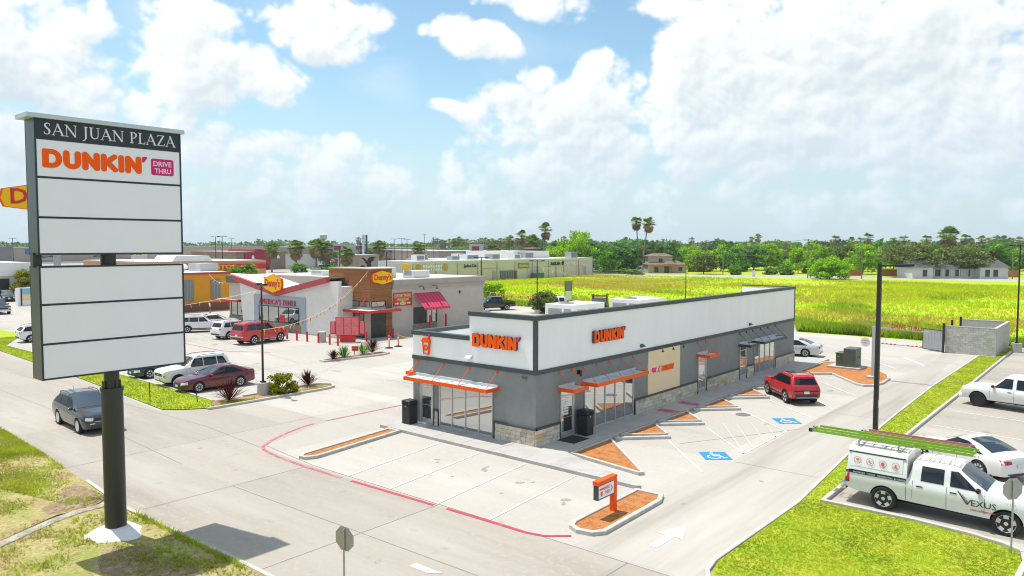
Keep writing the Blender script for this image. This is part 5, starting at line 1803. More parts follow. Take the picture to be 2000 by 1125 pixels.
def dress_sedan(c, front_mat=None):
    S = c.sp; f, cw, ws, H, b, W, db, rs = S['f'], S['cowl'], S['ws'], S['H'], S['beltz'], S['W'], S['db'], S['rs']
    c.patch('windscreen', M_screen, [(cw - .04, -W * .385), (cw - .04, W * .385), (cw - ws + .06, W * .31), (cw - ws + .06, -W * .31)], 't', .008, 8, 6)
    c.patch('rear_window', M_screen, [(db + rs - .06, -W * .30), (db + rs - .06, W * .30), (db + .10, W * .37), (db + .10, -W * .37)], 't', .008, 8, 6)
    z0, z1 = b + .045, H - .13
    xa, xb = cw - .32, cw - ws + .02
    b1 = cw - 1.32
    c.both('window_surround', M_black, [(db + .34, z0 - .0), (xa + .06, z0 - .035), (xb - .0, z1 + .03), (db + rs - .06, z1 + .0)], .003, 14, 4)
    c.both('side_window', M_carglass, [(b1 + .025, z0), (xa, z0), (xb - .05, z1), (b1 + .025, z1 + .01)], .007, 6, 4)
    c.both('side_window', M_carglass, [(db + .42, z0 + .03), (b1 - .025, z0), (b1 - .025, z1 + .01), (db + rs - .02, z1 - .03)], .007, 6, 4)
    c.common(seams=((cw - .10, .36, b - .02), (b1, .30, b + .03), (db + .52, .62, b + .03)), handles=((b1 + .2, b - .10), (db + .75, b - .08)), mirror=(cw - .30, b + .02), plate_r=.62 if S.get('plate_low') is None else .36, plate_f=.40)
    h = S['hood']
    for sd in (-1, 1):
        q = [(sd * W * .43, h - .40), (sd * W * .25, h - .44), (sd * W * .25, h - .30), (sd * W * .41, h - .24)]
        c.patch('headlight', M_lamp, q if sd < 0 else [q[1], q[0], q[3], q[2]], 'f', .012, 4, 3)
        d = S['deck']
        q = [(sd * W * .44, d - .26), (sd * W * .22, d - .23), (sd * W * .24, d - .11), (sd * W * .43, d - .09)]
        c.patch('tail_lamp', M_tail, q if sd < 0 else [q[1], q[0], q[3], q[2]], 'r', .012, 4, 3)
    c.patch('grille', M_black, [(-W * .20, h - .48), (W * .20, h - .48), (W * .20, h - .31), (-W * .20, h - .31)], 'f', .012, 8, 2)
    if front_mat: c.patch('front_bumper', front_mat, [(-W * .36, .27), (W * .36, .27), (W * .40, .52), (-W * .40, .52)], 'f', .010, 10, 4)
    else: c.patch('lower_grille', M_clad, [(-W * .30, .27), (W * .30, .27), (W * .27, .38), (-W * .27, .38)], 'f', .010, 8, 2)
    c.patch('rear_bumper_trim', M_clad, [(-W * .34, S['low'][0][1]), (W * .34, S['low'][0][1]), (W * .34, S['low'][0][1] + .09), (-W * .34, S['low'][0][1] + .09)], 'r', .012, 8, 2)


def pickup_spec(L, W, H, wb, wr, fo, bed_len, belt=1.18, hood=1.16, ws=.80, low=.42, cab_len=2.3, **kw):
    f = L / 2; fx = f - fo; cowl = fx - .55
    bl = -f + .04 + bed_len
    rail = belt + .06
    top = [(-f, low + .25), (-f + .02, rail - .02), (-f + .05, rail), (bl + .03, rail + .01), (bl + .06, rail + .03), (bl + .16, H - .10), (bl + .26, H - .02), (bl + .8, H), (cowl - ws - .15, H - .01), (cowl - ws, H - .06), (cowl, hood + .06), (cowl + .06, hood + .04), (f - .5, hood + .0), (f - .16, hood - .035), (f - .05, hood - .10), (f, hood - .24)]
    bel = [(-f, low + .22), (-f + .03, rail - .05), (bl, rail - .01), (bl + .3, belt), (cowl, hood + .01), (f - .4, hood - .04), (f - .08, hood - .10), (f, hood - .28)]
    lo = [(-f, low + .18), (-f + .3, low + .06), (f - .6, low - .02), (f - .12, low - .04), (f, low + .04)]
    wid = [(-f, .955), (-f + .1, .97), (0, .985), (f - 1.2, 1.0), (f - .45, .98), (f - .12, .93), (f, .85)]
    d = dict(L=L, W=W, wr=wr, fx=fx, rx=fx - wb, top=top, belt=bel, low=lo, wid=wid, cowl=cowl, ws=ws, H=H, beltz=belt, hood=hood, f=f, bl=bl, rail=rail, ww=.28, tumble=.17, bed=(-f + .08, bl - .06, rail - .50))
    d.update(kw)
    return d


def dress_pickup(c, chrome=True, split=1.12):
    S = c.sp; f, cw, ws, H, b, W, bl = S['f'], S['cowl'], S['ws'], S['H'], S['beltz'], S['W'], S['bl']
    c.patch('windscreen', M_screen, [(cw - .03, -W * .40), (cw - .03, W * .40), (cw - ws + .06, W * .345), (cw - ws + .06, -W * .345)], 't', .008, 8, 6)
    c.patch('rear_window', M_carglass, [(-W * .33, b + .12), (W * .33, b + .12), (W * .31, H - .16), (-W * .31, H - .16)], 'r', .012, 6, 3) if False else None
    z0, z1 = b + .07, H - .17
    b1 = cw - split - .16
    c.both('side_window', M_carglass, [(b1 + .09, z0), (cw - .26, z0 - .02), (cw - ws + .0, z1), (b1 + .09, z1)], .007, 6, 4)
    c.both('side_window', M_carglass, [(bl + .44, z0), (b1 - .10, z0), (b1 - .10, z1), (bl + .46, z1)], .007, 5, 4)
    lowz = S['low'][2][1]
    c.common(seams=((cw - .06, lowz + .16, b - .02), (b1, lowz + .10, b + .03), (bl + .20, lowz + .25, b + .03), (bl - .0, lowz + .1, S['rail'] - .04)), handles=((b1 + .20, b - .12), (bl + .42, b - .12)), mirror=(cw - .22, b + .08), mirror_mat=M_black, handle_mat=M_black)
    h = S['hood']
    for sd in (-1, 1):
        q = [(sd * W * .455, h - .42), (sd * W * .32, h - .42), (sd * W * .32, h - .22), (sd * W * .45, h - .20)]
        c.patch('headlight', M_lamp, q if sd < 0 else [q[1], q[0], q[3], q[2]], 'f', .012, 4, 3)
        q = [(sd * W * .475, S['rail'] - .48), (sd * W * .41, S['rail'] - .48), (sd * W * .41, S['rail'] - .10), (sd * W * .475, S['rail'] - .10)]
        c.patch('tail_lamp', M_tail, q if sd < 0 else [q[1], q[0], q[3], q[2]], 'r', .014, 3, 4)
        qs = [(-f + .02, S['rail'] - .48), (-f + .16, S['rail'] - .48), (-f + .16, S['rail'] - .10), (-f + .02, S['rail'] - .10)]
        c.patch('tail_lamp', M_tail, qs, '+y' if sd > 0 else '-y', .010, 2, 4)
    c.patch('grille', M_chrome if chrome else M_black, [(-W * .29, h - .52), (W * .29, h - .52), (W * .29, h - .20), (-W * .29, h - .20)], 'f', .012, 8, 3)
    c.patch('grille_mesh', M_black, [(-W * .26, h - .49), (W * .26, h - .49), (W * .26, h - .23), (-W * .26, h - .23)], 'f', .022, 8, 3)
    for (x0, x1, y_, z_) in ((-f - .16, -f + .04, W * .46, S['low'][0][1] + .02), (f - .10, f + .10, W * .455, S['low'][0][1] - .08)):
        o = bevelled('bumper', M_chrome if chrome else M_white, None, (x0, x1, -y_, y_, z_ - .12, z_ + .12), .04, 2); o.parent = c.t
    o = bevelled('number_plate', M_plate, None, (-f - .17, -f - .155, -.16, .16, S['low'][0][1] - .06, S['low'][0][1] + .09), .003, 1); o.parent = c.t


def place(px, py, heading):
    """spot under a point of the ground and the heading of the nose, degrees from +x"""
    p = G(px, py); return (p.x, p.y, 0), R(heading)

PG = 'vehicles parked or driving round the coffee shop'
# charcoal family car coming up the access road
c = Car('driving_car', 'charcoal crossover driving along the access road behind the plaza sign pole', 'car', (-21.75, -11.75, 0), R(-3), PG, P_charcoal, suv_spec(5.1, 2.02, 1.70, 2.95, .38, 1.0, belt=1.08, hood=1.08, ws=1.3, rear_slope=.60, low=.26, spokes=9, hubcap=True, rs=.5), 1.05)
dress_suv(c, rails=True, clad=False, black=True)
for sd in (-1, 1): c.patch('fog_lamp', M_chrome, [(sd * .60 - .12, .56), (sd * .60 + .12, .56), (sd * .60 + .12, .60), (sd * .60 - .12, .60)], 'f', .012, 3, 1)
c.patch('grille_bar', M_chrome, [(-.52, .665), (.52, .665), (.52, .69), (-.52, .69)], 'f', .02, 8, 1)
MB().tube((-1.0, -.3, 1.78), (-1.12, -.3, 1.98), .008).build('aerial', M_black, None).parent = c.t
# maroon saloon
c = Car('parked_car', 'maroon saloon with a dark front bumper parked by the kerb of the verge', 'car', (-26.75, -1.65, 0), R(-91), PG, P_maroon, sedan_spec(4.95, 1.86, 1.49, 2.80, .345, .98, belt=.96, hood=.97, ws=1.1, rs=1.1, deck=1.06, spokes=10), 1.06)
dress_sedan(c, pm('primer_bumper', (.03, .035, .042), .5))
# white estate beside it
c = Car('parked_car', 'white sport utility car with roof rails parked beside the maroon saloon', 'car', (-29.75, -1.6, 0), R(-92), PG, P_white, suv_spec(4.62, 1.92, 1.86, 2.78, .38, .88, belt=1.14, hood=1.16, ws=.78, rear_slope=.22, low=.32, nose=.6, spokes=5), 1.07)
dress_suv(c, rails=True, clad=True)
for sd in (-1, 1): c.patch('indicator', M_amber, [(sd * .74 - .06, .70), (sd * .74 + .06, .70), (sd * .74 + .06, .82), (sd * .74 - .06, .82)], 'f', .014, 2, 2)
# dark one next to it, mostly behind the sign
c = Car('parked_car', 'black saloon parked beside the white sport utility car, mostly behind the plaza sign', 'car', (-34.6, -1.3, 0), R(-90), PG, P_charcoal, sedan_spec(5.0, 1.9, 1.47, 2.9, .36, .95, spokes=7), 1.03)
dress_sedan(c)
# red full-size by the diner
c = Car('parked_car', 'bright red full-size sport utility car parked nose-in at the diner bollards', 'car', (-46.2, 13.9, 0), R(97), PG, P_red, suv_spec(5.1, 2.06, 1.98, 2.95, .42, 1.0, belt=1.24, hood=1.26, ws=.80, rear_slope=.14, low=.36, nose=.45, spokes=6, ww=.28), 1.10)
dress_suv(c, rails=True, clad=False)
c.patch('rear_bumper_bar', M_chrome, [(-.9, .74), (.9, .74), (.9, .80), (-.9, .80)], 'r', .02, 8, 1)
c.both('side_step', M_chrome, [(-1.0, .40), (1.0, .40), (1.0, .44), (-1.0, .44)], .02, 8, 1)
c = Car('parked_car', 'white crossover parked beside the red full-size car at the diner', 'car', (-51.9, 14.6, 0), R(96), PG, P_white, suv_spec(4.8, 1.94, 1.80, 2.89, .38, .93, belt=1.13, hood=1.10, ws=.95, rear_slope=.30, low=.30, spokes=5), 1.06)
dress_suv(c, rails=True)
c = Car('parked_car', 'white estate wagon half hidden behind the lower sign box near the diner', 'car', (-59.9, 14.9, 0), R(64), PG, P_white, suv_spec(4.9, 1.9, 1.75, 2.85, .37, .95, belt=1.10, hood=1.08, ws=.8, rear_slope=.15, low=.32, spokes=5), 1.06)
dress_suv(c)
c = Car('parked_car', 'white saloon standing behind the white wagon near the yellow restaurant', 'car', (-63.6, 18.9, 0), R(64), PG, P_white, sedan_spec(4.9, 1.85, 1.47, 2.8, .34, .98, spokes=7), 1.06)
dress_sedan(c)
c = Car('parked_car', 'white hatchback parked behind the lawn at the far left of the plaza sign', 'car', (-64.4, .4, 0), R(86), PG, P_white, suv_spec(4.5, 1.85, 1.66, 2.65, .35, .9, belt=1.06, hood=1.0, ws=1.0, rear_slope=.42, low=.28, spokes=5), 1.05)
dress_suv(c, black=True)
# red compact at the shop
c = Car('parked_car', 'red compact crossover with grey cladding parked by the striped stalls at the shop walkway', 'car', (4.93, 20.25, 0), R(133), PG, P_red, suv_spec(4.41, 1.84, 1.70, 2.64, .375, .86, belt=1.10, hood=1.08, ws=1.0, rear_slope=.30, low=.32, nose=.65, spokes=5), 1.07)
dress_suv(c, rails=True, black=True)
c.patch('lower_bumper', M_clad, [(-.84, .42), (.84, .42), (.84, .66), (-.84, .66)], 'r', .016, 8, 2)
c.patch('skid_plate', M_chrome, [(-.66, .40), (.66, .40), (.60, .49), (-.60, .49)], 'r', .04, 8, 2)
c.patch('roof_panel', M_carglass, [(-1.1, -.45), (-1.1, .45), (.3, .45), (.3, -.45)], 't', .006, 4, 6)
c.patch('tail_lamp_bar', M_black, [(-.74, .80), (.74, .80), (.74, .88), (-.74, .88)], 'r', .010, 8, 1)
c.patch('spoiler', M_black, [(-.62, 1.53), (.62, 1.53), (.60, 1.58), (-.60, 1.58)], 'r', .05, 8, 1)
# silver saloon at the drive-through lane
c = Car('waiting_car', 'silver saloon waiting in the drive-through lane behind the shop corner', 'car', (-2.05, 39.75, 0), R(188), PG, P_silver, sedan_spec(4.93, 1.85, 1.47, 2.83, .35, 1.0, ws=1.1, rs=1.2, deck=1.02, spokes=10, plate_low=1), 1.06)
dress_sedan(c)
# white pickup at the right edge
c = Car('parked_pickup', 'white pickup with black wheels nosing over the kerb at the right edge', 'pickup', (16.9, 25.55, 0), R(166), PG, P_white, pickup_spec(5.9, 2.03, 1.96, 3.68, .43, .95, 1.75, dark_rims=True, spokes=6), 1.06)
dress_pickup(c, chrome=False)
# white saloon between
c = Car('parked_car', 'white saloon parked beyond the utility pickup with its red tail lamp showing', 'car', (16.35, 10.15, 0), R(147), PG, P_white, sedan_spec(4.9, 1.86, 1.45, 2.82, .35, .98, ws=1.1, rs=1.25, deck=1.02, spokes=10), 1.05)
dress_sedan(c)
# utility pickup
S = pickup_spec(5.95, 2.02, 1.93, 3.66, .41, .98, 1.98, belt=1.20, hood=1.20, ws=.85, low=.40, spokes=5)
c = Car('utility_pickup', 'white utility pickup with a camper shell and green ladders on top by the front lawn', 'pickup', (16.78, 2.72, 0), R(-1.5), PG, P_white, S, 1.055)
dress_pickup(c, chrome=True, split=1.0)
f_, bl_, rail_ = S['f'], S['bl'], S['rail']
mb = MB()
xa, xb = -f_ + .03, bl_ + .02
prof = [(-.99, rail_ + .01), (-.97, rail_ + .10), (-.86, rail_ + .70), (-.78, rail_ + .80), (0, rail_ + .84), (.78, rail_ + .80), (.86, rail_ + .70), (.97, rail_ + .10), (.99, rail_ + .01)]
n_ = len(prof)
mb.add([(xa + .06, y, z) for y, z in prof] + [(xb, y, z) for y, z in prof], [tuple(range(n_)), tuple(range(2 * n_ - 1, n_ - 1, -1))] + [(k, k + n_, k + 1 + n_, k + 1) for k in range(n_ - 1)] + [(0, n_ - 1, 2 * n_ - 1, n_)])
shell = mb.build('camper_shell', P_white, None, True, 30); shell.parent = c.t
for sd in (-1, 1):
    mb = MB()
    ys = lambda z: sd * (.99 - (z - rail_) * .165 + .004)
    for (za, zb, xx0, xx1) in ((rail_ + .14, rail_ + .60, xa + .14, xb - .14),):
        mb.add([(xx0, ys(za), za), (xx1, ys(za), za), (xx1, ys(zb), zb), (xx0 + .05, ys(zb), zb)], [(0, 1, 2, 3)] if sd < 0 else [(3, 2, 1, 0)])
    mb.build('side_hatch', M_face, None).parent = c.t
    mb = MB(); zz = rail_ + .64; mb.bar((xa + .08, ys(zz), zz), (xb - .04, ys(zz), zz), .02, .035); mb.build('drip_rail', M_black, None).parent = c.t
    z0_, z1_ = rail_ - .06, rail_ + .10
    st = c.patch('stripe', M_navy, [(-f_ + .03, rail_ - .13), (bl_ - .01, rail_ - .13), (bl_ - .01, rail_ - .015), (-f_ + .03, rail_ - .015)], '+y' if sd > 0 else '-y', .006, 10, 2)
sidey = -(c.sidehit(-.3, .95, -1).y)
hx = lambda x, z: -abs(c.sidehit(x, z, -1).y) - .008
def side_text(txt, mat, x, z, h, w, bold=0):
    zz = z + h / 2
    o = text_part('lettering', txt, mat, None, (x, min(hx(x, z), hx(x + w, z), hx(x + w / 2, zz)) - .002, z), X, Z, -Y, h, .003, bold=bold, width=w)
    o.parent = c.t
    return o
M_ink = pm('dark_print', (.03, .04, .06), .5)
M_rprint = pm('orange_print', (.62, .14, .07), .5)
side_text('INTERNET · VOICE   RESIDENTIAL BUSINESS', M_paper, -f_ + .30, rail_ - .105, .055, 1.7, .02)
side_text('EXUS', M_ink, 1.02, .78, .20, .70, .0)
side_text('vexusfiber.com', M_rprint, .98, .62, .075, .80, .02)
side_text('V 360', pm('grey_print', (.35, .36, .38), .5), 1.98, 1.02, .06, .26)
yv = hx(.9, .9) - .004
vb = MB()
for i, (p, q, t_) in enumerate([((.62, 1.20), (.90, .80), .035), ((.70, 1.14), (.92, .84), .012), ((.76, 1.10), (.93, .88), .012), ((.90, .80), (1.02, .98), .03)]):
    P_, Q_ = Vector(p), Vector(q); dd_ = (Q_ - P_).normalized(); nn_ = Vector((-dd_.y, dd_.x)) * t_ / 2
    vb.plate([[tuple(P_ - nn_), tuple(Q_ - nn_), tuple(Q_ + nn_), tuple(P_ + nn_)]], (0, yv - .01, 0), X, Z, -Y, 0, .003 + .001 * i)
vb.build('v_emblem', M_ink, None).parent = c.t
for k in range(4):
    zc = rail_ + .36; xc = -f_ + .42 + k * .42
    yy = -(.99 - (zc - rail_) * .165) - .012
    ring_ = [(.125 * math.cos(2 * math.pi * i / 20), .125 * math.sin(2 * math.pi * i / 20)) for i in range(20)]
    inn = [(.112 * math.cos(2 * math.pi * i / 20), .112 * math.sin(2 * math.pi * i / 20)) for i in range(20)]
    mb = MB(); mb.plate([ring_, inn[::-1]], (xc, yy - .012, zc), X, Vector((0, .163, .986)), Vector((0, -.986, .163)), 0, .004)
    u_, v_, n2_ = X, Vector((0, .163, .986)), Vector((0, -.986, .163))
    def st_(p, q, r_, i=0): mb.plate([capsule(p, q, r_, 4)], (xc, yy - .012, zc), u_, v_, n2_, 0, .004 + .001 * i)
    if k == 0:
        for j, rr in enumerate((.025, .048, .07)):
            st_((-rr * .8, -.03 + rr * .9), (0, -.02 + rr * 1.2), .008, j); st_((0, -.02 + rr * 1.2), (rr * .8, -.03 + rr * .9), .008, j + 3)
    elif k == 1: st_((-.03, .05), (-.035, .0), .014); st_((-.035, .0), (.03, -.045), .014, 1); st_((.03, -.045), (.05, -.03), .014, 2)
    elif k == 2: st_((0, -.03), (0, .0), .05); st_((-.05, .02), (0, .06), .012, 1); st_((0, .06), (.05, .02), .012, 2)
    else: st_((0, .035), (0, .036), .026); st_((-.04, -.05), (.04, -.05), .022, 1); st_((0, .0), (0, -.04), .02, 2)
    mb.build('round_emblem', M_rprint, None).parent = c.t
# rack bars on the shell and the cab
for x_ in (xa + .35, xb - .35):
    mb = MB(); mb.bar((x_, -.75, rail_ + 1.0), (x_, .75, rail_ + 1.0), .05, .05)
    for sd in (-1, 1): mb.bar((x_, sd * .70, rail_ + .80), (x_, sd * .70, rail_ + 1.0), .05, .05)
    mb.build('rack_bar', M_galv, None).parent = c.t
mb = MB()
for y_ in (-.55, -.2, .2, .55): mb.bar((xa + .2, y_, rail_ + .835), (xb - .1, y_, rail_ + .835), .03, .025)
mb.build('rack_rail', M_galv, None).parent = c.t
mb = MB()
for k in range(5): mb.bar((bl_ + .45 + k * .30, -.62, S['H'] + .03), (bl_ + .45 + k * .30, -.30, S['H'] + .035), .012, .008)
mb.build('roof_rib', P_silver, None).parent = c.t
M_lgreen = pm('ladder_green', (.25, .47, .02), .5, var=.08)
M_lred = pm('ladder_red', (.46, .20, .16), .6, var=.2)
T_ = Matrix.Translation((16.78, 2.72, 0)) @ Matrix.Rotation(R(-1.5), 4, 'Z') @ Matrix.Scale(1.055, 4)
def ladder(label, mat, y0, z0, xs, xe, w):
    base = T_ @ Vector((xs, y0, z0))
    t = thing('ladder', label, 'ladder', base, R(-1.5))
    L = xe - xs
    for sd in (0, 1):
        for lv in (0, 1):
            MB().bar((lv * .18, sd * w, lv * .11), (L - .1 + lv * .1, sd * w, lv * .11), .035, .09).build('rail', mat, None).parent = t
    for k in range(int(L / .32)):
        MB().tube((.2 + k * .32, .02, .05), (.2 + k * .32, w - .02, .05), .018, n=6).build('rung', M_galv, None).parent = t
    for x_ in (.05, L * .45, L - .12):
        MB().bar((x_, -.02, .05), (x_, w + .02, .05), .05, .12).build('bracket', M_galv, None).parent = t
    MB().box(-.10, .04, -.03, .03, -.06, .08).box(-.10, .04, w - .03, w + .03, -.06, .08).build('foot', M_black, None).parent = t
ladder('long bright green extension ladder on the rack of the utility pickup', M_lgreen, -.62, rail_ + 1.09, -f_ - 1.35, 1.35, .46)
ladder('faded red ladder lying behind the green ladder on the utility pickup rack', M_lred, .12, rail_ + 1.06, -f_ + .2, 1.0, .40)

# cars behind the shop roof and at the diner's back lot
c = Car('parked_pickup', 'black four-door pickup parked behind the diner facing the shop', 'pickup', (-53.4, 57.9, 0), R(-118), PG, P_black, pickup_spec(5.9, 2.0, 1.93, 3.65, .41, .95, 1.75, spokes=5), 1.08)
dress_pickup(c)
c = Car('parked_pickup', 'dark blue pickup half hidden by the back corner of the diner', 'pickup', (-58.6, 57.2, 0), R(-118), PG, P_black, pickup_spec(5.9, 2.0, 1.93, 3.65, .41, .95, 1.75, spokes=5), 1.08)
dress_pickup(c)
for (px, py, lb, pt) in ((948, 622, 'grey-blue car whose roof shows just over the shop parapet, nearer the diner', P_grey), (986, 628, 'silver car whose roof shows just over the shop parapet, left of the corner', P_silver)):
    p = G(px, py, .6)
    c = Car('parked_car', lb, 'car', (p.x, p.y, 0), R(-40), PG, pt, sedan_spec(4.9, 1.86, 1.47, 2.8, .34, .98, spokes=7), 1.05)
    dress_sedan(c)
p = G(1088, 606)
c = Car('parked_pickup', 'white pickup half hidden by the oleander bush behind the rooftop unit', 'pickup', (p.x, p.y, 0), R(-118), PG, P_white, pickup_spec(5.9, 2.0, 1.95, 3.65, .41, .95, 1.75, spokes=5), 1.08)
dress_pickup(c)
p = G(1272, 606)
c = Car('parked_car', 'white car partly hidden behind the farther rooftop unit', 'car', (p.x + 1, p.y - 3, 0), R(-60), PG, P_white, suv_spec(4.9, 1.9, 1.75, 2.85, .37, .95, spokes=5), 1.2)
dress_suv(c)
# blue flatbed with stake sides
p = G(1170, 608)
t = thing('flatbed_truck', 'blue flatbed truck with brown stake sides behind the shop roof', 'truck', (p.x, p.y, 0), R(-62))
S = pickup_spec(5.2, 2.0, 1.95, 3.2, .40, .95, 2.6, spokes=5)
for (n_, m_, b_) in (('cab', P_blue, (.2, 1.6, -.95, .95, .5, 1.95)), ('bonnet', P_blue, (1.6, 2.7, -.9, .9, .5, 1.25)), ('bed', M_clad, (-2.9, .1, -1.05, 1.05, .85, 1.0))):
    o = bevelled(n_, m_, None, b_, .08, 2); o.parent = t
o = bevelled('windscreen', M_screen, None, (1.58, 1.615, -.8, .8, 1.3, 1.85), .01, 1); o.parent = t
M_wood = pm('stake_wood', (.20, .11, .06), .85, var=.25, scale=6)
for sd in (-1, 1):
    for k in range(6): MB().box(-2.85 + k * .56, -2.79 + k * .56, sd * 1.02 - .03, sd * 1.02 + .03, 1.0, 2.5).build('stake', M_wood, None).parent = t
    for k in range(4): MB().box(-2.88, .05, sd * 1.06 - .02, sd * 1.06 + .02, 1.12 + k * .36, 1.32 + k * .36).build('plank', M_wood, None).parent = t
for k in range(4): MB().box(.05, .09, -1.05, 1.05, 1.12 + k * .36, 1.32 + k * .36).build('plank', M_wood, None).parent = t
tm, rm, sm = wheel_meshes(.40, .28, False, 5, False)
for wx in (1.9, -1.6):
    for sd in (-1, 1):
        w_ = link('wheel', tm, t); w_.location = (wx, sd * .86, .40); w_.rotation_euler = (0, 0, 0 if sd > 0 else math.pi)
        link('rim', rm, w_); link('spokes', sm, w_)
# at the left edge by the white building
c = Car('parked_pickup', 'dark teal pickup driving past at the left edge of the view', 'pickup', (G(-6, 612).x, G(-6, 612).y, 0), R(-2), PG, P_teal, pickup_spec(5.9, 2.0, 1.93, 3.65, .42, .95, 1.75, spokes=5), 1.08)
dress_pickup(c)
c = Car('parked_car', 'black car parked below the street tree at the far left', 'car', (G(14, 588).x, G(14, 588).y, 0), R(-10), PG, P_black, suv_spec(5.0, 1.95, 1.75, 2.9, .38, .95, spokes=5), 1.08)
dress_suv(c)
c = Car('parked_car', 'grey car parked between the street tree and the pale blue sign', 'car', (G(38, 585).x, G(38, 585).y, 0), R(-10), PG, P_grey, sedan_spec(4.9, 1.86, 1.47, 2.8, .34, .98, spokes=7), 1.08)
dress_sedan(c)
# ------------------------------------------------------------------ the diner next door
M_tan = pm('tan_render', (.50, .44, .385), .9, var=.05, scale=1.2, coords='World')
M_tan2 = pm('tan_cornice', (.40, .35, .31), .85, var=.05, scale=1.2, coords='World')
M_pale = MATS['pale_paint']
M_dwhite = pm('diner_white', (.74, .715, .68), .9, var=.05, scale=1.0, coords='World')
M_dred = pm('diner_red_trim', (.42, .055, .065), .5, var=.06, coords='World')
M_bred = pm('bright_red', (.62, .012, .02), .45, var=.06)
M_bluegrey = pm('blue_grey_panel', (.36, .40, .47), .7, var=.04, coords='World')
M_tile = pm('black_tile', (.018, .02, .022), .35, var=.2, scale=3)
M_dstone = pm('ledge_stone', (.27, .22, .19), .9, var=.3, scale=5, coords='World')
M_glass2 = glass_mat('diner_glass', (.03, .04, .04), .32)
M_flatroof = pm('diner_roof', (.58, .56, .53), .8, var=.1, scale=.6, coords='World')
M_dark = pm('shadow_opening', (.02, .02, .022), .7)
M_charc = pm('charcoal_metal', (.11, .105, .10), .6)

din = thing('diner', 'tan and white diner with a red V-shaped roof edge and a timber tower', 'diner', (-40, 23, 0))
MB().box(-66, -40, 26.0, 40.7, 0, 5.05).build('wall', M_tan, din)
MB().box(-43.6, -40.02, 23.02, 26.0, 0, 6.0).build('wall', M_tan, din)
mb = MB(); mb.box(-66, -39.85, 26.02, 40.8, 5.05, 5.5); mb.box(-66, -39.72, 26.03, 40.95, 5.5, 6.05)
mb.build('cornice', M_tan2, din)
MB().box(-65.6, -40.3, 26.4, 40.4, 6.05, 6.08).build('roof', M_flatroof, din)
# stub of wall left of the tower with its own dark cornice
MB().box(-46.9, -43.6, 23.4, 26, 0, 5.0).build('wall', M_dwhite, din)
MB().add([(-46.9, 23.38, 4.95), (-43.55, 23.38, 4.95), (-43.55, 22.95, 5.75), (-47.2, 22.95, 5.75), (-46.9, 26, 4.95), (-43.55, 26, 4.95), (-47.2, 26, 6.1), (-43.55, 26, 6.1), (-47.2, 22.95, 6.1), (-43.55, 22.95, 6.1)],
         [(0, 1, 2, 3), (3, 2, 9, 8), (8, 9, 7, 6), (0, 3, 8, 6, 4), (1, 5, 7, 9, 2)]).build('cornice', M_charc, din)
# timber tower: boards
M_board = random_tone('timber_board', [(.26, .105, .035), (.30, .125, .042), (.345, .15, .055)])
BB = bmesh.new(); bmesh.ops.create_cube(BB, size=1); BOARD_ME = bpy.data.meshes.new('board'); BB.to_mesh(BOARD_ME); BB.free(); BOARD_ME.materials.append(M_board)
MB().box(-46.95, -40.05, 23.07, 25.95, 6.05, 7.25).build('tower_core', M_dark, din)
MB().box(-43.55, -40.05, 23.07, 25.95, 3.9, 6.1).build('tower_core', M_dark, din)
MB().box(-40.6, -40.01, 25.15, 25.98, 0, 3.95).build('tower_core', M_dark, din)
def board(x0, x1, y0, y1, z0, z1):
    o = bpy.data.objects.new('board', BOARD_ME); COL.objects.link(o); o.parent = din
    o.location = Vector(((x0 + x1) / 2, (y0 + y1) / 2, (z0 + z1) / 2)) - Vector(din.location); o.scale = (x1 - x0, y1 - y0, z1 - z0)
bh = .168
for k in range(20):
    z0 = 3.9 + k * bh
    if z0 + bh > 7.28: break
    xl = -47.0 if z0 > 6.02 else -43.6
    br_ = xl + (rnd.uniform(1.0, 2.6))
    board(xl, br_ - .006, 23.0, 23.06, z0 + .006, z0 + bh - .006); board(br_ + .006, -40.0, 23.0, 23.06, z0 + .006, z0 + bh - .006)
    board(-40.05, -39.99, 23.06, 26.0, z0 + .006, z0 + bh - .006)
for k in range(23):
    z0 = .03 + k * bh
    board(-40.03, -39.97, 25.12, 26.0, z0 + .006, z0 + bh - .006)
MB().box(-47.05, -39.95, 22.96, 26.05, 7.27, 7.36).build('coping', M_tan2, din)
def win(name, b, mat, fr=None, w=.07, axis='x', nx=1, parent=None):
    """window in a face looking +x (axis x) or -y (axis y): window > pane"""
    p = parent or din
    a0, a1, z0, z1, d = b
    mb = MB()
    def bx(mb, p0, p1, za, zb, e0, e1):
        if axis == 'x': mb.box(d + e0, d + e1, p0, p1, za, zb)
        else: mb.box(p0, p1, d - e1, d - e0, za, zb)
    bx(mb, a0, a1, z0, z0 + w, 0, .07); bx(mb, a0, a1, z1 - w, z1, 0, .07)
    for k in range(nx + 1):
        q = a0 + (a1 - a0 - w) * k / nx
        bx(mb, q, q + w, z0 + w, z1 - w, 0, .07)
    f_ = mb.build(name, fr or M_black, p)
    for k in range(nx):
        q0, q1 = a0 + (a1 - a0 - w) * k / nx + w, a0 + (a1 - a0 - w) * (k + 1) / nx
        m_ = MB(); bx(m_, q0, q1, z0 + w, z1 - w, .005, .03); m_.build('pane', mat, f_)
    return f_
win('window', (23.1, 25.08, 3.28, 3.9, -40.02), M_glass2)
win('window', (-43.55, -40.1, 3.28, 3.9, 23.02), M_glass2, axis='y', nx=2)
win('door', (-43.5, -41.0, .02, 2.62, 23.02), M_glass2, axis='y', nx=3)
for k in range(4): MB().box(-40.02, -39.95, 23.1, 25.08, .05 + k * .66, .69 + k * .66).build('tile', M_tile, din)
win('window', (-46.2, -44.5, .3, 2.5, 23.4), M_glass2, axis='y', nx=2)
cn = MB().box(-47.9, -38.75, 21.75, 22.98, 2.98, 3.02).box(-40.02, -38.75, 22.98, 26.2, 2.98, 3.02).build('canopy', M_flatroof, din)
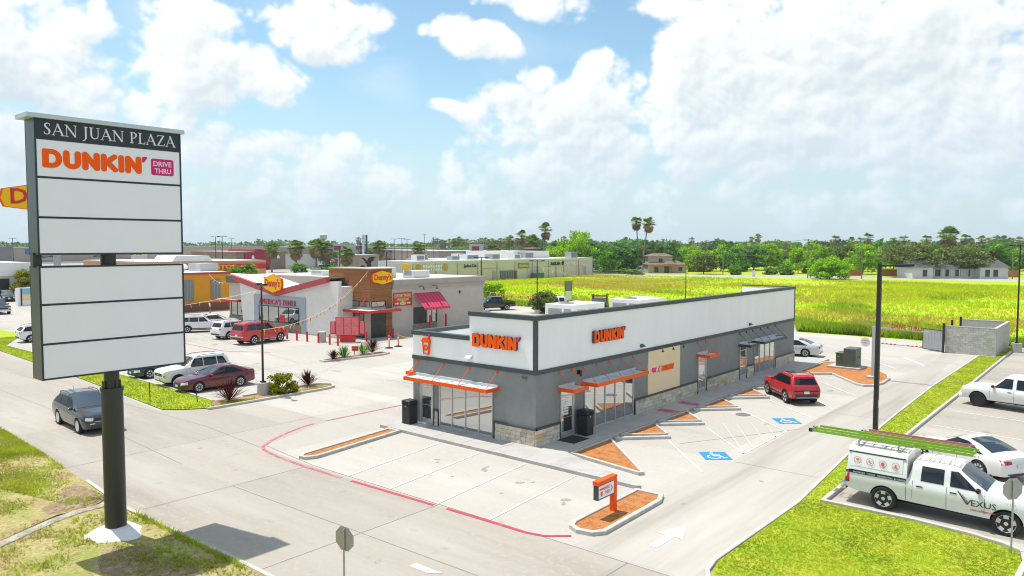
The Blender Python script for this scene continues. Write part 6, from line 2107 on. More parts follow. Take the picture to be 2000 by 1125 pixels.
MB().box(-47.9, -38.70, 21.70, 21.76, 2.78, 3.05).box(-38.76, -38.70, 21.76, 26.2, 2.78, 3.05).box(-47.96, -47.9, 21.7, 22.98, 2.78, 3.05).box(-40.0, -38.76, 26.14, 26.2, 2.78, 3.05).build('fascia', M_bred, cn)
for (p, q) in (((-43.4, 23.0, 4.3), (-43.4, 21.8, 3.05)), ((-40.6, 23.0, 4.3), (-40.6, 21.8, 3.05)), ((-40, 23.4, 4.3), (-38.8, 23.4, 3.05)), ((-40, 25.6, 4.3), (-38.8, 25.6, 3.05)), ((-46, 23.4, 4.6), (-46, 21.8, 3.05))):
    MB().tube(p, q, .03).lathe([(.09, -.04), (.09, .04)], 8, p).build('rod', M_bred, cn)

# front with the V-shaped edge
vf = MB()
Yf = 21.0
prof = [(-61.2, 0), (-43.1, 0), (-42.6, 6.05), (-44.2, 5.95), (-53.9, 4.1), (-62.0, 5.5)]
vf.plate([prof], (0, Yf, 0), X, Z, -Y, -.35, 0)
vf.box(-45.8, -42.9, Yf + .35, 23.4, 0, 5.4)
vf.build('gable_wall', M_dwhite, din)
fa = MB()
fa.plate([[(-63.4, 6.25), (-53.85, 4.62), (-44.2, 6.42), (-44.2, 5.88), (-53.85, 4.02), (-62.4, 5.5)]], (0, Yf, 0), X, Z, -Y, .0, .45)
fa.build('v_fascia', M_dred, din)
rf = MB()
rf.add([(-63.3, Yf, 6.2), (-53.85, Yf, 4.57), (-44.2, Yf, 6.36), (-63.3, 26.4, 6.2), (-53.85, 26.4, 4.57), (-44.2, 26.4, 6.36)], [(0, 1, 4, 3), (1, 2, 5, 4)])
rf.build('v_roof', M_flatroof, din)
MB().box(-61, -45.8, Yf + .35, 26, 0, 4.0).build('wall', M_tan, din)
MB().box(-58.7, -48.45, Yf - .10, Yf, 0, 4.0).build('entrance_panel', M_bluegrey, din)
text_part('lettering', "AMERICA'S DINER", M_bred, din, (-57.5, Yf - .12, 2.98), X, Z, -Y, .62, .06, bold=.0, width=7.4, spacing=1.2)
win('window', (-57.6, -49.6, .98, 2.82, Yf - .10), M_glass2, axis='y', nx=4)
pb = MB().box(-53.4, -52.4, Yf - .15, Yf - .135, 1.05, 1.9).build('poster', M_bred, din)
mb = MB()
x_ = -57.9
for r_ in range(4):
    x_ = -57.9
    while x_ < -49.3:
        L = rnd.uniform(.3, .9); mb.box(x_, min(x_ + L, -49.3) - .02, Yf - .10 - rnd.uniform(.03, .07), Yf - .10, .02 + r_ * .23, .23 + r_ * .23); x_ += L
tag(mb.build('ledge_stones', M_dstone, din), kind='stuff')
# set-back wing at the left
MB().box(-69.6, -61.0, 24.0, 30, 0, 4.95).build('wall', M_tan, din)
MB().box(-69.9, -61.0, 23.7, 30.2, 4.95, 5.85).build('cornice', M_charc, din)
win('window', (-69.1, -66.2, .75, 2.55, 24.0), M_glass2, axis='y', nx=2)
c2_ = MB().box(-72.0, -66.0, 22.9, 24.0, 2.74, 2.78).build('canopy', M_flatroof, din)
MB().box(-72.0, -66.0, 22.85, 22.9, 2.62, 2.86).box(-66.0, -65.95, 22.85, 24.0, 2.62, 2.86).build('fascia', M_bred, c2_)
mb = MB(); mb.box(-69.6, -61, 23.94, 24.0, 0, .72); mb.build('ledge_stones', M_dstone, din)
# side wall: drive-through window, awning, lamps
win('window', (29.1, 30.95, 1.06, 2.86, -40.0), M_tile, w=.05)
win('window', (31.1, 32.7, 1.06, 2.86, -40.0), M_glass2, nx=2)
mb = MB()
for r_ in range(5):
    y_ = 29.0
    while y_ < 32.75:
        L = rnd.uniform(.25, .7); mb.box(-40, -39.94 + rnd.uniform(-.02, .02), y_, min(y_ + L, 32.75) - .02, .02 + r_ * .2, .2 + r_ * .2); y_ += L
tag(mb.build('ledge_stones', M_dstone, din), kind='stuff')
M_awn1 = pm('awning_pink', (.62, .055, .13), .7, var=.05); M_awn2 = pm('awning_deep_pink', (.50, .025, .075), .7, var=.05)
aw = MB(); aw.path([(-40, 29.2, 2.9), (-38.3, 29.2, 2.9), (-38.3, 33.1, 2.9), (-40, 33.1, 2.9)], .025)
awo = aw.build('awning', M_black, din)
n_ = 16
for par, mt_ in ((0, M_awn1), (1, M_awn2)):
    mb = MB()
    for k in range(par, n_, 2):
        y0, y1 = 29.15 + 4.0 * k / n_, 29.15 + 4.0 * (k + 1) / n_
        mb.add([(-39.97, y0, 4.5), (-39.97, y1, 4.5), (-38.28, y1, 2.95), (-38.28, y0, 2.95), (-38.26, y1, 2.72), (-38.26, (y0 + y1) / 2, 2.66), (-38.26, y0, 2.72)], [(0, 3, 2, 1), (3, 6, 5, 4, 2)])
    mb.build('stripes', mt_, awo)
for y_ in (29.9, 31.95):
    mb = MB(); mb.path([(-40, y_, 5.15), (-39.5, y_, 5.3), (-39.2, y_, 5.2), (-39.15, y_, 5.0)], .035, 6); mb.lathe([(.05, .1), (.17, -.06)], 10, (-39.15, y_, 4.95)); mb.build('gooseneck_lamp', M_black, din)
bevelled('wall_lamp', M_black, din, (-40, -39.85, 36.35, 36.55, 4.15, 4.45), .02, 1)
# roof plant
for (b_, lb) in (((-57.5, -55, 28, 30, 6.08, 6.7), 'pale air handling unit on the diner roof left of the timber tower'), ((-50.5, -48.2, 27.5, 29.5, 6.08, 6.9), 'round-shouldered pale air unit on the diner roof close to the tower'), ((-46.2, -43.8, 27.2, 30, 6.08, 7.3), 'grey louvred unit on the diner roof right of the tower'), ((-43.4, -41.6, 30.6, 33.2, 6.08, 6.9), 'bluish metal duct unit on the diner roof right of the tower')):
    t = thing('rooftop_unit', lb, 'air conditioner', ((b_[0] + b_[1]) / 2, (b_[2] + b_[3]) / 2, b_[4]), 0, 'rooftop units on the diner')
    bevelled('casing', M_offwhite, t, b_, .05, 1)
    mb = MB()
    for k in range(6): mb.box(b_[0] + .3, b_[1] - .3, b_[2] - .03, b_[2] - .001, b_[4] + .3 + k * .12, b_[4] + .37 + k * .12)
    mb.build('louvre', M_galv, t)

# hexagon signs
def hexa(w, h):
    return [(-w / 2, 0), (-w * .5 * .98, -h * .22), (0, -h / 2), (w * .5 * .98, -h * .22), (w / 2, 0), (w * .5 * .98, h * .22), (0, h / 2), (-w * .5 * .98, h * .22)]
def diner_sign(o, u, n, w, h, label, d=.3, ts=.42, tw=.86):
    t = thing('diner_sign', label, 'sign', o, 0, 'yellow hexagon diner signs')
    hx_ = [(-w / 2 * 1.0, -h * .02), (-w * .46, -h * .30), (0, -h / 2), (w * .46, -h * .30), (w / 2, -h * .02), (w * .47, h * .28), (0, h / 2), (-w * .47, h * .28)]
    MB().plate([[(x * 1.05, y * 1.06) for x, y in hx_]], o, u, Z, n, 0, d - .02).build('cabinet', M_orange, t)
    MB().plate([hx_], o, u, Z, n, d - .02, d).build('face', M_yellow, t)
    uu = Vector(u)
    text_part('lettering', "Denny's", M_bred, t, Vector(o) - uu * (w * tw * .5) + Vector(n) * d + Z * (-h * ts * .4), u, Z, n, h * ts, .03, bold=.03, width=w * tw)
    return t
diner_sign((-39.98, 24.5, 6.38), Y, X, 2.72, 1.40, 'yellow hexagon diner sign with red lettering on the timber tower')
diner_sign((-53.75, Yf - .46, 5.45), X, -Y, 3.4, 2.0, 'yellow hexagon diner sign on the point of the red V-shaped roof edge')
p = G(118, 700)
hx0 = Vector((p.x, p.y, lev(388, 66)))
dsg = diner_sign(hx0 + Vector((.0, 0, 0)), RT, Vector((math.sin(YAW), -math.cos(YAW), 0)), 8.7, 2.5, 'high yellow diner pole sign half hidden behind the plaza sign', .5, .50, .80)
dsg.name = 'diner_pole_sign'
MB().tube((p.x, p.y, 0), (p.x, p.y, hx0.z - .4), .28, n=14).build('pole', M_galv, dsg)
dw = thing('wall_sign', 'red and cream sign reading DRIVE THRU WINDOW with two arrows on the tan diner wall', 'sign', (-39.98, 27.5, 3.2))
MB().box(-40.0, -39.93, 26.15, 28.85, 3.2, 4.66).build('board', pm('brick_red_board', (.50, .05, .03), .5), dw)
MB().box(-39.93, -39.91, 26.15, 28.85, 3.2, 3.25).box(-39.93, -39.91, 26.15, 28.85, 4.61, 4.66).box(-39.93, -39.91, 26.15, 26.2, 3.25, 4.61).box(-39.93, -39.91, 28.8, 28.85, 3.25, 4.61).build('border', M_bred, dw)
M_crm = pm('cream_print', (.78, .62, .32), .5)
text_part('lettering', 'DRIVE THRU', M_crm, dw, (-39.925, 26.3, 4.16), Y, Z, X, .34, .01, bold=.02, width=2.4)
text_part('lettering', 'WINDOW', M_crm, dw, (-39.925, 26.65, 3.72), Y, Z, X, .33, .01, bold=.02, width=1.7)
for y0 in (26.35, 28.05):
    MB().plate([[(0, .09), (.34, .09), (.34, 0), (.6, .16), (.34, .32), (.34, .23), (0, .23)]], (-39.925, y0, 3.32), Y, Z, X, 0, .01).build('arrow', M_crm, dw)
MB().plate([[(-.42, 0), (-.36, -.13), (0, -.2), (.36, -.13), (.42, 0), (.36, .13), (0, .2), (-.36, .13)]], (-39.925, 27.5, 3.48), Y, Z, X, 0, .01).build('badge', M_crm, dw)
text_part('lettering', "Denny's", M_bred, dw, (-39.914, 27.22, 3.42), Y, Z, X, .13, .006, width=.56)

# things on its forecourt
for i, (px, py) in enumerate(((561, 662), (580, 665), (600, 667), (622, 670), (644, 673), (660, 675), (716, 667), (768, 660))):
    p = G(px, py)
    lb = ['red bollard nearest the red full-size car, first of the diner row', 'second red bollard from the red full-size car', 'third red bollard from the red full-size car, before the grey litter drum', 'red bollard standing right in front of the grey litter drum', 'red bollard between the litter drum and the red menu board', 'red bollard touching the left end of the red menu board', 'red bollard in front of the black tiled corner of the diner', 'red bollard by the timber-clad end of the diner tower'][i]
    t = tag(MB().lathe([(.10, 0), (.10, .96), (.07, 1.02), (0, 1.04)], 12, (p.x, p.y, 0)).build('bollard', M_bred, None, True, 40), lb, 'bollard', 'red bollards of the diner')
for i, (y_, lb) in enumerate(((30.9, 'tall red bollard in the middle of the drive-through window'), (33.4, 'tall red bollard at the right of the drive-through window'))):
    tag(MB().lathe([(.13, 0), (.13, 1.9), (.09, 1.98), (0, 2.0)], 12, (-39.2, y_, 0)).build('bollard', M_bred, None, True, 40), lb, 'bollard', 'red bollards of the diner')
t = thing('menu_board', 'red drive-through menu board with pink panels and stepped wings', 'menu board', (-39.3, 19.5, 0), R(40))
def lb_(n, m_, b, r_=.02):
    o = bevelled(n, m_, None, b, r_, 1); o.parent = t; return o
M_menup = pm('menu_panel', (.72, .16, .17), .4, var=.25, scale=9)
lb_('plinth', M_bred, (-.75, .75, -.2, .2, .1, .7)); lb_('base', M_kerb, (-1.2, 1.2, -.5, .5, -.02, .10))
lb_('frame', M_bred, (-1.2, 1.2, -.15, .15, .7, 2.6)); lb_('wing', M_bred, (-1.75, -1.2, -.12, .12, .85, 2.15)); lb_('wing', M_bred, (1.2, 1.75, -.12, .12, .85, 2.15))
for k in range(3): lb_('menu_panel', M_menup, (-1.12 + k * .77, -.42 + k * .77, -.175, -.152, .78, 2.52), .005)
lb_('menu_panel', M_menup, (-1.68, -1.27, -.145, -.122, .95, 2.05), .005); lb_('menu_panel', M_menup, (1.27, 1.68, -.145, -.122, .95, 2.05), .005)
p = G(629, 668)
t = thing('litter_drum', 'round grey concrete litter drum behind the red bollards', 'trash bin', (p.x, p.y, 0))
MB().lathe([(.36, 0), (.40, .05), (.40, .92), (.37, .95)], 16, (p.x, p.y, 0)).build('drum', M_postconc, t, True, 40)
MB().lathe([(.40, .95), (.40, 1.05), (.2, 1.12), (0, 1.13)], 16, (p.x, p.y, 0)).build('lid', M_lightgrey, t, True, 40)
M_cone = pm('safety_orange', (.85, .13, .01), .5)
for i, (px, py) in enumerate(((760, 680), (778, 677))):
    p = G(px, py)
    t = thing('delineator_post', ['orange delineator post with a black base left of its chained twin', 'orange delineator post with the yellow chain hooked to it'][i], 'safety post', (p.x, p.y, 0), 0, 'orange delineator posts')
    MB().lathe([(.40, 0), (.40, .05), (.12, .12), (.07, .14)], 14, (p.x, p.y, 0)).build('base', M_black, t)
    MB().lathe([(.065, .14), (.055, 1.08), (.09, 1.10), (.09, 1.2), (.03, 1.28), (0, 1.28)], 10, (p.x, p.y, 0)).build('post', M_cone, t, True, 40)
    MB().lathe([(.068, .80), (.067, .98)], 10, (p.x, p.y, 0)).build('reflective_band', M_face, t)
p0, p1 = G(778, 677), G(835, 672)
pts = [(p0.x + (p1.x - p0.x) * k / 8, p0.y + (p1.y - p0.y) * k / 8, 1.12 - .35 * (1 - (2 * k / 8 - 1) ** 2)) for k in range(9)]
tag(MB().path(pts, .03, 5).build('chain', M_yellow), 'sagging yellow plastic chain running from the orange post', 'chain')
p = G(692, 695)
t = thing('small_sign', 'small red kerb sign among the spiky plants of the diner island', 'sign', (p.x, p.y, .09))
MB().box(p.x - .03, p.x + .03, p.y - .03, p.y + .03, .09, .5).build('post', M_bred, t); MB().plate([rounded(.6, .42, .04)], (p.x - .3, p.y - .05, .42), RT, Z, (math.sin(YAW), -math.cos(YAW), 0), 0, .03).build('plate', M_bred, t)
text_part('lettering', 'DRIVE THRU', M_crm, t, (p.x - .27, p.y - .075, .6), RT, Z, (math.sin(YAW), -math.cos(YAW), 0), .09, .004, width=.5)
p = G(411, 627)
t = thing('slim_sign', 'small sign with a red disc on a thin post by the white parked cars', 'sign', (p.x, p.y, 0))
MB().tube((p.x, p.y, 0), (p.x, p.y, 2.3), .03).build('post', M_galv, t); MB().lathe([(.22, -.01), (.22, .01)], 14, (p.x, p.y, 1.0), 'y').build('disc', M_bred, t); MB().box(p.x - .15, p.x + .15, p.y - .045, p.y - .031, 1.9, 2.3).build('plate', M_face, t)

# strings of pennants
M_pen = [pm('pennant_yellow', (.85, .55, .02), .6), pm('pennant_red', (.72, .03, .02), .6), pm('pennant_orange', (.85, .20, .02), .6)]
PEN_ME = []
for i, mt_ in enumerate(M_pen):
    me = bpy.data.meshes.new('pennant'); me.from_pydata([(-.5, 0, 0), (.5, 0, 0), (.1, .25, -.55), (0, .05, -1.0)], [], [(0, 2, 1), (0, 3, 2), (1, 2, 3)]); me.materials.append(mt_); PEN_ME.append(me)
def pennants(a, b, sag, n, size, label, cols=(0, 1, 0, 2)):
    a, b = Vector(a), Vector(b)
    P = lambda t_: a.lerp(b, t_) + Z * (-sag * 4 * t_ * (1 - t_))
    t = thing('pennant_string', label, 'bunting', a, 0, 'strings of pennants')
    MB().path([P(k / 14) for k in range(15)], .012, 4).build('cord', M_paper, t)
    ang = math.atan2((b - a).y, (b - a).x)
    for k in range(n):
        q = P((k + .5) / n)
        o = bpy.data.objects.new('pennant', PEN_ME[cols[k % len(cols)]]); COL.objects.link(o); o.parent = t
        o.location = q - a; o.rotation_euler = (rnd.uniform(-.5, .5), rnd.uniform(-.2, .2), ang + rnd.uniform(-.5, .5)); o.scale = (size * .62, size * .6, size)
LP = (-21.82, -1.0, 4.3)
pennants(LP, (-40.4, 23.2, 7.2), 1.3, 34, .38, 'bunting sloping from the lamp post up to the timber tower')
q = far(205, 86)
pennants((-21.82, -1.0, 6.9), (q.x, q.y, 2.5), .5, 20, .32, 'bunting running from the lamp post out behind the plaza sign', (0, 0, 2))
pennants((-69, 24, 5.7), (-84, 29, 5.6), 1.0, 9, .42, 'short bunting at the top of the yellow restaurant wall', (0, 0, 2))
pennants((-40.0, 33, 6.0), (-44.46, 57.14, 2.6), .6, 22, .55, 'red and yellow bunting from the diner roof down to the twin-headed lamp post', (0, 1, 0, 1))
pennants((-44.46, 57.14, 7.0), (-42.88, 99.75, 3.4), 1.6, 17, .62, 'yellow bunting strung over the field to the lone thin lamp post', (0,))
# ------------------------------------------------------------------ foliage kit
L_mid = [leaf_mat('leaf_mid_a', (0.151, 0.343, 0.048)), leaf_mat('leaf_mid_b', (0.232, 0.451, 0.061)), leaf_mat('leaf_mid_c', (0.095, 0.232, 0.044))]
L_bright = [leaf_mat('leaf_bright_a', (0.279, 0.538, 0.025)), leaf_mat('leaf_bright_b', (0.388, 0.645, 0.034)), leaf_mat('leaf_bright_c', (0.151, 0.344, 0.025))]
L_olive = [leaf_mat('leaf_olive_a', (0.177, 0.242, 0.074)), leaf_mat('leaf_olive_b', (0.266, 0.324, 0.117)), leaf_mat('leaf_olive_c', (0.104, 0.147, 0.053))]
L_dark = [leaf_mat('leaf_dark_a', (0.096, 0.228, 0.067)), leaf_mat('leaf_dark_b', (0.165, 0.332, 0.096)), leaf_mat('leaf_dark_c', (0.067, 0.154, 0.059))]
L_gold = [leaf_mat('leaf_gold_a', (0.300, 0.330, 0.022)), leaf_mat('leaf_gold_b', (0.405, 0.345, 0.027)), leaf_mat('leaf_gold_c', (0.150, 0.210, 0.022))]
L_wine = [leaf_mat('leaf_wine_a', (0.058, 0.016, 0.016)), leaf_mat('leaf_wine_b', (0.111, 0.029, 0.023)), leaf_mat('leaf_wine_c', (0.033, 0.013, 0.013))]
L_palm = [leaf_mat('leaf_palm_a', (0.173, 0.285, 0.045)), leaf_mat('leaf_palm_b', (0.240, 0.345, 0.068)), leaf_mat('leaf_palm_c', (0.090, 0.165, 0.030))]
L_dead = [leaf_mat('dead_frond_a', (.46, .36, .20), .25), leaf_mat('dead_frond_b', (.36, .27, .14), .25), leaf_mat('dead_frond_c', (.24, .18, .10), .25)]
M_bark = pm('bark', (.16, .125, .095), .95, var=.3, scale=4, bump=.5, bscale=12)
M_barkpale = pm('palm_bark', (.27, .23, .19), .95, var=.25, scale=5)


def cards(name, pts, nrm, size, mats, seed, flat=0.5, aspect=.6):
    """many small leaf sprays: a quad bent along its middle at each point"""
    rs = np.random.RandomState(seed)
    n = len(pts)
    d = rs.normal(size=(n, 3)); d += nrm * flat
    d /= np.linalg.norm(d, axis=1, keepdims=True)
    a = np.cross(d, rs.normal(size=(n, 3))); a /= np.linalg.norm(a, axis=1, keepdims=True)
    b = np.cross(d, a)
    s_ = (size * (0.6 + .8 * rs.rand(n)))[:, None]
    q = np.stack([pts - a * s_, pts - b * s_ * aspect - d * s_ * .18, pts + a * s_, pts + b * s_ * aspect - d * s_ * .18], 1)
    me = bpy.data.meshes.new(name)
    me.vertices.add(n * 4); me.vertices.foreach_set('co', q.reshape(-1))
    me.loops.add(n * 4); me.loops.foreach_set('vertex_index', np.arange(n * 4))
    me.polygons.add(n); me.polygons.foreach_set('loop_start', np.arange(0, n * 4, 4))
    for m_ in mats: me.materials.append(m_)
    me.polygons.foreach_set('material_index', rs.choice(len(mats), n, p=[.45, .33, .22][:len(mats)]))
    me.update(calc_edges=True)
    return me


def crown_points(seed, n, w, h, z0, clumps, dome=.6, airy=.35):
    """points through a lumpy crown: clumps of leaves on boughs, hollows between them"""
    rs = np.random.RandomState(seed)
    P, Q = [], []
    cs = []
    for i in range(clumps):
        t_ = rs.rand() * 2 * math.pi
        r_ = math.sqrt(rs.rand()) * .92
        zz = rs.rand()
        rr = r_ * (1 - dome * abs(zz - .35) ** 1.4)
        cs.append((rr * math.cos(t_) * w / 2, rr * math.sin(t_) * w / 2, z0 + h * (zz * .86 + .07) * (1 - .22 * r_), rs.uniform(.5, 1.0)))
    per = n // clumps
    for (x, y, z, k) in cs:
        rad = np.array([w * .17 * k, w * .17 * k, h * .15 * k]) * 1.15
        v = rs.normal(size=(per, 3)); v /= np.linalg.norm(v, axis=1, keepdims=True)
        m_ = rs.rand(per, 1) ** airy
        P.append(np.array([x, y, z]) + v * m_ * rad); Q.append(v)
    return np.concatenate(P), np.concatenate(Q), cs


TREES = {}


def tree_kind(key, mats, w, h, trunk, clumps=26, n=2200, leaf=.30, dome=.6, airy=.35, trunk_r=.16, seed=1, bark=None, zf=.30):
    P, Q, cs = crown_points(seed, n, w, h, trunk * zf, clumps, dome, airy)
    Q = Q + np.array([0, 0, .5])
    cm = cards('crown', P, Q, leaf, mats, seed)
    mb = MB()
    rs = random.Random(seed)
    top = (rs.uniform(-.2, .2) * w * .1, rs.uniform(-.2, .2) * w * .1, trunk)
    mb.tube((0, 0, -.1), top, trunk_r, trunk_r * .7, 8, False)
    for c in sorted(cs, key=lambda q: -q[2])[::max(1, len(cs) // 9)]:
        mid = ((top[0] + c[0]) * .5, (top[1] + c[1]) * .5, top[2] * .55 + c[2] * .45)
        mb.tube(top, mid, trunk_r * .55, trunk_r * .34, 6, False); mb.tube(mid, c[:3], trunk_r * .34, trunk_r * .12, 5, False)
    TREES[key] = (mb.mesh('trunk', bark or M_bark, True), cm, w, trunk * zf + h)


def put_tree(key, loc, height, width, label, cat='tree', group=None, name='tree', rz=None):
    tm_, cm, w, h = TREES[key]
    t = thing(name, label, cat, loc, rnd.uniform(0, 6.28) if rz is None else rz, group)
    t.scale = (width / w, width / w, height / h)
    link('trunk', tm_, t); link('crown', cm, t)
    return t


for i in range(3):
    tree_kind('mid%d' % i, L_mid, 9, 8, 3.0, 30, 2600, .34, seed=10 + i)
    tree_kind('bright%d' % i, L_bright, 9, 8, 2.6, 30, 2600, .32, seed=20 + i)
    tree_kind('dark%d' % i, L_dark, 9, 8, 3.0, 30, 2600, .34, seed=30 + i)
    tree_kind('olive%d' % i, L_olive, 9, 8, 2.8, 30, 2600, .33, seed=40 + i)
tree_kind('oak', L_olive, 18, 7.6, 4.6, 60, 7000, .34, .5, .4, .42, 51, zf=.85)
tree_kind('oak_b', L_olive, 16, 7.2, 4.6, 55, 6500, .34, .5, .4, .38, 52, zf=.85)
tree_kind('airy', L_bright, 16, 12, 5, 34, 4200, .36, .3, .5, .3, 53)
tree_kind('shrub', L_bright, 12, 7.2, .5, 60, 7500, .30, .75, .4, .2, 54)
tree_kind('gold', L_gold, 7, 5, 1.4, 34, 4500, .22, .5, .4, .12, 55)
tree_kind('oleander', L_olive + [], 4, 2.9, .3, 34, 3200, .17, .6, .4, .05, 56)
tree_kind('lowshrub', L_mid, 4, 2.4, .2, 22, 1300, .20, .6, .4, .05, 57)
tree_kind('wine', L_wine, 6, 5, 2, 20, 1500, .26, .6, .4, .1, 58)


def palm_kind(key, h, crown, skirt, seed, nf=46, lean=0):
    rs = random.Random(seed)
    top = Vector((lean, 0, h))
    gv, dv = MB(), MB()
    def frond(mb, a, e, stem, fan, droop, blades=9):
        d = Vector((math.cos(a) * math.cos(e), math.sin(a) * math.cos(e), math.sin(e)))
        sd = d.cross(Z); sd = sd.normalized() if sd.length > .05 else X
        u = sd.cross(d).normalized()
        hub = top + d * stem
        mb.cur = rs.choice((0, 0, 1, 1, 2))
        mb.tube(top, hub, .03, .02, 3, False)
        for k in range(blades):
            t_ = (k / (blades - 1) - .5) * 2.5
            bd = (d * math.cos(t_) + sd * math.sin(t_)).normalized()
            m1 = hub + bd * fan * .6 + u * .05
            tip = hub + bd * fan * rs.uniform(.9, 1.05) - Z * droop * fan
            wv = bd.cross(u).normalized() * fan * .12
            mb.add([hub, m1 - wv, tip, m1 + wv], [(0, 1, 2, 3)])
    for k in range(nf):
        frond(gv, rs.uniform(0, 6.28), math.asin(rs.uniform(-.35, .98)), crown * rs.uniform(.36, .56), crown * rs.uniform(.42, .56), rs.uniform(.05, .35))
    top0 = top
    for k in range(int(nf * 2.4)):
        top = top0 - Z * rs.uniform(.0, 1) * skirt * .55
        fr = (top0.z - top.z) / max(.01, skirt)
        frond(dv, rs.uniform(0, 6.28), R(rs.uniform(-75, -25)), crown * .50 * (1 - .45 * fr), crown * .46 * (1 - .4 * fr), .4, 6)
    top = top0
    mb = MB(); n_ = 5
    pts = [Vector((lean * (k / n_) ** 2, 0, h * k / n_)) for k in range(n_ + 1)]
    for k, (a, b) in enumerate(zip(pts[:-1], pts[1:])): mb.tube(a, b + Z * .05, .30 - .025 * k, .30 - .025 * (k + 1), 8, False)
    TREES[key] = (mb.mesh('trunk', M_barkpale, True), gv.mesh('crown', L_palm), dv.mesh('dead_fronds', L_dead), h + crown)


palm_kind('palm_a', 8, 2.6, 3.6, 1)
palm_kind('palm_b', 7.5, 2.5, 4.2, 2)
palm_kind('palm_tall', 19, 2.7, 3.4, 3, 36, .8)
palm_kind('palm_tall2', 18.6, 2.8, 3.8, 4, 38, 1.8)
palm_kind('palm_small', 10, 2.2, 2.2, 5, 22)
palm_kind('palm_small2', 11, 2.2, 3.4, 6, 22, .6)


def put_palm(key, loc, height, label, group=None, wide=1.0, rz=None):
    a, b, c_, h = TREES[key]
    k = height / h
    t = thing('palm_tree', label, 'palm', loc, rnd.uniform(0, 6.28) if rz is None else rz, group)
    t.scale = (k * wide, k * wide, k)
    link('trunk', a, t); link('crown', b, t); link('dead_fronds', c_, t)
    return t


# palms: bearing, distance, height of the tip on the sight line
PALMS = [(530, 275, 470, 'palm_a', 'fan palm in front of the dark red store front'), (578, 270, 466, 'palm_b', 'fan palm left of the close palm pair, before a pale store wall'),
         (617, 262, 463, 'palm_a', 'taller left palm of the close pair over the mall car park'), (637, 264, 467, 'palm_b', 'right palm of the close pair over the mall car park'),
         (676, 225, 479, 'palm_b', 'low shaggy fan palm just left of the eagle mural wall'), (740, 300, 467, 'palm_b', 'fan palm behind the eagle mural wall by the far sign tower'),
         (818, 300, 471, 'palm_b', 'fan palm over the roof behind the yellow wall panel'), (963, 290, 473, 'palm_b', 'bushy fan palm standing behind the long beige strip roof'),
         (995, 330, 457, 'palm_small', 'open-headed palm left of three shaggy palms over the strip roof'), (1016, 320, 447, 'palm_small2', 'tapering shaggy palm, first of the trio above the strip roof'),
         (1038, 330, 455, 'palm_a', 'shorter shaggy palm in the middle of the trio above the strip roof'), (1061, 325, 432, 'palm_small2', 'tall palm with a double shaggy head right of the strip roof trio')]
for (px, d, py, k, lb) in PALMS:
    h_ = lev(py, d)
    put_palm(k, far(px, d), h_, lb, 'fan palms over the shopping strip', 1.2 if k in ('palm_a', 'palm_b') else 1.1)
p = G(1246, 527); put_palm('palm_tall', (p.x, p.y, -.1), lev(419, 305), 'left of two very tall slim palms by the stucco house', None, 1.05, YAW + math.pi)
p = G(1256, 528); put_palm('palm_tall2', (p.x, p.y, -.1), lev(422, 303), 'right of two very tall slim palms by the stucco house, trunk leaning', None, 1.1, YAW)
put_palm('palm_a', far(1852, 300), lev(438, 300), 'broad-headed palm rising behind the live oak of the white house', None, 1.1)
put_palm('palm_small', far(1695, 330), lev(452, 330), 'round-headed palm above the trees left of the white house', None, 1.1)
rs_ = random.Random(5)
for (px, py, d) in [(1483, 455, 620), (1470, 461, 640), (1632, 457, 420), (1661, 461, 430), (1680, 462, 520), (1765, 457, 380), (1810, 456, 370), (1885, 455, 420), (1915, 458, 430), (1930, 462, 520), (1945, 457, 470), (1957, 458, 470), (1975, 461, 520), (1990, 460, 520),
                    (1350, 462, 640), (1400, 463, 640), (1220, 462, 600), (1120, 461, 560), (1745, 461, 480), (630, 465, 700), (545, 466, 900), (505, 465, 900), (700, 462, 900), (895, 461, 700), (1100, 460, 640)]:
    put_palm(rs_.choice(('palm_small', 'palm_small2')), far(px, d), lev(py, d), 'small palm breaking the skyline far behind the trees', 'distant skyline palms', 1.3)
for k in range(34):
    px = 850 + k * 6.3 + rs_.uniform(-3, 3); d = rs_.uniform(620, 900)
    put_palm(rs_.choice(('palm_small', 'palm_small2', 'palm_a')), far(px, d), lev(rs_.uniform(463, 469), d), 'one of the row of small palms on the hazy skyline behind the strip roof', 'distant row of palms behind the strip', 1.5)

# ------------------------------------------------------------------ trees beyond the field
rs_ = random.Random(11)
kinds = ['mid', 'bright', 'bright', 'mid', 'olive', 'bright', 'dark']
MARKS = ((420, 'behind the tan store edge by the plaza sign'), (470, 'behind the two tall light poles'), (520, 'behind the dark red store front'), (560, 'behind the first fan palm'), (600, 'behind the second fan palm'), (650, 'behind the close palm pair'), (700, 'left of the far sign tower'), (750, 'right of the far sign tower'), (800, 'behind the three dark poles'), (850, 'behind the palm over the yellow panel'), (920, 'behind the near half of the strip roof'), (980, 'behind the shaggy palm of the strip roof'), (1050, 'behind the palm trio of the strip roof'), (1100, 'right of the strip building'), (1160, 'beyond the far corner of the strip building'), (1215, 'at the street end before the tall palms'), (1260, 'behind the two tall palms'), (1300, 'over the left half of the stucco house'), (1345, 'over the right half of the stucco house'), (1395, 'above the dark red fence'), (1440, 'behind the wooden pole by the mown lot'), (1490, 'behind the left bushes of the mown lot'), (1545, 'behind the right bushes of the mown lot'), (1590, 'behind the thin street pole'), (1650, 'behind the bright round shrub'), (1700, 'above the short orange fence'), (1745, 'above the long orange fence'), (1800, 'over the trunk of the wide live oak'), (1850, 'between the two live oaks'), (1900, 'behind the second live oak'), (1950, 'over the right roof of the white house'), (2600, 'at the right edge past the white house'))
used_labels = set()
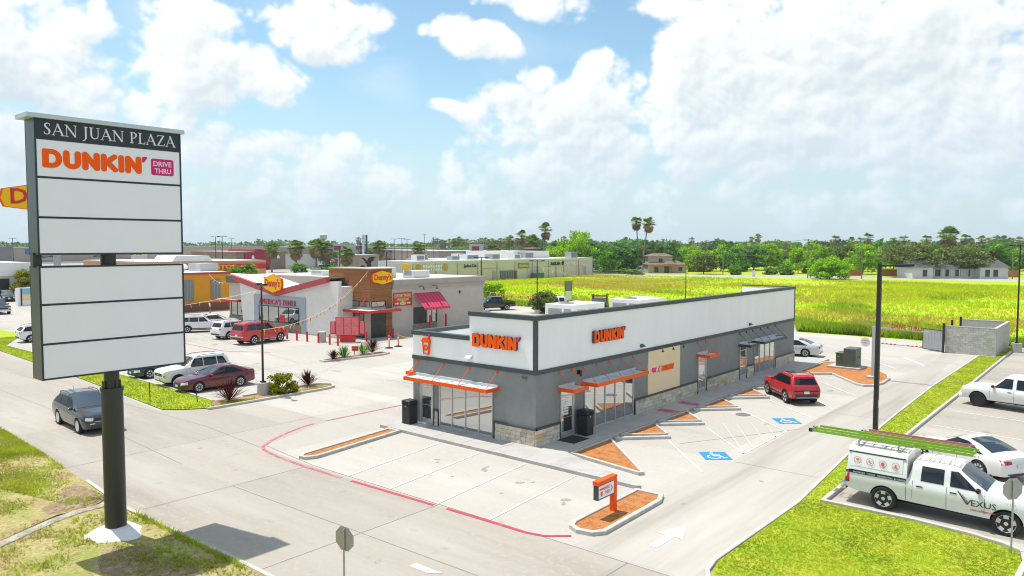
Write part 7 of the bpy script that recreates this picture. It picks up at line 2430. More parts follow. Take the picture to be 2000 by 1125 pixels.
def belt_label(base, px, w):   # which one: by its look and by what stands before it
    lb = base + ' ' + next(m_ for lim, m_ in MARKS if px < lim)
    if lb in used_labels: lb = ('broader ' if w > 11 else 'slimmer ') + lb
    if lb in used_labels: lb = lb.replace('the ', '')
    used_labels.add(lb)
    return lb
LBL = {'mid': 'mid green leafy tree', 'bright': 'bright yellow-green tree', 'dark': 'dark green dense tree', 'olive': 'dull olive tree'}
px = 1062
while px < 2060:
    k = rs_.choice(kinds)
    d = rs_.uniform(285, 330)
    top = rs_.uniform(466, 484)
    if 1250 < px < 1345: d = rs_.uniform(300, 340)
    put_tree('%s%d' % (k, rs_.randrange(3)), far(px, d), max(6, lev(top, d)), w_ := rs_.uniform(9, 13.5), belt_label(LBL[k], px, w_), group='tree belt beyond the field')
    px += rs_.uniform(16, 27)
px = 1050
while px < 2080:
    k = rs_.choice(['dark', 'mid', 'olive', 'dark'])
    d = rs_.uniform(360, 470)
    put_tree('%s%d' % (k, rs_.randrange(3)), far(px, d), lev(rs_.uniform(462, 474), d), w_ := rs_.uniform(13, 19), belt_label('rear ' + LBL[k], px, w_ - 5), group='second row of trees beyond the field')
    px += rs_.uniform(18, 28)
for (px, py, d, h, w, k, lb) in [
    (1135, 0, 285, lev(446, 285), 17, 'airy', 'tall airy yellow-green tree with open top right of the strip building'),
    (1085, 0, 275, lev(478, 275), 11, 'bright1', 'rounded yellow-green tree at the far end of the strip building'),
    (1215, 0, 275, lev(474, 275), 13, 'dark1', 'dark broad tree just left of the two tall palms'),
    (1182, 0, 270, lev(480, 270), 11, 'mid2', 'leafy tree over the street end beyond the strip building'),
    (1305, 0, 292, lev(468, 292), 11, 'dark0', 'dark blue-green tree right behind the stucco house roof'),
    (1375, 0, 262, lev(489, 262), 11, 'olive1', 'grey-green tree right of the stucco house above the red fence'),
    (1686, 0, 262, lev(470, 262), 12.5, 'bright2', 'bright rounded tree behind the wooden fence left of the white house'),
    (1560, 0, 270, lev(478, 270), 10, 'bright0', 'yellow-green tree behind the thin pole in the middle of the belt'),
    (1955, 0, 262, lev(468, 262), 12, 'mid0', 'leafy tree behind the grey roof at the right end of the white house'),
    (1932, 0, 258, lev(486, 258), 6, 'wine', 'small dark red tree behind the white house'),
    (1622, 0, 221, lev(497, 221), 12.5, 'shrub', 'big bright green round shrub at the far edge of the yellow field')]:
    put_tree(k, far(px, d), h, w, lb)
p = G(1775, 541); put_tree('oak', (p.x, p.y, -.15), 11.3, 20.5, 'wide dark live oak with a stout trunk in front of the white house', rz=.5)
p = G(1880, 542); put_tree('oak_b', (p.x, p.y, -.15), 10.4, 17.5, 'second live oak standing before the middle of the white house', rz=2.1)
for (px, py, h, w, lb) in [(1432, 536, 3.6, 6, 'round green bush nearest the utility pole by the street'), (1530, 536, 3.6, 8, 'green bush in the mown lot left of the bright round shrub'), (1505, 536, 2.8, 5, 'low green bush in the mown lot between two posts'), (1455, 530, 4.5, 7, 'leafy bush in the mown lot under the tree belt'), (1585, 533, 5, 7, 'dark green bush next to the thin street pole'), (1320, 531, 3, 5, 'round bush beside the white car at the stucco house'), (1218, 534, 2.0, 6, 'grey-green weed clump at the street corner by the palms'), (1240, 536, 1.8, 7, 'pale grassy clump at the street corner under the palms')]:
    p = G(px, py); put_tree('lowshrub', (p.x, p.y, -.15), h, w, lb, 'bush', name='bush')
# far woods on the skyline: one mass
rs = np.random.RandomState(3)
P, Q = [], []
for k in range(230):
    px = rs.uniform(-150, 1130); d = rs.uniform(760, 1500)
    c_ = far(px, d); w = rs.uniform(14, 30); h = rs.uniform(9.5, 15.5)
    v = rs.normal(size=(90, 3)); v /= np.linalg.norm(v, axis=1, keepdims=True)
    P.append(np.array([c_.x, c_.y, h * .45]) + v * np.array([w * .5, w * .5, h * .55])); Q.append(v)
for k in range(170):
    px = rs.uniform(1080, 2200); d = rs.uniform(520, 1100)
    c_ = far(px, d); w = rs.uniform(14, 26); h = rs.uniform(10, 14.5)
    v = rs.normal(size=(90, 3)); v /= np.linalg.norm(v, axis=1, keepdims=True)
    P.append(np.array([c_.x, c_.y, h * .45]) + v * np.array([w * .5, w * .5, h * .55])); Q.append(v)
P, Q = np.concatenate(P), np.concatenate(Q)
o = link('treeline', cards('treeline', P, Q, 2.2, L_dark, 9), None); o['kind'] = 'stuff'
for k in range(46):        # nearer trees among the stores
    px = rs_.uniform(360, 1080); d = rs_.uniform(480, 740)
    kd = rs_.choice(('mid', 'dark', 'olive')); w_ = rs_.uniform(10, 16)
    put_tree('%s%d' % (kd, rs_.randrange(3)), far(px, d), rs_.uniform(6, 11), w_, belt_label({'mid': 'leafy', 'dark': 'dark', 'olive': 'dull olive'}[kd] + ' distant tree', px, w_ - 2), group='trees among the distant stores')

# planting round the car parks
p = G(62, 575); put_tree('gold', (p.x, p.y, 0), 5.6, 7.2, 'yellow-green street tree above the dark cars at the far left')
p = G(550, 769); put_tree('lowshrub', (p.x, p.y, .03), 1.55, 2.35, 'round yellow-green croton bush by the concrete lamp base', 'bush', name='bush')
TREES['croton'] = None
o_ = COL.objects[-1]
for ch in [q for q in bpy.data.objects if q.name.startswith('bush')][-1].children:
    if ch.name.startswith('crown'):
        P, Q, _ = crown_points(77, 2600, 4, 2.3, .1, 30, .7, .45)
        ch.data = cards('crown', P, Q + np.array([0, 0, .4]), .13, L_gold[:1] + [leaf_mat('croton_green', (.07, .14, .01)), leaf_mat('croton_yellow', (.40, .34, .02))], 77)
p = G(1064, 611); put_tree('oleander', (p.x, p.y, 0), 3.3, 4.6, 'oleander bush by the twin-headed lamp post behind the shop roof', 'bush', name='bush')
p = G(948, 600); put_tree('bright1', (p.x - 3, p.y + 5, 0), 4.2, 5.2, 'bright palm-like bush at the back corner of the diner', 'bush', name='bush')
for (px, py, h, w, lb) in [(455, 535, 2.4, 9, 'dark green hedge bush over the orange store roof'), (580, 530, 2, 8, 'clipped bush left of the palms at the mall edge'), (640, 528, 2.4, 12, 'low bushes under the close palm pair'), (700, 528, 2, 8, 'low bush at the foot of the eagle mural wall')]:
    d = 200 if px < 500 else 262
    put_tree('lowshrub', far(px, d), 4.2 if px < 500 else 3.6, w, lb, 'bush', name='bush')
p = far(470, 175); put_tree('mid1', (p.x, p.y, 0), 6.2, 9, 'bushy green tree between the yellow restaurant and the orange store')


def spiky(px, py, h, w, mats, label, n=70, group=None, name='spiky_plant'):
    p = G(px, py) if not isinstance(px, Vector) else px
    t = thing(name, label, 'plant', (p.x, p.y, .05), 0, group)
    rr = random.Random(int(p.x * 100))
    mb = MB()
    for k in range(n):
        a = rr.uniform(0, 6.28); e = rr.uniform(.25, 1.45); L = h * rr.uniform(.75, 1.15)
        d = Vector((math.cos(a) * math.cos(e), math.sin(a) * math.cos(e), math.sin(e)))
        sd = d.cross(Z).normalized() * .022 * (h + .3)
        m_ = d * L * .6 * (w / h * .6 + .4) + Z * .06; tip = d * L * (w / h * .5 + .5) - Z * L * .10 * rr.random()
        mb.cur = rr.choice((0, 0, 1, 2))
        mb.add([(p.x, p.y, .05), Vector((p.x, p.y, .05)) + m_ - sd, Vector((p.x, p.y, .05)) + tip, Vector((p.x, p.y, .05)) + m_ + sd], [(0, 1, 2, 3)])
    mb.build('blades', mats, t)
    return t

spiky(448, 784, 1.25, 1.5, L_wine, 'dark red spiky plant beside the bonnet of the maroon saloon', 130)
spiky(602, 755, 1.05, 1.3, L_wine, 'dark red spiky plant at the right end of the lamp bed', 110)
spiky(727, 690, 1.35, 1.5, L_wine, 'dark red spiky plant at the right end of the diner island', 110)
spiky(652, 704, .95, 1.0, L_wine, 'small dark red spiky plant at the left tip of the diner island', 90)
spiky(672, 700, 1.1, 1.3, L_mid, 'green spiky plant between the small red plant and the kerb sign', 110)
spiky(709, 694, 1.1, 1.3, L_mid, 'green spiky plant right of the small red kerb sign', 110)

# ------------------------------------------------------------------ buildings of the strip and beyond
M_beige = pm('strip_beige', (.60, .545, .455), .9, var=.07, scale=.25, coords='World')
M_stucco = pm('stucco_pale', (.60, .575, .54), .9, var=.06, scale=.3, coords='World')
M_mustard = pm('mustard_wall', (.66, .29, .012), .85, var=.05, scale=.4, coords='World')
M_orangewall = pm('peach_wall', (.58, .33, .18), .85, var=.05, scale=.3, coords='World')
M_storebrown = pm('store_brown', (.27, .19, .14), .9, var=.12, scale=.4, coords='World')
M_storered = pm('store_red', (.36, .015, .05), .6, var=.1, scale=.3, coords='World')
M_storetan = pm('store_tan', (.47, .38, .30), .9, var=.08, scale=.1, coords='World')
M_storegrey = pm('store_grey', (.21, .22, .24), .8, var=.08, scale=.1, coords='World')
M_shutter = pm('grey_shutter', (.20, .22, .22), .7, var=.08)
M_wood2 = pm('fence_wood', (.40, .17, .06), .85, var=.15, scale=2)
M_brick = pm('brick_base', (.22, .085, .05), .9, var=.2, scale=4, coords='World')

sb = thing('shopping_strip', 'long low beige strip building along the far side of the yellow field', 'building', (-118, 140, 0))
MB().box(-131, -118, 101, 181, 0, 5.1).box(-150, -131.01, 128, 181, 0, 5.1).build('wall', M_beige, sb)
MB().box(-131.1, -117.9, 100.9, 181.1, 5.1, 5.75).box(-150.1, -131.11, 127.9, 181.1, 5.1, 5.75).build('parapet', M_stucco, sb)
MB().box(-130.5, -118.4, 101.4, 180.6, 5.751, 5.78).box(-149.5, -131.2, 128.4, 180.6, 5.751, 5.78).build('roof', M_roofw, sb)
MB().box(-130.95, -118.02, 100.85, 101, 0, 5.1).build('end_wall', M_stucco, sb)
MB().box(-121.6, -118.6, 100.78, 100.85, 2.9, 5.05).build('yellow_panel', M_yellow, sb)
for k in range(11):
    y_ = 101 + k * 8.0
    MB().box(-118, -117.86, y_ - .12, y_ + .12, 0, 5.1).build('downpipe', M_tan2, sb)
for (y_, z0, z1, w_) in ((112.4, 0, 2.2, 1.0), (131, 0, 2.6, 1.4), (137.5, 1.0, 2.0, 1.0), (160.5, 0, 3.2, .9), (176, 0, 3.0, 1.2), (173, .3, 2.4, .6)):
    MB().box(-118, -117.9, y_, y_ + w_, z0, z1).build('service_door', M_tan2, sb)
mb = MB()
for (y0, y1) in ((127, 134), (146.5, 151), (152, 158), (172, 175)): mb.path([(-117.8, y0, 1.5), (-117.8, y0, 3.4), (-117.8, y1, 3.4), (-117.8, y1, 2.0)], .05, 5)
mb.build('conduit', M_galv, sb)
mb = MB()
for k in range(8): mb.box(-117.85, -117.6, 134.3 + k * .75, 134.8 + k * .75, .4, 2.6)
mb.build('meter_bank', M_shutter, sb)
MB().box(-117.8, -117.5, 140.6, 141.4, 0, 2.5).build('rust_door', pm('rust', (.30, .09, .03), .8), sb)
for i, (x_, y_, w_, l_, h_) in enumerate(((-124, 106, 2, 3, 1.5), (-130, 112, 3, 3, 1.6), (-123, 118, 2, 3, 1.1), (-126, 126, 3, 5, 1.4), (-123, 134, 2.5, 3, 1.5), (-128, 139, 3, 3.5, 1.4), (-124, 145, 2.5, 3, 1.4), (-126, 152, 3, 4, 1.8), (-122, 171, 2.5, 3.5, 1.9), (-133, 130, 2.6, 3, 1.6))):
    t = thing('rooftop_unit', ('grey box unit above the gold disc nearest the white end of the beige strip roof', 'grey box unit set back near the white end of the beige strip roof', 'low box unit left of the teal script on the beige strip roof', 'grey box unit right above the teal script on the beige strip roof', 'grey box unit above the meter bank of the beige strip', 'tall grey box unit set back above the rust coloured door of the strip', 'grey box unit above the olive gold board of the beige strip', 'large grey box unit beside the white penthouse of the beige strip', 'lone grey box unit at the far end of the beige strip roof', 'grey box unit on the rear half of the beige strip roof')[i], 'air conditioner', (x_, y_, 5.78), 0, 'rooftop units of the beige strip')
    MB().box(x_, x_ + w_, y_, y_ + l_, 5.78, 5.78 + h_).build('casing', M_galv if i % 3 else M_offwhite, t)
    MB().box(x_ + w_, x_ + w_ + .03, y_ + .3, y_ + l_ - .3, 6.1, 5.6 + h_).build('louvre', M_shutter, t)
MB().box(-146, -126, 150, 168, 5.78, 8.0).build('penthouse', M_offwhite, sb)
t = thing('brick_stack', 'square brick red stack rising behind the strip roof', 'chimney', far(1040, 300)); q = Vector(t.location)
MB().box(q.x - 2, q.x + 2, q.y - 2, q.y + 2, 0, 8.5).build('shaft', M_brick, t); MB().box(q.x - 2.2, q.x + 2.2, q.y - 2.2, q.y + 2.2, 8.5, 8.9).build('cap', M_stucco, t)
def strip_sign(label, y0, build):
    t = thing('wall_sign', label, 'sign', (-117.9, y0, 3.6)); build(t); return t
def s_a(t):
    for y_ in (102.9, 112.4): MB().lathe([(.95, 0), (.95, .06), (0, .06)], 16, (-117.9, y_, 4.05), 'x').build('gold_disc', pm('gold_disc', (.55, .30, .03), .5), t)
    mb = MB()
    rr = random.Random(3)
    for r_ in range(2):
        for k in range(8): mb.box(-117.88, -117.82, 104.4 + k * .88, 104.4 + k * .88 + rr.uniform(.4, .7), 3.25 + r_ * .85, 3.25 + r_ * .85 + rr.uniform(.5, .7))
    mb.build('print', M_face, t)
strip_sign('pale two-line sign between two gold discs at the near end of the beige strip', 107, s_a)
strip_sign('dark teal script lettering on the beige strip', 121, lambda t: text_part('lettering', 'Jack-n-Cut', pm('teal_print', (.01, .07, .11), .5), t, (-117.9, 119.4, 3.9), Y, Z, X, .85, .08, bold=.04, width=5.0))
def s_c(t):
    MB().box(-117.95, -117.85, 142.3, 147.4, 3.1, 4.65).build('board', pm('olive_gold', (.30, .22, .03), .5), t)
    text_part('lettering', 'Goodman', M_crm, t, (-117.84, 142.8, 3.6), Y, Z, X, .7, .03, bold=.03, width=4.1)
strip_sign('olive gold board sign in the middle of the beige strip', 145, s_c)
strip_sign('black raised letters at the far end of the beige strip', 160, lambda t: text_part('lettering', 'AGUA', M_black, t, (-117.9, 157.9, 3.7), Y, Z, X, .95, .10, bold=.05, width=5.2))
strip_sign('white raised letters right of a dark leaf at the far end of the beige strip', 167, lambda t: (text_part('lettering', 'DENTAL', M_face, t, (-117.9, 165.2, 3.7), Y, Z, X, .85, .10, bold=.03, width=6.0), MB().plate([[(0, 0), (.5, .25), (.7, .9), (.3, 1.3), (-.3, 1.1), (-.5, .5)]], (-117.9, 164.2, 3.6), Y, Z, X, 0, .1).build('leaf_emblem', M_black, t)))
# container at its foot
tag(bevelled('rubbish_container', M_tgreen, None, (-117.2, -115.2, 147.6, 151.4, 0, 1.7), .08, 1), 'dark green rubbish container at the foot of the beige strip', 'dumpster')

def simple_building(name, label, cat, b, wall, roof=None, par=.5, cap=None):
    t = thing(name, label, cat, ((b[0] + b[1]) / 2, (b[2] + b[3]) / 2, 0))
    MB().box(b[0], b[1], b[2], b[3], 0, b[5] - par).build('wall', wall, t)
    MB().box(b[0] - .1, b[1] + .1, b[2] - .1, b[3] + .1, b[5] - par, b[5]).build('parapet', cap or wall, t)
    MB().box(b[0] + .3, b[1] - .3, b[2] + .3, b[3] - .3, b[5], b[5] + .03).build('roof', roof or M_roofw, t)
    return t
# wall with the yellow panel, and the mural wall
t = simple_building('mural_building', 'tan block with a dark eagle painted on its wall above the diner tower', 'building', (-167, -160, 115.5, 125.8, 0, 6.95), M_storetan)
EG = [[(0, 3.1), (.7, 3.0), (1.5, 2.5), (2.0, 1.9), (2.35, 2.75), (2.9, 3.15), (4.6, 3.25), (5.2, 3.1), (4.3, 2.75), (5.0, 2.55), (4.0, 2.3), (4.5, 2.05), (3.6, 1.9), (3.3, 1.2), (3.55, .5), (3.0, .1), (2.3, .2), (1.7, .55), (2.05, 1.0), (1.2, 1.55), (1.5, 1.8), (.7, 2.05), (1.0, 2.3), (.2, 2.7)]]
MB().plate([[(x * 1.08, y) for x, y in EG[0]]], (-160, 118.9, 3.0), Y, Z, X, .0, .04).build('eagle_mural', pm('mural_brown', (.045, .03, .018), .8, var=.4, scale=2), t)
MB().plate([[(0, .3), (.8, .9), (1.6, .7), (2.1, .2), (1.2, 0), (.3, 0)]], (-160, 118.2, 2.9), Y, Z, X, .0, .04).build('leaf_mural', pm('mural_green', (.04, .05, .04), .8), t)
mb = MB()
for k in range(5): mb.box(-160, -159.95, 117.0, 117.75, 2.2 + k * .85, 2.2 + k * .85 + .65)
mb.build('vertical_print', pm('mural_gold', (.60, .30, .05), .7), t)
# yellow restaurant at the left of the diner
t = simple_building('restaurant', 'mustard yellow restaurant with grey shutters and a brick base left of the diner', 'building', (-95, -85, 15, 33.0, 0, 5.75), M_mustard, par=.3, cap=M_dred)
MB().box(-85, -84.94, 15, 33, 0, 1.25).build('brick_base', M_brick, t)
for (y0, y1) in ((25.6, 27.1), (29.8, 31.3), (20.5, 22.0)):
    s_ = MB().box(-85, -84.9, y0, y1, 1.55, 4.7).build('shutter', M_shutter, t)
    mb = MB()
    for k in range(1, 3): mb.box(-84.9, -84.87, y0 + (y1 - y0) * k / 3 - .02, y0 + (y1 - y0) * k / 3 + .02, 1.55, 4.7)
    mb.build('shutter_slat', M_galv, s_)
MB().box(-94, -85.5, 33.0, 36.5, 0, 5.3).build('rear_wing', M_stucco, t)
for i, y_ in enumerate((25.0, 28.3)):
    v = thing('roof_ventilator', ['left round white ventilator on the yellow restaurant roof', 'right round white ventilator on the yellow restaurant roof'][i], 'vent', (-91, y_, 5.78), 0, 'ventilators on the yellow restaurant roof')
    MB().lathe([(.5, 0), (.5, .3), (1.0, .4), (1.05, .8), (.6, 1.15), (0, 1.25)], 14, (-91, y_, 5.78)).build('cowl', M_face, v, True, 50)
v = thing('rooftop_unit', 'pale grey unit at the right end of the yellow restaurant roof', 'air conditioner', (-90, 31, 5.78)); MB().box(-92, -88.5, 30.0, 33.0, 5.78, 7.0).build('casing', M_lightgrey, v)
# peach store with red and yellow band behind it
t = simple_building('store', 'peach coloured store with a red band and yellow lettering behind the yellow restaurant', 'building', (-185, -150, 50, 80, 0, 6.0), M_orangewall)
MB().box(-150, -149.9, 50, 80, 3.9, 5.2).build('red_band', M_bred, t)
text_part('lettering', 'STOP', M_yellow, t, (-149.88, 66.5, 4.1), Y, Z, X, .9, .05, bold=.06, width=5.4)
MB().add([(-160, 56, 6.03), (-150.5, 56, 6.03), (-150.5, 66, 6.03), (-160, 66, 6.03), (-160, 57, 7.3), (-150.6, 57, 7.3), (-150.6, 65, 7.3), (-160, 65, 7.3)], [(0, 1, 5, 4), (1, 2, 6, 5), (2, 3, 7, 6), (3, 0, 4, 7), (4, 5, 6, 7)]).build('roof_hip', M_face, t)
# dark red store
t = simple_building('store', 'brown store with a dark red corner among the palms', 'building', (-285, -250, 130, 152, 0, 7.3), M_storebrown)
MB().box(-250, -249.6, 133.5, 145, 1.0, 6.6).build('red_front', M_storered, t)
MB().box(-270, -249.4, 138, 145.2, 6.6, 8.2).build('red_tower', M_storered, t)
for k in range(4): MB().box(-249.6, -249.5, 133.6 + k * 2.85, 136.2 + k * 2.85, 2.8, 2.9).build('band', M_storebrown, t)
for y_ in (137.0, 148.4): MB().plate([[(-.6, 0), (.6, 0), (.5, .9), (0, 1.5), (-.5, .9)]], (-249.55, y_, 4.4), Y, Z, X, 0, .2).build('white_emblem', M_face, t)
MB().box(-250.2, -249.8, 152, 168, 0, 6.0).build('side_wall', M_stucco, t)
# far stores
for (b, mt_, lb) in (((-470, -420, 196, 250, 0, 9.2), M_storetan, 'wide tan store at the back of the mall, left of the red store'), ((-470, -420, 250, 300, 0, 8.6), M_storetan, 'tan store front behind the palms at the back of the mall'), ((-475, -425, 302, 345, 0, 9.6), M_stucco, 'pale store with small red signs behind the mall car park'), ((-480, -430, 347, 420, 0, 8.2), M_storetan, 'long tan store row behind the far sign tower'), ((-360, -330, 290, 322, 0, 7.0), M_storebrown, 'brown roofed store beside the far palms'), ((-330, -290, 280, 360, 0, 6.6), M_storetan, 'long tan store with blue and red signs behind the strip roof'), ((-400, -330, 10, 78, 0, 9.2), M_storegrey, 'flat grey warehouse at the far left edge'), ((-520, -480, 60, 190, 0, 8.5), M_storetan, 'pale distant store glimpsed between the boxes of the plaza sign')):
    t = simple_building('store', lb, 'building', b, mt_)
    x_ = b[1]
    for k in range(4):
        y0 = b[2] + (b[3] - b[2]) * (k + .3) / 4
        MB().box(x_, x_ + .1, y0, y0 + (b[3] - b[2]) * .10, .2, 3.4).build('shopfront', M_glass2, t)
    if 'blue' in lb:
        MB().box(x_, x_ + .2, 300, 308, 4.3, 6.0).build('sign_board', M_blue_paint, t); MB().box(x_, x_ + .2, 310, 317, 4.3, 6.0).build('sign_board', M_dred, t)
    if 'red signs' in lb:
        MB().box(x_, x_ + .3, 306, 318, 6.2, 10.6).build('tower', M_stucco, t)
        for y0 in (308, 328): MB().box(x_ + .3, x_ + .5, y0, y0 + 6, 6.6, 9.2).build('sign_board', M_storered, t)
    if 'plaza sign' in lb: MB().box(x_, x_ + .2, 130, 148, 4.5, 7.5).build('sign_board', M_blue_paint, t)
t = simple_building('store', 'long white low building behind the street tree at the left edge', 'building', (-185, -150, -25, 27, 0, 6.3), M_stucco, par=2.6, cap=M_face)
for k in range(5): MB().box(-150, -149.9, -20 + k * 9, -13 + k * 9, .1, 3.2).build('shopfront', M_dark, t)
p = G(49, 597)
t = thing('monument_sign', 'pale blue and cream monument sign by the road at the left', 'sign', (p.x, p.y, 0))
MB().box(p.x - .5, p.x + .5, p.y - 1.2, p.y + 1.6, 0, 2.9).build('cabinet', M_face, t); MB().box(p.x + .5, p.x + .55, p.y - .5, p.y + 1.55, 1.9, 2.8).build('panel', pm('sky_blue_panel', (.20, .48, .62), .4), t); MB().box(p.x + .5, p.x + .55, p.y - .5, p.y + 1.55, .9, 1.85).build('panel', M_cream, t); MB().box(p.x + .5, p.x + .56, p.y - .75, p.y - .55, .1, 2.85).build('post_trim', M_navy, t)
# mall cars: far too small to show parts
FARCAR = []
for i, pt in enumerate((P_white, P_grey, P_black, P_silver, P_red, P_blue)):
    mb = MB(); mb.cur = 0
    mb.add([(-2.2, -.9, .3), (2.2, -.9, .3), (2.2, .9, .3), (-2.2, .9, .3), (-2.2, -.9, .95), (2.15, -.85, .85), (2.15, .85, .85), (-2.2, .9, .95), (-1.9, -.7, 1.5), (.4, -.7, 1.5), (.4, .7, 1.5), (-1.9, .7, 1.5), (1.2, -.85, .95), (1.2, .85, .95)],
           [(0, 3, 2, 1), (0, 1, 5, 12, 4), (3, 7, 13, 6, 2), (0, 4, 7, 3), (1, 2, 6, 5), (12, 5, 6, 13), (8, 9, 10, 11)])
    mb.cur = 1; mb.add([(-2.2, -.9, .95), (1.2, -.85, .95), (1.2, .85, .95), (-2.2, .9, .95), (-1.9, -.7, 1.5), (.4, -.7, 1.5), (.4, .7, 1.5), (-1.9, .7, 1.5)], [(0, 1, 5, 4), (1, 2, 6, 5), (2, 3, 7, 6), (3, 0, 4, 7)])
    for x_ in (-1.35, 1.35):
        mb.cur = 2
        for y_ in (-.88, .72): mb.tube((x_, y_, .34), (x_, y_ + .18, .34), .34, n=8)
    FARCAR.append(mb.mesh('distant_car', [pt, M_carglass, M_tyre]))
rs_ = random.Random(21)
n_far = 0
for row in range(9):
    for k in range(26):
        if rs_.random() < .45: continue
        x_, y_ = -285 - row * 15 - rs_.uniform(-.6, .6), 150 + k * 6.6
        o = bpy.data.objects.new('distant_car', rs_.choice(FARCAR)); COL.objects.link(o)
        o.location = (x_, y_, -.04); o.rotation_euler = (0, 0, rs_.choice((0, math.pi)) + rs_.uniform(-.05, .05)); o.scale = (1.05,) * 3
        tag(o, 'tiny car in the rows of the distant mall car park', 'car', 'cars in the distant mall car park'); n_far += 1
for k in range(18):
    o = bpy.data.objects.new('distant_car', rs_.choice(FARCAR)); COL.objects.link(o)
    o.location = (-190 - rs_.uniform(0, 60), 40 + k * 6.2, 0); o.rotation_euler = (0, 0, 1.57 + rs_.uniform(-.1, .1)); tag(o, 'small car parked in front of the peach and red stores', 'car', 'cars by the peach and red stores')

# far sign tower, water tower, light poles, utility poles
p = far(712, 420); zt_ = lev(459, 420)
t = thing('sign_tower', 'tall white and dark green tenant sign tower above the mall', 'sign', p); ang_ = YAW
def at_(p, u_, v_): return Vector((p.x + RT[0] * u_ - RT[1] * v_, p.y + RT[1] * u_ + RT[0] * v_, 0))
mb = MB(); mb.bar(at_(p, -.6, 0) + Z * 0, at_(p, -.6, 0) + Z * zt_, 2.6, 1.0, tuple(RT)); mb.build('cabinet', M_face, t)
mb = MB(); mb.bar(at_(p, 1.1, 0) + Z * 0, at_(p, 1.1, 0) + Z * zt_, 1.2, .9, tuple(RT)); mb.build('pylon', pm('deep_green', (.012, .05, .04), .5), t)
for k in range(5):
    mb = MB(); z_ = zt_ - 1.2 - k * 1.6; mb.bar(at_(p, -.6, -.55) + Z * z_, at_(p, -.6, -.55) + Z * (z_ + .9), 2.0, .15, tuple(RT)); mb.build('tenant_panel', (M_navy, M_lightgrey, M_storegrey, M_navy, M_blue_paint)[k], t)
p = far(632, 1500); z1, z0 = lev(457, 1500), lev(470, 1500)
t = thing('water_tower', 'pale far-off water tower on the skyline behind the palms', 'water tower', p)
MB().lathe([(1.5, 0), (1.5, z0 - 1), (4, z0), (7, z0 + 4), (7, z1 - 2), (3, z1), (0, z1 + .3)], 16, (p.x, p.y, 0)).build('tank', M_lightgrey, t, True, 40)
for (px, d, py, lb) in ((421, 260, 463, 'tall thin light pole with a cross head in front of the tan store'), (434, 230, 462, 'tall light pole with one short arm near the tan store'), (663, 220, 481, 'black light pole in front of the mall cars left of the mural'), (755, 190, 492, 'grey light pole beside the mural wall'), (25, 300, 466, 'tall light pole before the grey warehouse'), (770, 330, 467, 'first of three dark poles above the yellow panel wall'), (785, 330, 466, 'second of three dark poles above the yellow panel wall'), (795, 330, 468, 'third of three dark poles above the yellow panel wall'), (704, 300, 466, 'thin light pole just left of the far sign tower'), (452, 420, 466, 'thin pole behind the two tall light poles'), (940, 150, 503, 'dark light pole in front of the beige strip')):
    p = far(px, d); z_ = lev(py, d)
    t = thing('light_pole', lb, 'light pole', p, 0, 'distant light poles')
    MB().tube((p.x, p.y, 0), (p.x, p.y, z_), .16, .11, 6).build('pole', M_bronze, t)
    mb = MB(); mb.bar(at_(p, -1.1, 0) + Z * z_, at_(p, 1.1, 0) + Z * z_, .12, .12); mb.build('crossarm', M_bronze, t)
    for s_ in (-1.1, 1.1): mb = MB(); mb.bar(at_(p, s_ - .35, 0) + Z * (z_ + .02), at_(p, s_ + .35, 0) + Z * (z_ + .02), .35, .18); mb.build('lamp_head', M_bronze, t)
M_polewood = pm('pole_wood', (.22, .18, .145), .9, var=.2, scale=2)
UP_ = {}
for (px, py, top, lb) in ((1977, 545, 466, 'weathered utility pole at the right end of the white house'), (1683, 545, 486, 'pale utility pole left of the wooden fence gap'), (1577, 543, 466, 'thin dark street pole standing in the tree belt'), (1412, 537, 470, 'wooden utility pole by the mown lot'), (1237, 528, 474, 'first of two utility poles with transformers by the palms'), (1240.5, 528, 474, 'second of two utility poles with transformers by the palms'), (1457, 530, 470, 'dark pole among the bushes of the mown lot'), (829, 535, 457, 'tall pole with three crossarms above the strip roof'), (847, 535, 463, 'slim pole left of the far palm row')):
    if px < 900: p, d = far(px, 420), 420
    else:
        p = G(px, py); d = 9.8 * FPX / (py - 479.1)
    z_ = lev(top, d)
    t = thing('utility_pole', lb, 'utility pole', p, 0, 'utility poles along the street')
    MB().tube((p.x, p.y, -.2), (p.x, p.y, z_), .17, .12, 7).build('pole', M_polewood, t)
    mb = MB(); mb.bar(at_(p, -1.2, 0) + Z * (z_ - .4), at_(p, 1.2, 0) + Z * (z_ - .4), .12, .14); mb.build('crossarm', M_polewood, t)
    mb = MB()
    for s_ in (-1.1, 0, 1.1): mb.tube(at_(p, s_, 0) + Z * (z_ - .33), at_(p, s_, 0) + Z * (z_ - .1), .05, n=5)
    mb.build('insulator', M_lightgrey, t)
    if 'transformers' in lb: MB().lathe([(.3, 0), (.3, .9), (0, .95)], 10, (p.x + .4, p.y, z_ - 1.8)).build('transformer_can', M_lightgrey, t)
    UP_[px] = (p, z_)
def wire(a, b, sag, label):
    A, B = Vector((a[0].x, a[0].y, a[1])), Vector((b[0].x, b[0].y, b[1]))
    tag(MB().path([A.lerp(B, k / 10) - Z * sag * 4 * (k / 10) * (1 - k / 10) for k in range(11)], .035, 4).build('power_line', M_black), label, 'power line', 'power lines along the street')
ends = [(far(2150, 238), 11.5), UP_[1977], UP_[1683], UP_[1577], UP_[1412], UP_[1237]]
for (u_, dz, lb) in ((0, -.1, 'topmost power line running along the street from pole to pole'), (0, -2.2, 'middle power line running along the street from pole to pole'), (0, -4.2, 'lowest cable running along the street from pole to pole')):
    for a, b in zip(ends[:-1], ends[1:]): wire((a[0], a[1] + dz), (b[0], b[1] + dz), .8, lb)
p = G(1302, 521)
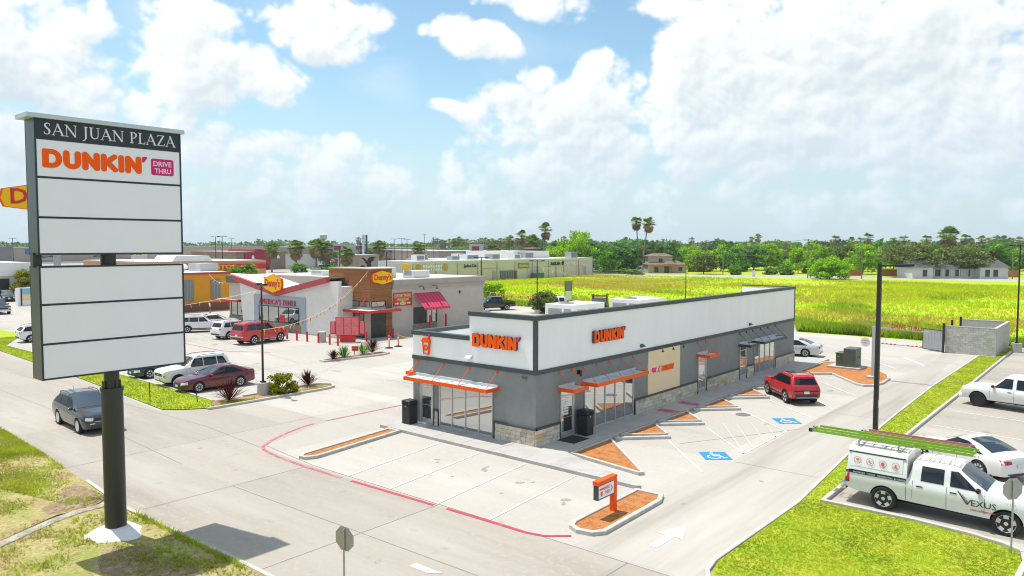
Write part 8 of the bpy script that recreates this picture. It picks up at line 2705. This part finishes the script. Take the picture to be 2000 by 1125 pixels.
# ------------------------------------------------------------------ houses across the street
M_housewhite = pm('house_white', (.62, .61, .58), .85, var=.05, coords='World')
M_roofgrey = pm('roof_grey', (.085, .085, .09), .9, var=.15, scale=.5, coords='World')
M_roofbrown = pm('roof_brown', (.20, .12, .095), .9, var=.15, scale=.5, coords='World')
M_houset = pm('house_stucco', (.47, .42, .36), .9, var=.06, coords='World')
M_terra = pm('terracotta', (.42, .20, .14), .85, var=.1)
M_hglass = pm('house_glass', (.045, .06, .06), .1, var=.2)
def local_house(name, label, px, py, width_px):
    p = G(px, py); d = 9.8 * FPX / (py - 479.1)
    t = thing(name, label, 'house', (p.x, p.y, -.1), YAW)
    return t, d * width_px / FPX
def lbx(n, m_, t, *b):
    o = MB().box(*b).build(n, m_, None); o.parent = t; return o
def hip(n, m_, t, x0, x1, y0, y1, z0, z1, inset):
    mb = MB(); ym = (y0 + y1) / 2
    mb.add([(x0, y0, z0), (x1, y0, z0), (x1, y1, z0), (x0, y1, z0), (x0 + inset, ym, z1), (x1 - inset, ym, z1)], [(0, 1, 5, 4), (1, 2, 5), (2, 3, 4, 5), (3, 0, 4), (3, 2, 1, 0)])
    o = mb.build(n, m_, None); o.parent = t; return o
t, W_ = local_house('house', 'white ranch house with a grey roof behind the live oaks', 1878, 544, 195)
h_ = W_ / 2
for (x0, x1, y0, z1) in ((-h_, -h_ + 6.2, 0, 3.3), (h_ - 9.5, h_ - 1.2, -.5, 3.4)):
    lbx('wall', M_housewhite, t, x0, x1, y0, y0 + 9, 0, z1); hip('roof', M_roofgrey, t, x0 - .5, x1 + .5, y0 - .6, y0 + 9.6, z1, z1 + 2.1, .6)
lbx('wall', M_housewhite, t, -h_ + 6.2, h_ - 9.5, 2.0, 9, 0, 3.0); hip('roof', M_roofgrey, t, -h_ + 5.9, h_ - 9.2, .6, 9.6, 3.0, 5.4, .4)
for k in range(6): lbx('porch_post', M_housewhite, t, -h_ + 7 + k * 2.5, -h_ + 7.2 + k * 2.5, .9, 1.1, 0, 3.0)
for (x0, x1, y0) in ((-h_ + 3.1, -h_ + 4.4, -.06), (h_ - 8.0, h_ - 6.7, -.56), (h_ - 5.6, h_ - 4.2, -.56), (-h_ + 7.5, -h_ + 9.5, 1.94), (-h_ + 11, -h_ + 12, 1.94), (-h_ + 14, -h_ + 15.5, 1.94), (h_ - 12, h_ - 11, 1.94)):
    w_ = lbx('window', M_black, t, x0, x1, y0, y0 + .08, .7, 2.7); lbx('pane', M_hglass, w_, x0 + .1, x1 - .1, y0 - .02, y0, .8, 2.6)
t, W_ = local_house('house', 'two-storey stucco house with brown tiled roofs and an arched porch', 1302, 533, 74)
h_ = W_ / 2
lbx('wall', M_houset, t, -h_, h_, 0, 9, 0, 3.1); lbx('upper_wall', M_houset, t, -h_ + .5, h_ - 4.2, 2.5, 9, 3.1, 6.0)
hip('roof', M_roofbrown, t, -h_ - .5, h_ + .5, -.7, 9.4, 3.1, 4.4, 2.5); hip('roof', M_roofbrown, t, -h_ - .1, h_ - 3.6, 1.9, 9.5, 6.0, 7.0, 2.4)
hip('roof', M_roofbrown, t, -1.2, 3.2, -2.2, 2.0, 3.2, 4.3, 1.2)
for x0 in (-5.2, -2.0, 1.4): lbx('porch_column', M_terra, t, x0, x0 + .45, -1.9, -1.4, 0, 3.1)
lbx('porch_beam', M_terra, t, -5.3, 2.9, -2.0, -1.4, 2.6, 3.15)
for (x0, x1, z0, z1, y0) in ((-2.4, -1.0, 3.7, 5.2, 2.44), (-4.4, -3.0, .4, 2.3, -.06), (-.8, .9, .1, 2.4, -.06), (4.2, 5.6, .8, 2.2, -.06)):
    w_ = lbx('window', M_black, t, x0, x1, y0, y0 + .08, z0, z1); lbx('pane', M_hglass, w_, x0 + .1, x1 - .1, y0 - .02, y0, z0 + .1, z1 - .1)
# fences in planks
def fence(px0, px1, py, h, mat, label, n):
    a, b = G(px0, py), G(px1, py)
    t = thing('plank_fence', label, 'fence', a)
    me = None
    d = (b - a); L = d.length; u_ = d.normalized()
    mb = MB(); mb.bar((0, 0, 0), (0, 0, h), L / n * .92, .05, tuple(u_.cross(Z)))
    me = mb.mesh('plank', mat)
    for k in range(n):
        o = bpy.data.objects.new('plank', me); COL.objects.link(o); o.parent = t; o.location = u_ * (k + .5) * L / n + Z * (rnd.uniform(-.06, .03) - .1)
fence(1722, 1778, 538.5, 2.1, M_wood2, 'orange wooden plank fence left of the wide live oak', 40)
fence(1655, 1684, 538.0, 2.0, M_wood2, 'short orange wooden fence piece behind the bright round shrub', 20)
fence(1965, 1992, 541.0, 2.2, M_wood2, 'orange wooden fence at the right edge past the white house', 18)
fence(1343, 1388, 530.5, 3.0, pm('red_fence', (.16, .045, .03), .9, var=.2), 'tall dark red plank fence right of the stucco house', 30)
for (px, py, lb) in ((1312, 532, 'white car parked in front of the stucco house'), (1243, 524, 'white pickup parked behind the two utility poles')):
    p = G(px, py); c = Car('parked_car', lb, 'car', (p.x, p.y, -.1), YAW + .05, None, P_white, suv_spec(4.8, 1.85, 1.6, 2.8, .34, .95, spokes=5)); dress_suv(c, plate=False, clad=False)
p = G(1184, 531)
t = thing('trailer_sign', 'dark wheeled board parked at the end of the street by the strip', 'trailer', (p.x, p.y, 0), YAW)
o = MB().box(-1.5, 1.5, -.1, .1, .9, 3.2).build('board', M_storegrey, None); o.parent = t
for x_ in (-1.3, 1.3): o = MB().tube((x_, 0, 0), (x_, 0, 1.0), .06).build('leg', M_black, None); o.parent = t
p = G(1472, 541); t = thing('utility_cabinet', 'small white utility post at the street edge of the field', 'utility box', (p.x, p.y, 0)); MB().box(p.x - .4, p.x + .4, p.y - .3, p.y + .3, 0, 2.0).build('cabinet', M_offwhite, t)
p = G(1110, 597)
t = thing('property_sign', 'narrow two-board property sign standing in the field behind the shop', 'sign', (p.x, p.y, 0), YAW + .5)
for (z0, z1, m_) in ((2.4, 4.0, M_storegrey), (.9, 2.35, M_paper)): o = MB().box(-.62, .62, -.06, .06, z0, z1).build('board', m_, None); o.parent = t
for x_ in (-.66, .66): o = MB().box(x_ - .05, x_ + .05, -.05, .05, 0, 4.1).build('post', M_wood, None); o.parent = t

# humid air
mb = MB(); mb.box(-900, 700, -120, 1250, -1.3, 27.5)
hzm = bpy.data.materials.new('haze'); hzm.use_nodes = True
t = hzm.node_tree; t.nodes.clear()
pv = N(t, 'ShaderNodeVolumePrincipled'); pv.inputs['Color'].default_value = (.86, .93, 1.0, 1); pv.inputs['Density'].default_value = HAZE
pv.inputs['Anisotropy'].default_value = 0.2
t.links.new(pv.outputs[0], N(t, 'ShaderNodeOutputMaterial').inputs['Volume'])
hz_ = mb.build('haze', hzm, kind='stuff')
# ------------------------------------------------------------------ grass and weeds
from mathutils import noise as mnoise


def inside(poly, x, y):
    c = False; n = len(poly); j = n - 1
    for i in range(n):
        if (poly[i][1] > y) != (poly[j][1] > y) and x < (poly[j][0] - poly[i][0]) * (y - poly[i][1]) / (poly[j][1] - poly[i][1]) + poly[i][0]: c = not c
        j = i
    return c


def blades(name, pts, h, w, mats, seed, probs=(.5, .3, .2), lean=.6, per=3, z=.05):
    """tufts of narrow leaves"""
    rs = np.random.RandomState(seed)
    P = np.repeat(np.array(pts, float), per, 0)
    n = len(P)
    if n == 0: return
    a = rs.rand(n) * 6.283
    hh = (P[:, 2] if P.shape[1] > 2 else np.ones(n)) * h * (.55 + .8 * rs.rand(n))
    base = np.stack([P[:, 0] + rs.normal(size=n) * w * 1.5, P[:, 1] + rs.normal(size=n) * w * 1.5, np.full(n, z)], 1)
    sx = np.stack([np.cos(a), np.sin(a), np.zeros(n)], 1) * (w * (.6 + .8 * rs.rand(n)))[:, None]
    tip = base + np.stack([rs.normal(size=n) * lean * hh, rs.normal(size=n) * lean * hh, hh], 1)
    v = np.stack([base - sx, base + sx, tip], 1).reshape(-1, 3)
    me = bpy.data.meshes.new(name)
    me.vertices.add(n * 3); me.vertices.foreach_set('co', v.reshape(-1))
    me.loops.add(n * 3); me.loops.foreach_set('vertex_index', np.arange(n * 3))
    me.polygons.add(n); me.polygons.foreach_set('loop_start', np.arange(0, n * 3, 3))
    for m_ in mats: me.materials.append(m_)
    me.polygons.foreach_set('material_index', rs.choice(len(mats), n, p=probs))
    me.update(calc_edges=True)
    o = link(name, me); o['kind'] = 'stuff'
    return o


G_lawn = [leaf_mat('grass_lawn_a', (.36, .47, .03), .5, .3, .5), leaf_mat('grass_lawn_b', (.48, .48, .06), .5, .3, .5), leaf_mat('grass_lawn_c', (.26, .41, .03), .5, .3, .5)]
G_dry = [leaf_mat('grass_dry_a', (.48, .41, .15), .35, .25, 1.2), leaf_mat('grass_dry_b', (.38, .40, .08), .35, .25, 1.2), leaf_mat('grass_dry_c', (.28, .38, .03), .35, .25, 1.2)]
G_weed = [leaf_mat('weed_a', (.29, .46, .04), .55, .3, .3), leaf_mat('weed_b', (.44, .50, .04), .55, .3, .3), leaf_mat('weed_c', (.17, .33, .03), .5, .3, .3)]
G_fld = [leaf_mat('field_a', (.44, .57, .012), .6, .2, .06), leaf_mat('field_b', (.55, .57, .02), .6, .2, .06), leaf_mat('field_c', (.40, .50, .015), .6, .2, .06)]
G_rust = [leaf_mat('seed_a', (.54, .38, .10), .4, .2, .1), leaf_mat('seed_b', (.58, .50, .09), .4, .2, .1), leaf_mat('seed_c', (.42, .44, .05), .4, .2, .1)]


def scatter(poly, n, seed, test=None, box=None):
    rs = random.Random(seed)
    xs = [p[0] for p in poly]; ys = [p[1] for p in poly]
    x0, x1, y0, y1 = box or (min(xs), max(xs), min(ys), max(ys))
    out = []
    tries = 0
    while len(out) < n and tries < n * 12:
        tries += 1
        x, y = rs.uniform(x0, x1), rs.uniform(y0, y1)
        if not inside(poly, x, y): continue
        k = 1.0
        if test is not None:
            k = test(x, y)
            if k <= 0 or rs.random() > min(1, k * 1.2): continue
        out.append((x, y, max(.4, min(1.3, .6 + k * .5))))
    return out


nz_ = lambda x, y, s, o=0: mnoise.noise(Vector((x * s + o, y * s - o, o * .37)))
blades('lawn_grass', scatter(LAWN_R, 26000, 1, box=(12.3, 19.7, -9, 1.1)), .045, .008, G_lawn, 1, per=4, lean=1.0, z=.055)
blades('lawn_grass', scatter(LAWN_R, 15000, 2, box=(11.1, 12.97, 1.1, 57)), .05, .012, G_lawn, 2, per=3, lean=1.0, z=.055)
blades('patchy_grass', scatter(LAWN_POLE, 16000, 3, lambda x, y: .35 + 1.6 * nz_(x, y, .8, 3.1)), .085, .011, G_dry, 3, (.34, .33, .33), per=4, z=.045)
blades('patchy_grass', scatter(LAWN_POLE, 3500, 4, lambda x, y: 2.2 * nz_(x, y, .7, 9.7) - .1), .13, .013, G_lawn, 4, per=5, z=.045)
blades('roadside_grass', scatter(LAWN_L, 15000, 5, lambda x, y: .4 + 1.5 * nz_(x, y, .5, 4.4), box=(-30, -4.8, -23, -15)), .085, .012, G_dry, 5, (.3, .35, .35), per=3, z=.045)
blades('roadside_grass', scatter(LAWN_L, 14000, 6, lambda x, y: (.5 + 1.6 * nz_(x, y, .35, 1.3)) if x < -8.5 and y > -17.6 + .25 * (x + 9) else -.1, box=(-30, -6, -22, -15)), .10, .013, G_lawn, 6, per=4, z=.045)
blades('verge_grass', scatter(VERGE, 15000, 7, box=(-70, -20, -8, 1)), .07, .014, G_lawn, 7, per=3, z=.045)
blades('bed_grass', scatter(BED_LAMP, 700, 8, lambda x, y: .5 + nz_(x, y, .9, 2) if x > -21.2 else -.1), .10, .016, G_lawn, 8, per=3, z=.055)
edge = [(-5.7 + .35 * (i % 3) * .3 + i * .04, -16.25 - .1 * ((i * 7) % 5) / 5) for i in range(180)]
blades('edge_grass', [(x, y, 1.2) for x, y in edge if x < 2.6], .16, .013, G_lawn, 9, per=6, z=.03)
# the field: low growth near, weeds thick along its near edge
FIELD = [(-60, 66.5), (-8.2, 66.5), (-8.2, 59), (60, 59), (60, 190), (-60, 190)]
blades('field_grass', scatter(FIELD, 13000, 10, lambda x, y: .55 + nz_(x, y, .05, 1.7), box=(-60, 60, 59, 125)), .32, .045, G_fld, 10, per=3, z=-.02)
blades('field_grass', scatter(FIELD, 12000, 11, lambda x, y: .45 + nz_(x, y, .03, 5.7), box=(-60, 60, 110, 190)), .5, .085, G_fld, 11, per=3, z=-.02)
blades('seeding_grass', scatter(FIELD, 9000, 12, lambda x, y: 2.2 * nz_(x * .5, y * 1.3, .045, 8.2) - .05, box=(-60, 60, 62, 190)), .62, .055, G_rust, 12, per=3, z=-.02)
blades('edge_weeds', scatter(FIELD, 5200, 13, lambda x, y: max(-.1, 1.15 - abs(y - 60.4 - 1.2 * nz_(x, 0, .3)) / 3.0 - .75 * (x > -4) * (y > 60.2) - .3 * (x > 0)), box=(-8.2, 40, 58.6, 70)), .95, .05, G_weed, 13, per=6, lean=.45, z=-.02)
blades('edge_weeds', scatter(FIELD, 1700, 14, lambda x, y: 2.4 * nz_(x, y, .11, 6.1) - .55, box=(-60, 60, 64, 130)), .75, .06, G_weed, 14, per=6, lean=.5, z=-.02)
blades('edge_weeds', scatter([(-60, 66.2), (-9, 66.2), (-9, 68.5), (-60, 68.5)], 1500, 15), .8, .05, G_weed, 15, per=6, lean=.5, z=-.02)
FW_ = [(-112, 70), (-60, 67), (-60, 190), (-117, 184)]
blades('field_grass', scatter(FW_, 9000, 16, lambda x, y: .5 + nz_(x, y, .04, 2.7)), .45, .08, G_fld, 16, per=3, z=-.02)
blades('seeding_grass', scatter(FW_, 5000, 17, lambda x, y: 2.2 * nz_(x * .5, y * 1.3, .045, 3.2)), .55, .08, G_rust, 17, per=3, z=-.02)
blades('dry_grass', scatter([(-7, 61), (11, 60.5), (11, 76), (-7, 74)], 5000, 18, lambda x, y: .5 + nz_(x, y, .2, 1.1)), .35, .04, G_dry, 18, (.5, .35, .15), per=3, z=-.02)
# dry twigs at the broken kerb
mb = MB(); rt = random.Random(2)
for k in range(26):
    x_, y_ = -8.1 + rt.uniform(-.4, .5), -16.6 + rt.uniform(-.6, .4)
    a = rt.uniform(0, 6.28); L = rt.uniform(.2, .6)
    mb.tube((x_, y_, .07), (x_ + L * math.cos(a), y_ + L * math.sin(a), .07 + rt.uniform(.02, .3)), .008, .004, 4, False)
o = mb.build('dry_twigs', pm('twig', (.13, .09, .06), .9)); o['kind'] = 'stuff'
